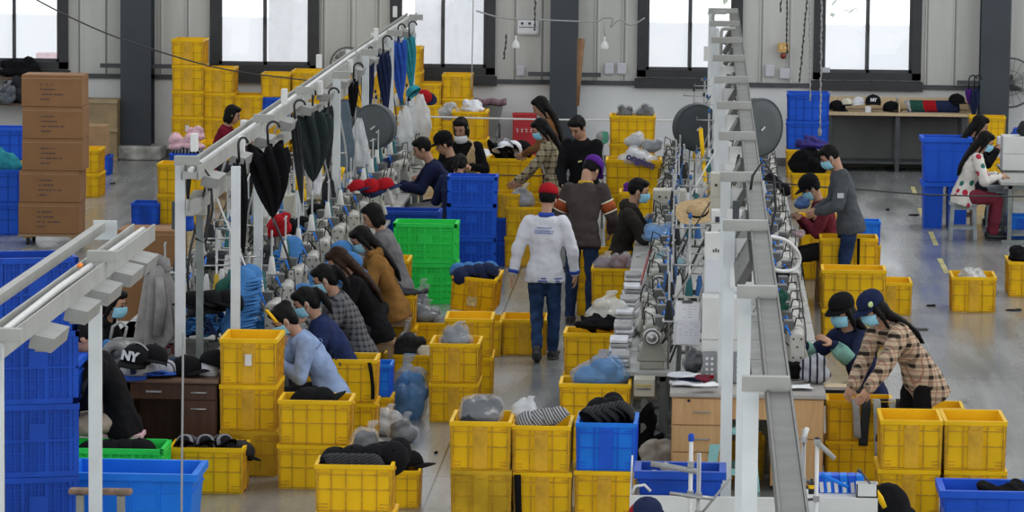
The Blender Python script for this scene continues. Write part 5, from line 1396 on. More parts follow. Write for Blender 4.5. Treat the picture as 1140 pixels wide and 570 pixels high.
# ------------------------------------------------------------------ caps
def cap_thing(label, crown_m, brim_m, loc, rot=(0, 0, 0), group=None, r_=.098):
    t = thing('baseball_cap', label, 'cap', loc, 0, group); t.rotation_euler = rot
    cap_parts(crown_m, brim_m, r_, t); return t
nb = NB('striped_knit', .95, .15); stripes = nb.out(nb.mix(nb.band(nb.sep.outputs[0], .045, .5), (.22, .22, .23), (.012, .012, .014)))
nb = NB('grey_rib_knit', .95, .15); ribs = nb.out(nb.mix(nb.band(nb.sep.outputs[1], .02, .45), (.34, .34, .34), (.06, .06, .065)))
nb = NB('silver_stripe', .95, .15); silv = nb.out(nb.mix(nb.band(nb.sep.outputs[0], .055, .3), (.36, .37, .40), (.03, .03, .05)))
nb = NB('black_rib_knit', .8, .3); bribs = nb.out(nb.mix(nb.band(nb.sep.outputs[0], .018, .5), (.03, .03, .032), (.006, .006, .007)))
protos = {}
def cap(kind, label, loc, rot=(0, 0, 0), group=None):
    if kind not in protos:
        cm, bmm = {'black': (c_black, c_black), 'navy': (c_navy, c_navy), 'grey': (c_lgrey, c_royal), 'white': (c_white, c_white), 'red': (c_red, c_navy), 'stripe': (stripes, c_black), 'rib': (ribs, c_lgrey),
                   'silver': (silv, c_royal), 'brib': (bribs, c_black), 'blue': (c_blue, c_blue), 'dkgrey': (c_char, c_char), 'maroon': (c_maroon, c_maroon), 'cream': (c_cream, c_black), 'green': (c_dgreen, c_navy), 'teal': (c_teal, c_black)}[kind]
        protos[kind] = cap_thing(label, cm, bmm, loc, rot, group); return protos[kind]
    return dup(protos[kind], loc, rot, label, group)
def capg(kind, label, group, pts):
    for p_, r_ in pts: 
        o = cap(kind, label, p_, r_, group); o['group'] = group; o['label'] = label
dz = lambda k: Vector((0, 0, k))
def rowcaps(kind, label, group, start, step, n, rot, jr=.08):
    rot = (rot[0], abs(rot[1]) if abs(rot[1]) > R(45) else rot[1], rot[2])
    for i in range(n):
        cap(kind, label, Vector(start) + Vector(step) * i, (rot[0] + rnd.uniform(-jr, jr), rot[1] + rnd.uniform(-jr, jr), rot[2] + rnd.uniform(-jr, jr)), group)
# brown desk
q = F(158, 424, .76)
def on_desk(px, py, z): return F(px, py, z)
ny = cap_thing('black cap lettered NY on top of the pile on the brown desk', c_black, c_black, on_desk(151, 403, .90), (R(-8), R(4), R(-105))); ny.scale = (1.3,) * 3
b = text_mb('NY', .075, .004, .004); o = b.build('lettering', c_white, ny); o.location = (.106, -.0, .055); o.rotation_euler = (R(-18), 0, R(90))
b = MB(); b.tube([(.10 * math.sin(R(a)) * .2 - .02, .093 * math.cos(R(a)), .118 * max(0, math.sin(R(a)))) for a in range(0, 181, 15)], .006, 6); b.build('piping', c_lgrey, ny)
cap('black', 'black cap with a red lining behind the NY cap', on_desk(170, 402, .90), (R(-10), R(-4), R(-75))).scale = (1.25,) * 3
bc = cap_thing('grey cap lettered B with royal blue brim on the brown desk', c_lgrey, c_royal, on_desk(151, 417, .775), (0, R(4), R(-100))); bc.scale = (1.3,) * 3
b = text_mb('B', .06, .004, .004); o = b.build('lettering', c_navy, bc); o.location = (.106, .02, .045); o.rotation_euler = (R(-12), 0, R(90))
rowcaps('silver', 'grey cap with dark stripes nested behind the B cap', 'nested striped caps on the brown desk', on_desk(163, 416, .775), (.048, .02, 0), 4, (0, R(-6), R(-85)))
cap('black', 'black cap with red brim edge lying beside the scissors', on_desk(208, 415, .77), (R(6), R(-8), R(-40))).scale = (1.3,) * 3
cap('navy', 'dark cap half under the black one on the brown desk', on_desk(196, 413, .765), (0, 0, R(160)))
cap('white', 'white cap at the right end of the brown desk', on_desk(229, 416, .76), (0, 0, R(150)))
cap('black', 'small black cap lying on the white cap by the yellow crates', on_desk(238, 408, .82), (R(20), 0, R(140)))
sc_ = thing('scissors', 'scissors with dark red handles standing on the brown desk', 'scissors', on_desk(192, 398, .80))
b = MB(); b.tube([(-.028 + .024 * math.cos(R(a)), 0, .06 + .036 * math.sin(R(a))) for a in range(0, 361, 24)], .005, 6); b.tube([(.028 + .024 * math.cos(R(a)), 0, .06 + .036 * math.sin(R(a))) for a in range(0, 361, 24)], .005, 6); b.build('handles', c_maroon, sc_)
b = MB(); b.bar((-.012, 0, .03), (.01, 0, -.05), .012, .004, (0, 1, 0)); b.bar((.012, 0, .03), (-.01, 0, -.05), .012, .004, (0, 1, 0)); b.build('blades', steel_p, sc_)
# crates of caps
def top(k, dx=0, dy=0, up=-.06): t_, kk = ST[k]; return Vector((t_.x + dx, t_.y + dy, t_.z + up))
for i, (dx_, dy_) in enumerate(((-.17, -.02), (-.03, 0), (.10, .03))): cap('stripe', 'grey and black striped cap in the crate before the brown desk', top('z', dx_, dy_ - .05, -.03), (R(10), R(-30), R(-100 + 20 * i)), 'striped caps in the crate')
for i in range(2): cap('brib', 'black ribbed cap at the right of the striped caps crate', top('z', .16 + .07 * i, .02, -.08), (0, R(20), R(30)), 'ribbed caps beside the striped caps')
rowcaps('brib', 'black ribbed cap in the row filling the front crate', 'black ribbed caps in the front crate', top('aa', -.19, -.09, -.05), (.048, .002, 0), 7, (R(-10), R(-70), R(0)))
rowcaps('black', 'black cap behind the ribbed row in the front crate', 'plain black caps in the front crate', top('aa', -.16, .06, -.05), (.13, .02, .01), 4, (R(20), R(-20), R(60)), .4)
rowcaps('black', 'black cap lying in the crate behind the front crate', 'black caps behind the front crate', top('ab', -.14, .0, -.03), (.13, .02, .01), 3, (R(10), R(10), R(20)), .4)
rowcaps('rib', 'grey ribbed cap in the middle front crate', 'grey ribbed caps in the middle front crate', top('ad', -.11, -.14, -.02), (.075, .01, .012), 4, (R(-30), R(0), R(90)), .2)
rowcaps('brib', 'black ribbed cap in the bright blue front crate', 'black ribbed caps in the blue front crate', top('ae', -.12, -.10, -.02), (.055, .012, .01), 5, (R(-20), R(-50), R(20)), .2)
rowcaps('black', 'black cap at the back of the bright blue front crate', 'black caps at the back of the blue front crate', top('ae', -.05, .08, .0), (.09, .02, 0), 2, (R(10), R(-30), R(100)), .3)
rowcaps('black', 'black cap in the crate beside the denim jacket', 'black caps beside the denim jacket', top('x2', -.08, .03, -.07), (.10, .01, .0), 2, (R(0), R(-25), R(10)), .3)
rowcaps('dkgrey', 'dark grey cap peeking from the crate at the left front', 'dark caps in the left crate of three', top('ac', -.08, -.12, -.06), (.1, .03, .0), 2, (0, 0, R(-90)), .3)
rowcaps('black', 'black cap in the near green basket', 'black caps in the near green basket', b4 + Vector((-.18, -.05, -.10)), (.11, .03, .0), 4, (0, R(-10), R(30)), .3)
rowcaps('navy', 'dark blue cap heaped on the tilted crate', 'caps on the tilted crate', TILT.location + Vector((-.13, -.20, .31)), (.085, .03, .01), 4, (R(20), R(10), R(30)), .5)
rowcaps('blue', 'blue cap heaped on the tilted crate', 'blue caps on the tilted crate', TILT.location + Vector((-.15, -.06, .33)), (.10, .02, .004), 4, (R(-20), R(20), R(70)), .5)
rowcaps('blue', 'blue cap in the crate below the green baskets', 'blue caps below the green baskets', top('q2', -.10, -.08, .0), (.10, .02, 0), 3, (0, R(-25), R(50)), .3)
rowcaps('navy', 'navy cap in the stack right behind the hooded worker', 'navy caps behind the hooded worker', top('o', -.20, -.02, -.40), (.08, .0, 0), 2, (0, R(-25), R(50)), .3)
rowcaps('black', 'black cap in the pile before the checked shirt woman', 'black caps before the checked shirt woman', top('m', -.22, -.06, .03), (.075, .02, .01), 5, (R(20), R(-25), R(190)), .5)
rowcaps('white', 'white lettered cap in the pile before the checked shirt woman', 'pale caps before the checked shirt woman', top('m', -.12, -.10, .10), (.10, .03, .0), 2, (R(40), R(-25), R(190)), .5)
rowcaps('red', 'red cap on the cream cabinet behind the grey sweater woman', 'red caps in the left line', D(398, 211, 107), (.14, .03, .01), 3, (R(10), R(-15), R(-20)), .4)
cap('navy', 'dark cap between the red caps in the left line', D(412, 214, 106), (R(30), 0, R(-40)))
cap('red', 'red cap hanging against the yellow stacks by the umbrellas', D(473, 108, 86), (R(70), R(20), R(-20)))
cap('teal', 'blue and black cap hanging above the clear bag at the far rail', D(462, 104, 88), (R(50), R(20), R(-120)))
# blue nests of caps and loose blue pieces in the left line
def nest(kind, label, group, px, py, s_, n, step, rot):
    p = D(px, py, s_)
    for i in range(n): cap(kind, label, p + Vector(step) * i, (rot[0] + rnd.uniform(-.08, .08), rot[1] + rnd.uniform(-.08, .08), rot[2] + rnd.uniform(-.1, .1)), group)
nest('blue', 'sky blue cap in the tall nested pile left of the denim woman', 'nested blue caps by the rail frame', 262, 372, 137, 15, (.004, .01, .030), (R(0), R(-10), R(-20)))
nest('blue', 'sky blue cap in the second nested pile by the rail frame', 'second pile of blue caps', 276, 350, 135, 11, (.0, .01, .030), (R(0), R(8), R(200)))
nest('green', 'dark cap nested beside the blue pile by the rail frame', 'dark nested caps', 254, 345, 136, 6, (.0, .0, .032), (0, R(12), R(180)))
nest('blue', 'blue cap in the nested pile behind the red bundle', 'blue caps behind the red bundle', 323, 318, 124, 12, (.0, .01, .030), (0, R(10), R(180)))
nest('blue', 'blue cap in the leaning nest beside the navy jacket', 'leaning blue caps', 340, 320, 124, 12, (.035, .02, .018), (0, R(30), R(0)))
nest('blue', 'blue cap in the nest in front of the tan hoodie', 'blue caps before the tan hoodie', 380, 300, 120, 6, (.0, .01, .032), (0, R(10), R(170)))
nest('blue', 'sky blue cap in the low nest below the large umbrella', 'blue caps below the large umbrella', 318, 338, 128, 6, (.03, .02, .012), (0, R(25), R(20)))
nest('black', 'dark cap piled behind the blue heap at the left line', 'dark caps behind the blue heap', 216, 342, 138, 3, (.13, .06, .0), (0, R(-14), R(230)))
nest('dkgrey', 'charcoal cap piled behind the blue heap at the left line', 'charcoal caps behind the blue heap', 222, 350, 137, 3, (.12, .10, .012), (0, R(10), R(150)))
pan = MB()
pan.grid(lambda u, v: ((u - .5) * .17 * (1 - .5 * v), (v - .5) * .15, .05 * math.cos((u - .5) * 3) * (1 - v * .3) + .012 * math.sin(9 * u + 7 * v)), 8, 8)
pan_me = pan.mesh('cap_panel', [c_blue]); pan_me2 = pan_me.copy(); pan_me2.materials.clear(); pan_me2.materials.append(cloth('mid_blue_cloth', (.05, .20, .50)))
pan_me3 = pan_me.copy(); pan_me3.materials.clear(); pan_me3.materials.append(c_navy)
def panels(label, group, c, n, rx_, ry_, rz_, mes):
    for i in range(n):
        a = rnd.uniform(0, 2 * PI); q = rnd.random() ** .5; k = 1 - q * q
        o = place('cap_panel', rnd.choice(mes), None, c + Vector((rx_ * q * math.cos(a), ry_ * q * math.sin(a), rz_ * (.25 + .75 * k * rnd.random()))))
        o.rotation_euler = (rnd.uniform(-.9, .9), rnd.uniform(-.9, .9), rnd.uniform(0, 6)); md = o.modifiers.new('t', 'SOLIDIFY'); md.thickness = .004
        tag(o, label, 'cloth', group)
panels('cut blue cap panel in the loose heap by the rail frame', 'loose blue cap panels by the rail frame', F(222, 376, .78), 95, .19, .20, .30, [pan_me, pan_me, pan_me2, pan_me3])
panels('cut blue panel among the machines of the left line', 'blue panels among the left machines', F(300, 372, .80), 26, .16, .5, .12, [pan_me, pan_me2])
panels('cut blue panel on the tables before the hooded worker', 'pale blue panels before the hooded worker', F(742, 262, .80), 40, .24, .5, .16, [pan_me, pan_me, pan_me2])
# white box the blue heap rests on
cbox('white machine cabinet under the loose blue heap', 219, 420, .36, .40, .34, .41, white_paint)

f_dark = film('dark_film', (.10, .105, .11), .5)
# ------------------------------------------------------------------ bags and cloth heaps
def lumps(c, r_, n, seed):
    rr_ = random.Random(seed); b = MB()
    for i in range(n):
        a = rr_.uniform(0, 2 * PI); q = rr_.random() ** .5
        b.ball((c[0] + r_[0] * .62 * q * math.cos(a), c[1] + r_[1] * .62 * q * math.sin(a), c[2] + r_[2] * rr_.uniform(.25, .95)), (r_[0] * .42, r_[1] * .42, r_[2] * .48), 10, 7, rot=(rr_.random(), rr_.random(), 0))
    return b
def bag(label, loc, r_, fm, cm, seed=1, knot=True, n=9, cat='bag'):
    t = thing('plastic_bag', label, cat, loc)
    v = max(.010, min(r_) * .08)
    b = lumps((0, 0, 0), [k * .92 for k in r_], n, seed); b.ball((0, 0, r_[2] * .4), (r_[0] * .8, r_[1] * .8, r_[2] * .45)); remesh(b, v, 4, .010, 10, seed).build('contents', cm, t)
    b = lumps((0, 0, 0), [k * 1.04 for k in r_], n, seed); b.ball((0, 0, r_[2] * .46), (r_[0] * .98, r_[1] * .98, r_[2] * .52)); b.ball((0, 0, r_[2] * .7), (r_[0] * .6, r_[1] * .6, r_[2] * .5))
    if knot: b.loft([((0, 0, r_[2] * .9), (r_[0] * .5, 0, 0), (0, r_[1] * .5, 0)), ((.02, 0, r_[2] * 1.25), (r_[0] * .16, 0, 0), (0, r_[1] * .16, 0)), ((.05, 0, r_[2] * 1.55), (r_[0] * .30, 0, 0), (0, r_[1] * .16, 0))], 12)
    remesh(b, v, 6, .012, 9, seed + 5).build('film', fm, t)
    return t
def heap(label, loc, r_, m, seed=1, n=8, amp=.02, fs=12, cat='cloth', name='cloth_heap', parts=()):
    b = lumps((0, 0, 0), r_, n, seed); b.ball((0, 0, r_[2] * .34), (r_[0] * .92, r_[1] * .92, r_[2] * .42)); b.ball((0, 0, r_[2] * .5), (r_[0] * .68, r_[1] * .68, r_[2] * .5)); me = remesh(b, max(.010, min(r_) * .08), 9, amp * .8, fs, seed)
    o = me.build(name, m, None, loc); tag(o, label, cat)
    return o
# on the floor
bag('blue filled plastic bag slumped on the aisle floor', F(449, 466, 0), (.21, .17, .36), f_blue, c_blue, 3)
bag('white plastic bag on the aisle floor beside the dark one', F(430, 484, 0), (.15, .14, .17), f_white, c_white, 4)
bag('tied clear bag of dark cloth on the aisle floor', F(448, 492, 0), (.14, .13, .16), f_clear, c_char, 5)
bag('crumpled clear bag of black cloth behind the front crates', top('ab', -.18, .10, .02), (.16, .13, .20), f_clear, c_char, 6)
# on the stacks
bag('grey plastic bag on the two-high aisle stack', top('u', 0, -.10, -.06), (.16, .18, .15), f_grey, c_grey, 7)
bag('dark plastic bag between the tilted crate and its neighbour', top('s', -.10, -.02, -.03), (.17, .16, .15), f_grey, c_char, 8)
bag('clear plastic bag under the right side of the tilted crate', top('s', .16, -.02, -.08), (.20, .16, .12), f_clear, c_char, 9)
bag('dark grey bag standing left of the tilted crate', top('s', -.16, .10, -.02), (.12, .12, .26), f_grey, c_char, 10)
heap('crumpled blue cloth in the crate left of the tilted crate', top('s', -.22, -.06, -.06), (.14, .10, .10), c_blue, 3)
bag('grey bag of dark caps on the left front stack', top('ac', -.02, -.05, -.06), (.18, .17, .15), f_grey, c_char, 11)
bag('empty looking clear bag sticking up behind the ribbed caps', top('ad', -.14, .12, -.05), (.12, .10, .14), f_white, c_white, 12)
bag('large bag of blue cloth on the crate behind the front row', top('af', .04, 0, -.06), (.25, .19, .20), f_blue, c_blue, 13, n=12)
heap('black cloth roll laid across the crate by the machine table', top('ag', .03, -.06, .02), (.28, .10, .08), c_black, 14, name='cloth_roll')
bag('white bag of pale caps behind the black cloth roll', top('ag', .06, .12, .02), (.20, .15, .20), f_white, c_cream, 15)
for i, (dx_, lab) in enumerate(((-.16, 'left'), (0.02, 'middle'), (.17, 'right'))):
    bag(f'{lab} clear bag of maroon caps on the pair by the table', top('ah', dx_, -.02 + .05 * (i == 1), -.05), (.12, .13, .13), f_clear, c_maroon if i != 0 else cloth('violet_grey', (.12, .06, .09)), 16 + i)
bag('left bag of dark caps on the far aisle stack', top('n', -.10, 0, -.05), (.12, .12, .14), f_grey, c_char, 20, knot=False)
bag('right bag of dark caps on the far aisle stack', top('n', .14, -.02, -.05), (.14, .13, .15), f_grey, c_char, 21, knot=False)
wb = bag('white lettered bag lying over the stack behind the hooded worker', top('o', .04, -.14, -.08), (.25, .15, .165), f_white, c_white, 22, knot=False)
b = text_mb('ongfem', .115, .006, .006); o = b.build('lettering', mat('violet_print', (.05, .035, .12), .7, var=.2), wb); o.location = (.04, -.160, .07); o.rotation_euler = (R(-14), R(20), 0)
bag('grey cap in clear film on top of the lettered bag', top('o', .20, -.04, .08), (.14, .12, .12), f_clear, c_grey, 23, knot=False)
bag('white cap in film leaning on the lettered bag', top('o', .0, .02, .12), (.13, .11, .14), f_white, c_lgrey, 24, knot=False)
bag('clear bag of navy cloth left of the red cap man', top('bt', -.02, -.06, -.05), (.15, .15, .20), f_white, c_navy, 25)
heap('white cloth heaped on the stack behind the beige vest', top('k', .02, 0, -.03), (.18, .16, .12), c_white, 26)
heap('white cloth corner on the short stack right of the beige vest', top('l', -.05, .02, -.04), (.12, .10, .09), c_white, 27)
heap('purple caps bundle behind the hooded worker', top('ai', -.12, .0, -.05), (.14, .10, .12), c_purple, 28)
heap('dark jacket sleeve trailing over the crate behind the long haired woman', top('v2', .05, -.10, .0), (.30, .16, .07), c_char, 29, cat='jacket', name='jacket_sleeve')
heap('blue cloth heap on the blue crate behind the denim woman', top('w', 0, .1, -.14), (.14, .13, .1), c_navy, 30)
bag('dark bag beside the pair under the black jacket sleeve', F(449, 412, 0), (.10, .10, .30), f_grey, c_black, 31)
heap('black and cream bundle in the crate beside the blue bag', top('v', -.06, -.02, -.05), (.16, .13, .22), c_char, 32)
heap('cream cloth in the crate beside the blue bag', top('v', .14, -.06, -.06), (.12, .11, .10), c_cream, 33)
heap('pink bundle of clothing on the stack at far left', top('ay', -.01, 0, .02), (.27, .18, .16), c_pink, 34, cat='clothing')
heap('small pink hood bundle on top of the pink clothing', top('ay', .10, .04, .16), (.13, .12, .14), c_pink, 35, cat='clothing')
heap('black and white fringed cloth below the pink bundle', top('ay', .0, -.06, -.03), (.22, .14, .10), stripes, 36)
heap('blue and black cloth ball on the far left bins', Vector(ST['be'][0]) + Vector((.02, -.02, -.05)), (.20, .16, .24), c_teal, 37)
heap('white and grey papers heaped in the lone crate at right', top('as', 0, -.02, -.05), (.17, .20, .08), mat('grey_white_scrap', (.42, .42, .40), .9, var=.5, scale=20), 38)
heap('black cloth hanging over the crate cut by the right edge', top('at', -.06, -.12, -.02), (.20, .22, .12), c_black, 39)
heap('black cloth in the bottom right blue bin', BB.location + Vector((.10, -.02, .32)), (.22, .17, .09), c_black, 40)
q = D(988, 590, 160); b = MB(); b.ball((0, 0, 0), (.19, .20, .34)); b.ball((.06, .04, -.1), (.2, .2, .3)); b.capsule((-.02, 0, -.1), (0, 0, -q.z + .2), .2, .2); o = remesh(b, .016, 6, .014, 6, 41).build('cloth_heap', c_black, None, q); tag(o, 'black cloth bulging beside the near right stack', 'cloth')
heap('pale dusty cloth bag under the machine table', F(737, 530, 0.0), (.19, .15, .30), mat('dusty_sack', (.33, .31, .27), .9, var=.3), 42, cat='sack', name='sack')
heap('dark cloth under the near machine table', F(716, 520, 0.0), (.12, .12, .42), c_black, 43)
# grey cloth strips over the crate edge
for i, (px_, w_, L_, m) in enumerate(((954, .055, .33, c_lgrey), (966, .07, .40, c_char), (978, .06, .5, c_lgrey), (985, .07, .36, c_black), (995, .05, .34, c_lgrey), (1003, .06, .48, c_char))):
    p = F(px_, 442, .70); b = MB()
    b.grid(lambda u, v: ((v - .5) * w_ + .05 * (u - .2) * (-1) ** i * .5, -.01 - .015 * math.sin(3 * u + i) + (.12 * (1 - u * 5) if u < .2 else 0), -.0 - L_ * max(0, u - .12)), 12, 4)
    o = b.build('cloth_strip', m, None, (p.x, ST['ao'][0].y - CW / 2 * ST['ao'][1] - .022, ST['ao'][0].z + .006), 0, solid=.006)
    tag(o, f"{('first', 'second', 'third', 'fourth', 'fifth', 'sixth')[i]} cloth strip from the left hanging over the crate below the plaid shirt", 'cloth', 'cloth strips over the crate')
for i, px_ in enumerate((949, 966)):
    p = F(px_, 318, .55); b = MB(); b.grid(lambda u, v: ((v - .5) * .03, -.006 - .004 * math.sin(5 * u), -.36 * u), 8, 2)
    tag(b.build('strap', c_black, None, (p.x, ST['al'][0].y - CW / 2 * 1.1 - .02, ST['al'][0].z), 0, solid=.004), f"{('left', 'right')[i]} black strap hanging on the yellow crate behind the seated women", 'strap')
b = MB(); b.tube([(-.05, 0, 0), (-.02, -.02, .05), (.03, -.02, .03), (.06, 0, -.03), (.0, -.02, -.02), (-.05, 0, -.06)], .010, 6); tag(b.build('tie', orange, None, top('ak', -.02, -.29, -.05)), 'orange tie on the crate behind the grey jacket man', 'tie')
b = MB(); b.grid(lambda u, v: ((v - .5) * .05 + .02 * u, -.004 - .01 * math.sin(4 * u), -.5 * u), 10, 2); tag(b.build('strap', c_black, None, ST['ad'][0] + Vector((-.18, -.30, -.36)), 0, solid=.004), 'black strap hanging down the middle front stack', 'strap')
b = MB(); b.grid(lambda u, v: ((v - .5) * .03 + .03 * math.sin(2 * u), -.004 - .01 * math.sin(4 * u), -.3 * u), 10, 2); tag(b.build('strap', c_black, None, ST['x'][0] + Vector((.24, -.235, -.02)), 0, solid=.004), 'black strap hanging from the crate behind the denim stack', 'strap')
# clutter bags along the machine lines
for i, (px, py, s_, r_, fm, cm, l_) in enumerate(((745, 300, 122, (.17, .16, .16), f_clear, c_teal, 'clear teal-tinted bag over a machine, nearest of the right line'), (738, 270, 117, (.22, .2, .12), f_blue, c_blue, 'pale blue film heap on the machines before the hooded worker'),
        (735, 352, 130, (.09, .10, .12), f_clear, c_teal, 'small clear bag over the second machine of the right line'), (728, 328, 127, (.09, .10, .12), f_clear, c_char, 'clear film over the third machine of the right line'),
        (842, 235, 118, (.10, .12, .26), f_white, c_white, 'white bag standing right of the grey rail'), (862, 300, 124, (.14, .12, .14), f_white, c_grey, 'clear bag of scraps inside the white hose loop'),
        (772, 414, 140, (.10, .10, .15), f_dark, c_black, 'dark bag standing on the desk left of the white cabinet'), (888, 264, 118, (.07, .07, .05), f_clear, c_maroon, 'small white and red bundle at the line edge'),
        (848, 214, 112, (.12, .1, .10), f_blue, c_blue, 'blue bundle on the right line behind the white lamp bell'), (893, 232, 111, (.10, .10, .12), f_blue, c_royal, 'blue bag before the seated capped worker'),
        (500, 132, 86, (.16, .12, .18), f_white, c_lgrey, 'silver and white film heap behind the navy sweater man'), (450, 170, 92, (.14, .12, .12), f_blue, c_blue, 'light blue bundle behind the sewing machine of the navy man'))):
    bag(l_, F(px, py, .82 if s_ > 125 else .98 if px > 460 else .95), r_, fm, cm, 60 + i, knot=False)
heap('black cloth laid over a machine at the far right line', F(862, 214, 1.05), (.20, .16, .14), c_black, 80)
heap('red cloth bundle hanging before the blue caps', D(312, 262, 122), (.12, .10, .20), c_red, 81)
heap('black jacket thrown over the crate by the blue stack', top('p2', -.05, -.05, -.06), (.28, .2, .40), c_black, 82, cat='jacket', name='jacket')
heap('dark purple bag on the jacket below the blue stack', top('p2', .0, -.02, .33), (.26, .14, .10), mat('violet_blue_cloth', (.03, .02, .16), .9, var=.3), 83, cat='bag', name='cloth_bag')
heap('silver reflective heap on the far end machines', F(722, 262, .78), (.08, .1, .2), c_lgrey, 84)
for i, (px, py, r_, m, l_) in enumerate(((300, 300, (.16, .2, .16), c_char, 'dark cloth heaped on a left line machine below the slim umbrella'), (330, 262, (.16, .18, .14), c_black, 'black cloth heaped on the left line under the largest umbrella'), (318, 246, (.10, .14, .16), c_char, 'charcoal cloth on the cream cabinet of the left line'), (288, 318, (.10, .12, .14), c_navy, 'navy cloth by the nested blue caps'),
        (352, 240, (.12, .16, .12), c_black, 'black cloth behind the banded yellow tube'), (240, 300, (.18, .16, .12), c_char, 'charcoal cloth behind the coiled black hose'), (425, 190, (.16, .14, .14), c_navy, 'navy cloth beside the red caps of the left line'), (455, 150, (.14, .14, .12), c_char, 'dark scraps behind the navy sweater man'), (820, 200, (.12, .14, .14), c_char, 'dark scraps beneath the far right rail'), (866, 330, (.10, .12, .2), c_black, 'black cloth hanging right of the grey rail'))):
    heap(l_, F(px, py, .98), r_, m, 120 + i)
# straw hat
sh_ = thing('straw_hat', 'wide straw sun hat with dark band hung in the right line', 'hat', D(777, 236, 122)); sh_.rotation_euler = (R(34), R(-10), R(10)); sh_.scale = (.9,) * 3
straw = mat('straw', (.50, .35, .18), .8, var=.2, scale=40, bump=.5, bscale=60)
b = MB()
prof = [(.23, .012), (.20, .0), (.15, .006), (.108, .012), (.104, .05), (.092, .085), (.06, .108), (.001, .114)]
n = 30; vs = [(q * math.cos(2 * PI * j / n), q * math.sin(2 * PI * j / n) * .92, z + (.02 * math.sin(3 * 2 * PI * j / n) if q > .19 else 0)) for q, z in prof for j in range(n)]
b.add(vs, [(i * n + j, i * n + (j + 1) % n, (i + 1) * n + (j + 1) % n, (i + 1) * n + j) for i in range(len(prof) - 1) for j in range(n)], True); b.build('brim_and_crown', straw, sh_, solid=.005)
b = MB(); b.lathe([(.110, .012), (.108, .036)], 30); b.build('hat_band', c_black, sh_, solid=.004)
# grey jacket hung on a rod by the brown carton
jk = thing('hung_jacket', 'grey jacket hung on a stand behind the brown desk', 'jacket', (F(160, 400, .7).x, F(160, 400, .7).y + .5, 0))
pz_ = D(166, 290, S(jk.location + Vector((0, 0, 1.3)))).z
b = MB(); b.tube([(0, 0, 0), (0, 0, pz_ - .02)], .015, 8); b.build('stand_pole', steel_p, jk)
b = MB()
def jf(u, v):
    a_ = 2 * PI * v; flap = max(0, math.cos(a_)) ** 2
    ln = .70 - .26 * flap + .03 * math.sin(3 * a_); r0_ = .055 + .10 * u ** .6 + .05 * flap * u
    k = 1 + (.10 + .20 * u) * math.sin(6 * a_ + 1.5 * u) + .10 * math.sin(11 * a_ - 2 * u) * u
    return (.03 + .02 * u + r0_ * k * math.cos(a_), .62 * r0_ * k * math.sin(a_), pz_ - .03 - ln * u)
b.grid(jf, 22, 72)
gj = cloth('grey_jacket', (.30, .285, .275)); b.build('cloth_body', gj, jk, solid=.006)
b = MB(); b.tube([(-.05, -.02, pz_ - .10), (-.03, -.01, pz_ - .02), (.04, 0, pz_ + .015), (.11, 0, pz_ - .01), (.13, -.01, pz_ - .09)], [.03, .045, .05, .045, .03], 12); b.build('hood', gj, jk)
b = MB(); b.tube([(.07, -.09, pz_ - .12), (.09, -.12, pz_ - .34), (.06, -.11, pz_ - .60)], [.035, .045, .04], 10); b.build('sleeve', gj, jk)
# silver domed machine motor beside the hooded worker, left
mt = thing('round_motor', 'round grey machine motor with coiled hose before the black hood', 'motor', F(134, 392, .90)); 
b = MB(); b.ball((0, 0, 0), (.13, .12, .12), 18, 12); b.lathe([(.05, .0), (.10, .02), (.11, .05), (.09, .07), (.04, .06)], 18, (-.02, -.09, 0), (PI / 2, 0, 0)); b.build('housing', mat('cast_alloy', (.22, .22, .21), .4, metal=.5), mt)
b = MB(); b.tube([(-.08, 0, .1), (-.06, 0, .2), (.0, 0, .24), (.05, 0, .2), (.03, 0, .1)], .012, 8); b.build('hose', greysteel, mt)
b = MB(); b.box((0, .05, -.12), (.2, .15, .04)); b.build('foot', darkgrey, mt)
heap('bright blue cloth between the NY cap and the hooded worker', F(124, 396, .80), (.09, .08, .10), c_blue, 85)
mtable('machine table of the black hooded worker at far left', F(150, 372, .75).x, F(150, 372, .75).y + .3, .7, 1.1, 'machine tables')
# ------------------------------------------------------------------ things on and along the back wall
def wallp(px, py, off=.03): 
    p = GY(px, py, WALLY - off); return p
# work bench
a, c = GY(920, 125, WALLY - .75), GY(1083, 126, WALLY - .75)
bz = a.z; bw = c.x - a.x
wbn = thing('work_bench', 'long pale plywood work bench against the back wall', 'bench', ((a.x + c.x) / 2, WALLY - .40, 0)); h = bw / 2
b = MB(); b.box((0, 0, bz - .02), (bw, .70, .04)); b.build('bench_top', palew, wbn)
b = MB(); b.box((-.01 - h * .5, .33, bz + .10), (h - .03, .02, .17)); b.box((h * .5, .33, bz + .10), (h - .03, .02, .17)); b.build('back_board', palew, wbn)
for xx in (-h + .01, 0, h - .01):
    b = MB(); b.box((xx, .0, bz + .07), (.02, .66, .14)); b.build('divider', palew, wbn)
for xx in (-h + .06, -.02, h - .12):
    for yy in (-.28, .28):
        b = MB(); b.box((xx, yy, bz / 2 - .02), (.06, .05, bz - .04)); b.build('leg', darkgrey, wbn)
b = MB(); b.box((0, .30, bz / 2 - .03), (bw - .1, .02, bz - .10)); b.build('rear_panel', mat('grey_board', (.11, .115, .11), .8, var=.15, scale=2), wbn)
b = MB(); b.box((0, -.02, .13), (bw - .1, .55, .03)); b.build('lower_shelf', darkgrey, wbn)
b = MB(); b.box((-h * .43, -.352, bz + .05), (.08, .004, .09)); b.build('notice', paper, wbn)
def bench(px, z): q = GY(px, 120, WALLY - .45); return Vector((q.x, WALLY - .42, bz + z))
cap('white', 'pale patterned cap on the work bench next to the black cap', bench(956, .10), (R(10), 0, R(-100)))
cap('cream', 'smaller white and grey cap at the left of the work bench', bench(943, .08), (R(10), 0, R(-120)))
bk = cap_thing('black cap with white front letters on the work bench', c_black, c_black, bench(972, .11), (0, 0, R(-90))); bk.scale = (1.25,) * 3
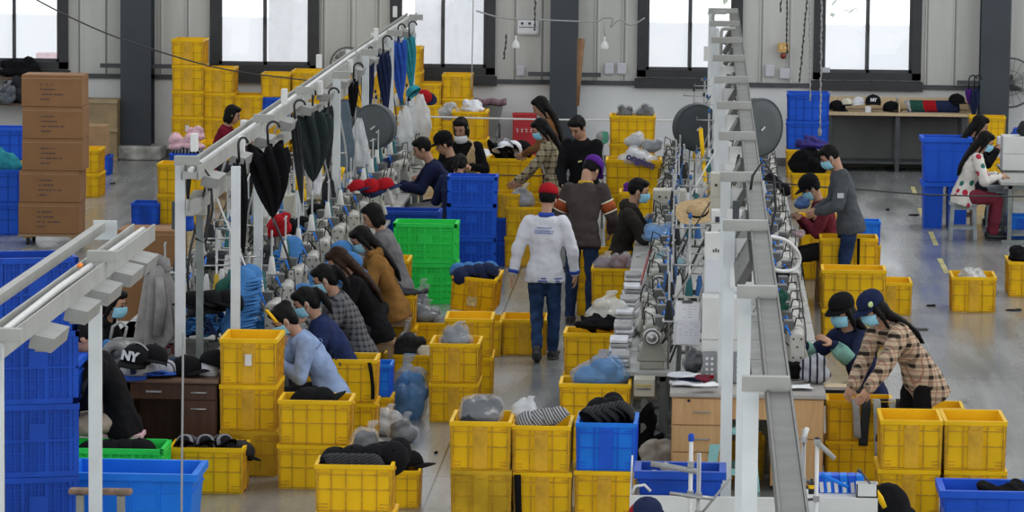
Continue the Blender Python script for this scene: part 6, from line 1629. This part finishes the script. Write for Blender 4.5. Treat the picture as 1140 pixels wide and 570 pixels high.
o = text_mb('NY', .05, .004, .004).build('lettering', c_white, bk); o.location = (.108, 0, .05); o.rotation_euler = (R(-15), 0, R(90))
rowcaps('black', 'small black cap lying low on the work bench', 'low black caps on the work bench', bench(932, .02), (.78, 0, 0), 2, (0, 0, R(-60)))
xx0 = 1010
for k, (kd, n_) in enumerate((('grey', 1), ('green', 4), ('red', 4), ('navy', 6))):
    for i in range(n_):
        cap(kd, {'grey': 'pale grey cap at the head of the nested cap row on the bench', 'green': 'dark green cap in the nested row on the bench', 'red': 'red cap in the nested row on the bench', 'navy': 'navy cap in the nested row on the bench'}[kd], bench(xx0, .06), (0, R(66), 0), None if kd == 'grey' else f'{kd} caps nested on the bench'); xx0 += 3.6
cap('black', 'small dark cap on the right divider of the bench', bench(1065, .14), (0, 0, R(-60)))
# notices and lamps on the cladding
def notice(label, px0, py0, px1, py1, lines=0, m=paper):
    p, q = wallp(px0, py0), wallp(px1, py1); t = thing('paper_notice', label, 'notice', ((p.x + q.x) / 2, WALLY - .028, (p.z + q.z) / 2))
    w_, h_ = q.x - p.x, p.z - q.z
    b = MB(); b.grid(lambda u, v: ((u - .5) * w_, -.012 * (u - .5) ** 2 * 4 * .3, (v - .5) * h_), 6, 6); b.build('sheet', m, t, solid=.002)
    if lines:
        b = MB(); r2 = random.Random(lines)
        for k in range(11): b.box((-w_ * .38 + w_ * .076 * k, -.006, -h_ * .02 + r2.uniform(-.003, .003)), (w_ * .05, .003, .014))
        b.box((-w_ * .28, -.006, h_ * .22), (.035, .003, .035)); b.box((0.02, -.006, h_ * .22), (.035, .003, .035)); b.build('print', ink, t)
lil = mat('lilac_paper', (.56, .56, .60), .8, var=.04)
notice('printed white notice hung left of the middle column', 576, 21, 600, 39, 5)
notice('plain pale sheet low on the cladding left of the middle column', 575, 73, 584, 85, 0, lil)
notice('left of two lilac sheets right of the middle column', 673, 70, 683, 83, 0, lil); notice('right of two lilac sheets right of the middle column', 687, 70, 697, 83, 0, lil)
notice('left of two sheets below the alarm box', 852, 72, 862, 86, 0, lil); notice('right of two sheets below the alarm box', 868, 76, 879, 88, 0, lil)
notice('small sheet stuck on the last window beside the cord', 911, 75, 924, 82, 0, lil)
def plamp(label, px, py):
    p = D(px, py, 80); t = thing('pendant_lamp', label, 'lamp', p)
    b = MB(); b.lathe([(.055, -.09), (.055, -.04), (.03, .0), (.012, .02), (.012, .08), (0, .08)], 16); b.build('lamp_shade', socket_m, t)
    b = MB(); b.tube([(0, 0, .08), (-.01, 0, .28)], .008, 6); b.build('cord', wire_g, t)
plamp('white pendant lamp hanging left of the middle column', 574, 46); plamp('white pendant lamp hanging right of the middle column', 673, 47)
pcable('grey wire festooned along the wall past the middle column', [(530, 12, 80), (560, 20, 80), (600, 22, 80), (660, 24, 80), (672, 20, 80), (682, 21, 80), (680, 30, 80), (690, 22, 80), (702, 28, 80), (718, 20, 80)], .012, wire_g)
# alarm box
p = wallp(872, 56, .08); t = thing('alarm_box', 'small orange alarm box with a red dome on the wall', 'alarm', p)
b = MB(); b.box((0, 0, .04), (.16, .08, .13)); bevel(b.build('housing', mat('amber_box', (.60, .36, .10), .5, var=.15), t), .008)
b = MB(); b.lathe([(.045, 0), (.045, .03), (.03, .05), (0, .055)], 16, (0, -.02, -.08), (PI / 2, 0, 0)); b.build('dome', mat('dark_red_dome', (.20, .03, .02), .3), t)
b = MB(); b.box((-.03, -.045, .05), (.03, .01, .06)); b.box((.03, -.045, .04), (.03, .01, .03)); b.build('label_marks', mat('amber_pale', (.75, .55, .25), .6), t)
# hanging chains
for i, (px0, py0, px1, py1, s_, l_) in enumerate(((876, -6, 876, 60, 79, 'dark knotted chain hanging above the alarm box'), (899, -6, 890, 92, 79, 'dark twisted chain hanging left of the last window'), (901, -6, 902, 112, 80, 'pale knotted cord along the last window frame'), (915, -6, 913, 142, 81, 'long grey cord with tassel hanging over the last window'), (870, -6, 869, 14, 79, 'short dark cord end at the top above the alarm box'), (564, 38, 561, 66, 80, 'short dark wire hanging below the third window'), (596, -6, 595, 34, 80, 'short dark wire hanging over the printed notice'))):
    n_ = max(4, int((py1 - py0) / 3)); pts = [D(px0 + (px1 - px0) * k / n_ + rnd.uniform(-.6, .6), py0 + (py1 - py0) * k / n_, s_) for k in range(n_ + 1)]
    b = MB(); b.tube(pts, [.008 + .010 * (k % 2) for k in range(n_ + 1)], 6)
    if i == 3: b.lathe([(.012, 0), (.03, -.05), (.02, -.12), (0, -.12)], 10, pts[-1])
    tag(b.build('hanging_chain', wire_d if i in (0, 1, 4, 5, 6) else greysteel), l_, 'chain')
# wooden post leaning by the column, extinguisher box, covered chair
p0, p1 = D(643, 118, 79.5), D(647, 43, 79.5)
b = MB(); b.tube([p0, p0.lerp(p1, .35), p1], [.022, .03, .055], 12); tag(b.build('wooden_handle', mat('brown_pole', (.22, .11, .045), .6, var=.3)), 'thick brown wooden pole leaning on the middle column', 'pole')
p = wallp(584, 170, .35); t = thing('fire_box', 'red fire extinguisher box with white marks by the middle column', 'fire box', (p.x, WALLY - .36, 0))
b = MB(); b.box((0, 0, .42), (.34, .28, .66)); bevel(b.build('box_body', redp, t), .01)
b = MB(); b.box((0, -.143, .745), (.36, .02, .03)); b.box((0, -.143, .28), (.36, .01, .02)); b.build('lid_edge', mat('bright_red', (.55, .02, .03), .4), t)
b = MB()
for k in range(4): 
    b.box((-.10 + .066 * k, -.142, .52), (.040, .004, .006)); b.box((-.10 + .066 * k, -.142, .505), (.007, .004, .05)); b.box((-.10 + .066 * k, -.142, .49), (.032, .004, .006)); b.box((-.112 + .066 * k + .02 * (k % 2), -.142, .535), (.006, .004, .02))
b.build('white_marks', socket_m, t)
b = MB(); b.box((0, 0, .045), (.30, .24, .09)); b.build('foot', darkgrey, t)
p = wallp(540, 172, .6); t = thing('covered_chair', 'grey reclining chair with floral cloth over its back by the wall', 'chair', (p.x, WALLY - .62, 0))
gcl = mat('grey_mesh', (.16, .165, .16), .8, var=.2)
b = MB(); b.grid(lambda u, v: ((v - .5) * (.42 - .12 * (1 - u)) + .05 * u, .05 + .10 * u, .40 + .52 * u), 10, 8); b.build('backrest', gcl, t, solid=.03)
b = MB(); b.box((-.0, -.18, .40), (.36, .44, .06)); b.build('seat', gcl, t)
b = MB(); b.grid(lambda u, v: ((v - .5) * .50 + .05, .15 + .05 * math.cos(u * PI * 1.5) * 1.1 - .03, .93 + .05 * math.sin(u * PI) - .06 * u + .01 * math.sin(14 * v)), 8, 14); b.build('floral_cloth', mat('floral_mauve', (.25, .16, .20), .9, var=.5, scale=25), t, solid=.02)
for sx in (-1, 1):
    b = MB(); b.tube([(sx * .2, .05, .60), (sx * .22, -.25, .60), (sx * .22, -.25, .42)], .018, 8); b.build('armrest', darkgrey, t)
    for sy in (-1, 1):
        b = MB(); b.tube([(sx * .15, sy * .16 - .15, .38), (sx * .18, sy * .2 - .15, 0)], .015, 8); b.build('leg', darkgrey, t)
# wall fans
def wfan(label, px, py, r_):
    p = D(px, py, 79); t = thing('wall_fan', label, 'fan', (p.x, WALLY - .30, p.z))
    M_ = Matrix.Rotation(PI / 2, 4, 'X')
    b = MB()
    for q, y in ((r_, 0), (r_ * .97, -.05), (r_ * .97, .05), (r_ * .5, -.07)): b.tube([(q * math.cos(R(a)), y, q * math.sin(R(a))) for a in range(0, 361, 12)], .010 if q == r_ else .005, 6)
    for a in range(0, 360, 20):
        c_, s2 = math.cos(R(a)), math.sin(R(a)); b.tube([(.05 * c_, -.08, .05 * s2), (r_ * .6 * c_, -.075, r_ * .6 * s2), (r_ * c_, 0, r_ * s2)], .0035, 5)
    b.build('cage', mat('cage_wire', (.10, .10, .10), .4, var=.1), t)
    b = MB()
    for k in range(3):
        a0 = R(120 * k); b.grid(lambda u, v: ((.05 + (r_ * .85 - .05) * u) * math.cos(a0 + (v - .5) * (.9 + .3 * u)), -.02 + .04 * v, (.05 + (r_ * .85 - .05) * u) * math.sin(a0 + (v - .5) * (.9 + .3 * u))), 6, 5)
    b.build('blades', greysteel, t, solid=.004)
    b = MB(); b.M = M_; b.lathe([(0, .06), (.05, .06), (.06, .02), (.06, -.1), (.04, -.16), (0, -.16)], 16); b.build('motor', darkgrey, t)
    b = MB(); b.bar((0, .1, 0), (0, .29, .0), .05, .05, (0, 0, 1)); b.box((0, .28, 0), (.12, .02, .2)); b.build('mount', darkgrey, t)
wfan('round wire wall fan at the right edge beside the column', 1133, 100, .36)
wfan('round wire wall fan above the long rail right of the second window', 374, 82, .26)
# umbrellas hanging on the right column bracket
for px_, m, l_, w_ in ((1079, c_purple, 'purple folded umbrella hung on the right column bracket', .05), (1085, c_navy, 'navy folded umbrella hung on the right column bracket', .09)):
    o = umbrella(l_, px_, 84, 78, .62 if w_ > .06 else .42, w_, m, 0); o['group'] = 'umbrellas on the column bracket'
# far left shelf of dark things
p = F(8, 178, 0); t = thing('storage_rack', 'dark storage rack at the left edge under the first window', 'rack', (p.x, p.y + .6, 0))
for z in (.30, .78, 1.16):
    b = MB(); b.box((0, 0, z), (1.1, .5, .03)); b.build('shelf', mat('rack_board', (.12, .075, .05), .8), t)
for sx in (-1, 1):
    for sy in (-1, 1):
        b = MB(); b.box((sx * .53, sy * .23, .62), (.04, .04, 1.24)); b.build('post', darkgrey, t)
heap('black bags piled on the top shelf at the left edge', (p.x + .1, p.y + .55, 1.17), (.34, .22, .20), c_black, 90, cat='bag')
heap('dark bags on the middle shelf at the left edge', (p.x + .1, p.y + .55, .80), (.36, .22, .32), c_char, 91, cat='bag')
bag('grey translucent bag beside the cartons at the left edge', (p.x - .05, p.y + .3, .80), (.14, .12, .22), f_grey, c_navy, 92)
# far right table of white machines
p = F(1128, 262, 0); ty = pY.location.y + .1; tx = pY.location.x + .72
mtable('white machine table cut by the right edge', tx, ty, .62, 1.3, 'machine tables')
cbx = cbox('white boxed machine in front of the floral shirt woman', 1132, 190, .765, .36, .4, .42, white_paint, dots=((.10, .33, .012, black),))
mtable('white machine table of the long haired woman at far right', pX.location.x + .78, pX.location.y, .62, 1.0, 'machine tables')
cby = cbox('white machine beside the long haired woman at far right', 1124, 176, .765, .30, .3, .26, white_paint)
heap('bright blue cloth on the white machines at far right', cby.location + Vector((.12, .15, .26)), (.12, .12, .10), c_royal, 95)
heap('dark striped cloth ball at the far right edge', cbx.location + Vector((.10, .15, .42)), (.10, .1, .16), c_char, 96)
# green lit instrument beside the far aisle stack
p = D(671, 158, 90); t = thing('instrument', 'small round instrument with green glass behind the man in black', 'instrument', (p.x, p.y, 0))
b = MB(); b.tube([(0, 0, 0), (0, 0, p.z)], .014, 8); b.build('pole', steel_p, t)
b = MB(); b.lathe([(0, -.02), (.085, -.02), (.09, .0), (.075, .03), (0, .035)], 20, (0, 0, p.z + .06), (PI / 2, 0, .3)); b.build('housing', greysteel, t)
b = MB(); b.box((.02, -.03, p.z + .06), (.09, .01, .14)); b.build('green_glass', mat('green_glass', (.12, .42, .28), .15, var=.3), t)
# ------------------------------------------------------------------ near foreground
# white front bench, half below the frame
sT = 172.; p0, p1 = D(701, 551, sT), D(868, 551, sT)
t = thing('front_table', 'white work table with a raised front edge at the bottom of the aisle line', 'table', ((p0.x + p1.x) / 2, p0.y, 0)); wd = p1.x - p0.x; zt = p0.z
b = MB(); b.box((0, .28, zt - .13), (wd, .52, .03)); b.build('tabletop', white_paint, t)
b = MB(); b.box((0, 0, zt - .17), (wd, .025, .34)); bevel(b.build('front_panel', white_paint, t), .004)
for sx in (-1, 1):
    for yy in (.03, .50):
        b = MB(); b.box((sx * (wd / 2 - .04), yy, (zt - .145) / 2), (.04, .035, zt - .147)); b.build('leg', greysteel, t)
b = MB(); b.add([(-wd / 2, .02, zt - .12), (-wd / 2, .5, zt - .12), (-wd / 2, .5, zt + .18), (-wd / 2, .02, zt + .0), (-wd / 2 + .012, .02, zt - .12), (-wd / 2 + .012, .5, zt - .12), (-wd / 2 + .012, .5, zt + .18), (-wd / 2 + .012, .02, zt + .0)], [(0, 1, 2, 3), (7, 6, 5, 4), (0, 4, 5, 1), (1, 5, 6, 2), (2, 6, 7, 3), (3, 7, 4, 0)]); b.build('side_guard', white_paint, t)
FT = Vector((t.location.x, t.location.y, zt))
for o in [o for o in bpy.data.objects if o.get('label', '').startswith('shallow dark blue tray')]:
    q = D(757, 551, 170); o.location = (q.x, p0.y + .27, zt - .113)
    TR = o
heap('clear bag of grey red and navy caps at the bottom edge', D(716, 586, 178), (.13, .09, .11), c_lgrey, 101, cat='bag')
cap('navy', 'navy cap with red trim on the clear bag at the bottom edge', D(722, 572, 179), (R(20), R(10), R(-60)))
cap('red', 'red cap edge under the navy cap at the bottom edge', D(716, 577, 178), (R(10), 0, R(-100)))
b = MB(); b.tube([(-.06, 0, 0), (-.04, 0, .05), (.02, 0, .06), (.06, 0, .02)], .010, 8); tag(b.build('white_handle', socket_m, None, D(714, 550, 172)), 'white curved handle in front of the blue tray', 'handle')
heap('white cloth lumps inside the dark blue tray', TR.location + Vector((-.05, 0, .10)), (.20, .10, .12), c_lgrey, 103)
# clamp stands in front of the tray
def clamp_stand(label, px, py0, py1, s_, arms, tip=None, extra=()):
    p = D(px, py1, s_); q = D(px, py0, s_); t = thing('clamp_stand', label, 'stand', p); h_ = q.z - p.z
    b = MB(); b.tube([(0, 0, -p.z + .01), (0, 0, h_)], .013, 8); b.build('pole', socket_m if tip else steel_p, t)
    b = MB(); b.lathe([(.09, 0), (.09, .012), (.015, .03), (0, .03)], 14, (0, 0, -p.z)); b.build('base', darkplate, t)
    for (x0, z0, x1, z1, r_, m) in arms:
        b = MB(); b.tube([(x0, -.015, z0 * h_), (x1, -.02, z1 * h_)], r_, 8); b.build('arm', m, t)
        b = MB(); b.box((0, -.01, z0 * h_), (.04, .035, .035)); b.build('clamp', greysteel, t)
    if tip:
        b = MB(); b.lathe([(.018, -.03), (.020, 0), (.016, .015), (0, .02)], 10, (0, 0, h_)); b.build('tip', tip, t)
    return t
clamp_stand('white clamp stand with a blue tip before the blue tray', 768, 484, 588, 178, ((-.25, .70, .06, .62, .018, greysteel), (-.13, .38, .12, .34, .012, steel_p), (-.10, .14, .05, .10, .02, greysteel)), blu_d)
clamp_stand('shorter steel clamp stand right of the blue tipped stand', 777, 503, 590, 180, ((-.08, .45, .10, .42, .012, steel_p), (.02, .22, .20, .70, .008, greysteel), (-.06, .16, .08, .10, .016, greysteel)))
clamp_stand('steel rod stand leaning by the right end of the desk', 893, 476, 590, 176, ((-.02, .5, .05, .48, .010, darkgrey), (.0, .9, .02, 1.02, .014, socket_m)))
clamp_stand('white bent arm stand with a black joint beside the blue packs', 908, 488, 590, 176, ((.0, .98, .11, .80, .016, rail_m), (.0, .35, -.10, .33, .009, darkgrey)), black)
# small white frame with blue packs at bottom right
p = F(945, 570, .50)
fx_ = cbox('white machine box at the bottom right carrying blue packs', 937, 590, 0, .47, .3, .22, white_paint, s=168)
b = MB(); 
fz = fx_.location
for i, px_ in enumerate((913, 921, 929, 938, 947, 956)):
    t = thing('blue_pack', f'{n_th(i)} blue pack from the left in the white machine box', 'pack', (D(px_, 560, 165).x, fz.y + .22, fz.z + .14))
    b = MB(); b.box((0, 0, .10), (.052, .14, .20), rot=(0, R(-6), 0)); bevel(b.build('pack_body', blu_l if i % 2 else blu, t), .006)
    b = MB(); b.box((-.002, -.073, .12), (.024, .004, .07), rot=(0, R(-6), 0)); b.build('label_strip', socket_m, t)
b = MB(); b.tube([(0, 0, 0), (.18, 0, -.08)], .012, 8); tag(b.build('blue_lever', blu_l, None, Vector((fz.x - .14, fz.y + .05, fz.z + .36))), 'slanting blue lever over the blue packs', 'lever')
t = thing('open_white_box', 'small open white box right of the blue packs', 'box', (D(957, 562, 167).x + .04, fz.y + .06, fz.z + .22))
b = MB(); b.span((-.07, -.06, 0), (.07, .06, .008)); b.span((-.07, -.06, 0), (.07, -.052, .09)); b.span((-.07, .052, 0), (.07, .06, .09)); b.span((-.07, -.06, 0), (-.062, .06, .09)); b.span((.062, -.06, 0), (.07, .06, .09)); b.build('box_body', white_paint, t)
t = thing('trimming_tool', 'yellow handled tool with a grey shaft leaning at bottom right', 'tool', D(985, 565, 168))
b = MB(); b.tube([(0, 0, 0), (-.03, 0, .06), (-.07, 0, .12)], [.016, .022, .018], 10); b.build('handle', yel, t)
b = MB(); b.tube([(-.07, 0, .12), (-.16, 0, .235)], .007, 8); b.tube([(-.16, 0, .235), (-.185, 0, .25)], .012, 8); b.build('shaft', darkgrey, t)
t = thing('glue_bottle', 'small black bottle with a yellow band by the right rail foot', 'bottle', Vector((fz.x - .20, fz.y + .12, fz.z + .22)))
b = MB(); b.lathe([(0, 0), (.022, 0), (.022, .07), (.010, .085), (.010, .10), (0, .10)], 14); b.build('bottle_body', black, t)
b = MB(); b.lathe([(.0228, .035), (.0228, .06)], 14); b.build('band', yel, t)
# teal stool under the desk
p = F(815, 546, 0)
t = thing('plastic_stool', 'pale teal plastic stool under the beech desk', 'stool', (p.x, p.y + .17, 0)); t.scale = (1.12, 1.12, 1.05); h_ = .46
b = MB(); b.loft([((0, 0, h_ - .05), (.155, 0, 0), (0, .155, 0)), ((0, 0, h_ - .01), (.145, 0, 0), (0, .145, 0)), ((0, 0, h_), (.12, 0, 0), (0, .12, 0))], 28, True, 4); b.build('seat', tealp, t)
for sx in (-1, 1):
    for sy in (-1, 1):
        b = MB(); b.add([(sx * (.15 + .04 * k) - sx * w_ * a_, sy * (.15 + .04 * k) - sy * w_ * c_, h_ - .04 - (h_ - .04) * k) for k in (0, 1) for a_, c_, w_ in ((0, 0, .07), (1, 0, .075 - .02 * k), (1, 1, .02), (0, 1, .075 - .02 * k))],
              [(3, 2, 1, 0), (4, 5, 6, 7), (0, 1, 5, 4), (1, 2, 6, 5), (2, 3, 7, 6), (3, 0, 4, 7)]); b.build('leg', tealp, t)
for sx in (-1, 1):
    b = MB(); b.box((sx * .165, 0, .14), (.012, .30, .05)); b.box((0, sx * .165, .14), (.30, .012, .05)); b.build('side_brace', tealp, t)
crate_at('y', p.x + .06, p.y + .75, 0, 's', .9, 'yellow crate behind the pale teal stool under the desk')
# things on the beech desk
for i, (px, py, w_, d_, m, rz, l_) in enumerate(((765, 428, .26, .2, c_white, .1, 'folded white cloth at the left end of the beech desk'), (772, 423, .22, .18, c_navy, -.2, 'navy folded cloth on the white cloths of the beech desk'), (785, 430, .22, .16, paper, .3, 'loose white sheets left of the cabinet on the beech desk'), (762, 419, .24, .18, c_white, -.1, 'white folded cloth on top of the beech desk pile'), (888, 432, .22, .18, paper, .15, 'printed sheet near the right end of the beech desk'), (845, 428, .2, .15, paper, -.2, 'white sheet behind the right rail posts on the desk'))):
    z = .762 + .018 * (i if i < 4 else 0); q = F(px, py, z); b = MB()
    b.grid(lambda u, v: ((u - .5) * w_ + .01 * math.sin(9 * v + i), (v - .5) * d_ + .012 * math.sin(7 * u + i), .012 * math.sin(5 * u + 3 * i) * math.sin(4 * v) + .012), 10, 8)
    o = b.build('folded_cloth' if m is not paper else 'paper_sheet', m, None, q, rz, solid=.014 if m is not paper else .003); tag(o, l_, 'cloth' if m is not paper else 'paper')
heap('red edged dark cloth among the papers on the beech desk', F(782, 424, .80), (.07, .05, .03), c_maroon, 110)
heap('silver grey cap bag at the right end of the beech desk', F(908, 424, .77), (.15, .12, .15), silv, 111, cat='bag')
heap('black cap bundle behind the silver bag on the beech desk', F(882, 420, .77), (.11, .1, .13), c_black, 112)
b = MB(); b.lathe([(0, 0), (.05, 0), (.045, .10), (.0, .10)], 16); tag(b.build('pink_tub', mat('pink_plastic', (.6, .16, .25), .4), None, F(880, 408, .76)), 'small pink tub behind the grey rail', 'tub')
b = MB(); b.lathe([(0, 0), (.035, 0), (.035, .16), (.015, .2), (0, .2)], 16); tag(b.build('orange_bottle', mat('orange_red', (.75, .16, .05), .4), None, D(866, 362, 138)), 'orange bottle standing behind the grey rail', 'bottle')
heap('dark green cloth behind the grey rail', D(866, 350, 138), (.07, .07, .16), c_dgreen, 113)
bpk = thing('small_board', 'thin pale board under the plaid woman’s hand'.replace('’s', ''), 'board', F(936, 432, .75))
b = MB(); b.box((0, .08, .0), (.24, .22, .02)); b.build('board_body', palew, bpk); b = MB(); b.box((0, -.031, 0), (.24, .004, .022)); b.build('edge', edge_m, bpk)
# clipboard on a pole
p = F(764, 418, .75); t = thing('clipboard_stand', 'clipboard of written sheets on a pole at the left end of the desk', 'clipboard', (p.x, p.y, .77))
s_ = S(p); topz = D(764, 334, s_).z - .77; botz = D(764, 384, s_).z - .77
b = MB(); b.tube([(0, .01, 0), (0, .01, topz - .1)], .012, 8); b.lathe([(.06, 0), (.06, .012), (.012, .02), (0, .02)], 14); b.build('pole', steel_p, t)
b = MB(); b.box((0, 0, (topz + botz) / 2), (.205, .006, topz - botz), rot=(0, R(3), 0)); b.build('board', mat('clear_board', (.50, .52, .53), .3), t)
for k, (dx_, z0, z1, m) in enumerate(((0, topz - .01, topz - .165, paper), (.012, topz - .15, botz + .01, mat('paper_lilac', (.66, .66, .72), .8, var=.04)))):
    b = MB(); b.box((dx_, -.006 - .003 * k, (z0 + z1) / 2), (.185, .003, z0 - z1), rot=(0, R(3), 0)); sh = b.build('sheet', m, t)
    b = MB(); r2 = random.Random(k)
    for q in range(5):
        for w_ in range(4):
            if r2.random() < .6: b.box((dx_ - .06 + .04 * w_, -.009 - .003 * k, z0 - .03 - .022 * q), (r2.uniform(.015, .034), .001, .0035))
    b.build('handwriting', mat('pencil', (.35, .35, .40), .8, var=0), sh)
b = MB(); b.box((0, -.012, topz - .005), (.08, .012, .022)); b.build('clip', darkgrey, t)
# papers stacked along the left edge of the right line
for i in range(9):
    q = Vector((RLX - .20 + rnd.uniform(-.02, .02), tstart + .25 + i * .62, .752)); t = thing('paper_stack', f'{n_th(i)} stack of pale folded cloth along the left edge of the right line', 'cloth stack', q, rnd.uniform(-.1, .1), 'folded stacks on the right line')
    for k in range(3 + i % 3):
        b = MB(); b.box((rnd.uniform(-.01, .01), rnd.uniform(-.015, .015), .02 + .035 * k), (.15, .30, .030)); bevel(b.build('fold', c_white if k % 2 else c_lgrey, t), .010)
# red handled broom leaning on the table edge
p0, p1 = D(695, 378, 126), D(724, 278, 116); b = MB(); b.tube([p0, p1], .012, 8); b0 = thing('broom', 'red handled broom leaning against the left edge of the right line', 'broom', p0)
b = MB(); b.tube([(0, 0, 0), p1 - p0], .012, 8); b.build('handle', redp, b0); b = MB(); b.loft([((0, 0, .02), (.03, 0, 0), (0, .03, 0)), ((-.03, 0, -.22), (.12, 0, 0), (0, .04, 0))], 14); b.build('bristles', mat('bristle', (.5, .3, .08), .9, var=.3), b0)
# label plate under the nearest machine table
p = F(717, 440, .60); t = thing('motor_case', 'cream motor case with a yellow print under the nearest machine table', 'motor', (p.x, p.y, 0)); 
zt = D(717, 422, S(p)).z; zb = D(717, 442, S(p)).z
b = MB(); b.box((0, .12, (zt + zb) / 2), (.165, .22, zt - zb)); bevel(b.build('case_body', cream, t), .006)
b = MB(); b.box((0, .12, zb / 2), (.05, .05, zb)); b.build('bracket', leg_m, t)
b = MB(); r2 = random.Random(2)
for k in range(10): b.box((-.06 + .013 * k, -.001 + .006, (zt + zb) / 2 + .018), (.009, .006, .014)); 
b.build('yellow_print', mat('yellow_print', (.6, .45, .05), .7, var=0), t); b = MB()
for k in range(9): b.box((-.055 + .013 * k, .005, (zt + zb) / 2 - .008), (.008, .006, r2.choice((.008, .012))))
b.build('grey_print', ink, t)
# worn frame at bottom left
p = D(112, 600, 176); t = thing('stool', 'metal frame with a chipped wooden top bar at bottom left', 'stool', (p.x, p.y, 0))
zt = D(112, 546, 176).z
b = MB(); b.box((0, 0, zt), (.40, .10, .035)); bevel(b.build('top_bar', mat('chipped_wood', (.20, .13, .09), .8, var=.5, scale=15), t), .012)
for xx in (-.13, .13):
    b = MB(); b.box((xx, 0, zt / 2 - .01), (.045, .045, zt - .03)); b.build('leg', mat('tube_frame', (.26, .26, .23), .5, metal=.3), t)
b = MB(); b.box((0, 0, zt * .35), (.24, .03, .03)); b.build('rung', greysteel, t)
# debris on the open floor
for i, (px, py, w_, m, l_) in enumerate(((1017, 240, .14, c_black, 'flat black scrap on the open floor before the blue bins'), (1036, 341, .10, c_char, 'small dark scrap left of the lone crate'), (1022, 367, .20, darkgrey, 'thin dark strip on the floor behind the plaid shirt'), (1128, 346, .18, c_char, 'dark twisted scrap below the right edge crate'), (1001, 312, .05, c_black, 'tiny black scrap behind the far yellow crates'), (988, 234, .05, c_black, 'tiny dark lump on the open floor left of the blue bins'), (485, 505, .03, c_black, 'tiny black scrap on the aisle floor'), (125, 205, .08, c_char, 'small dark scrap on the floor behind the cartons'))):
    q = F(px, py, 0); b = MB(); b.ball((0, 0, .008), (w_ * .5, w_ * .22, .012), 10, 6); b.ball((w_ * .3, .01, .01), (w_ * .25, w_ * .12, .014), 8, 5)
    tag(b.build('floor_scrap', m, None, q, rnd.uniform(-.4, .4)), l_, 'scrap')
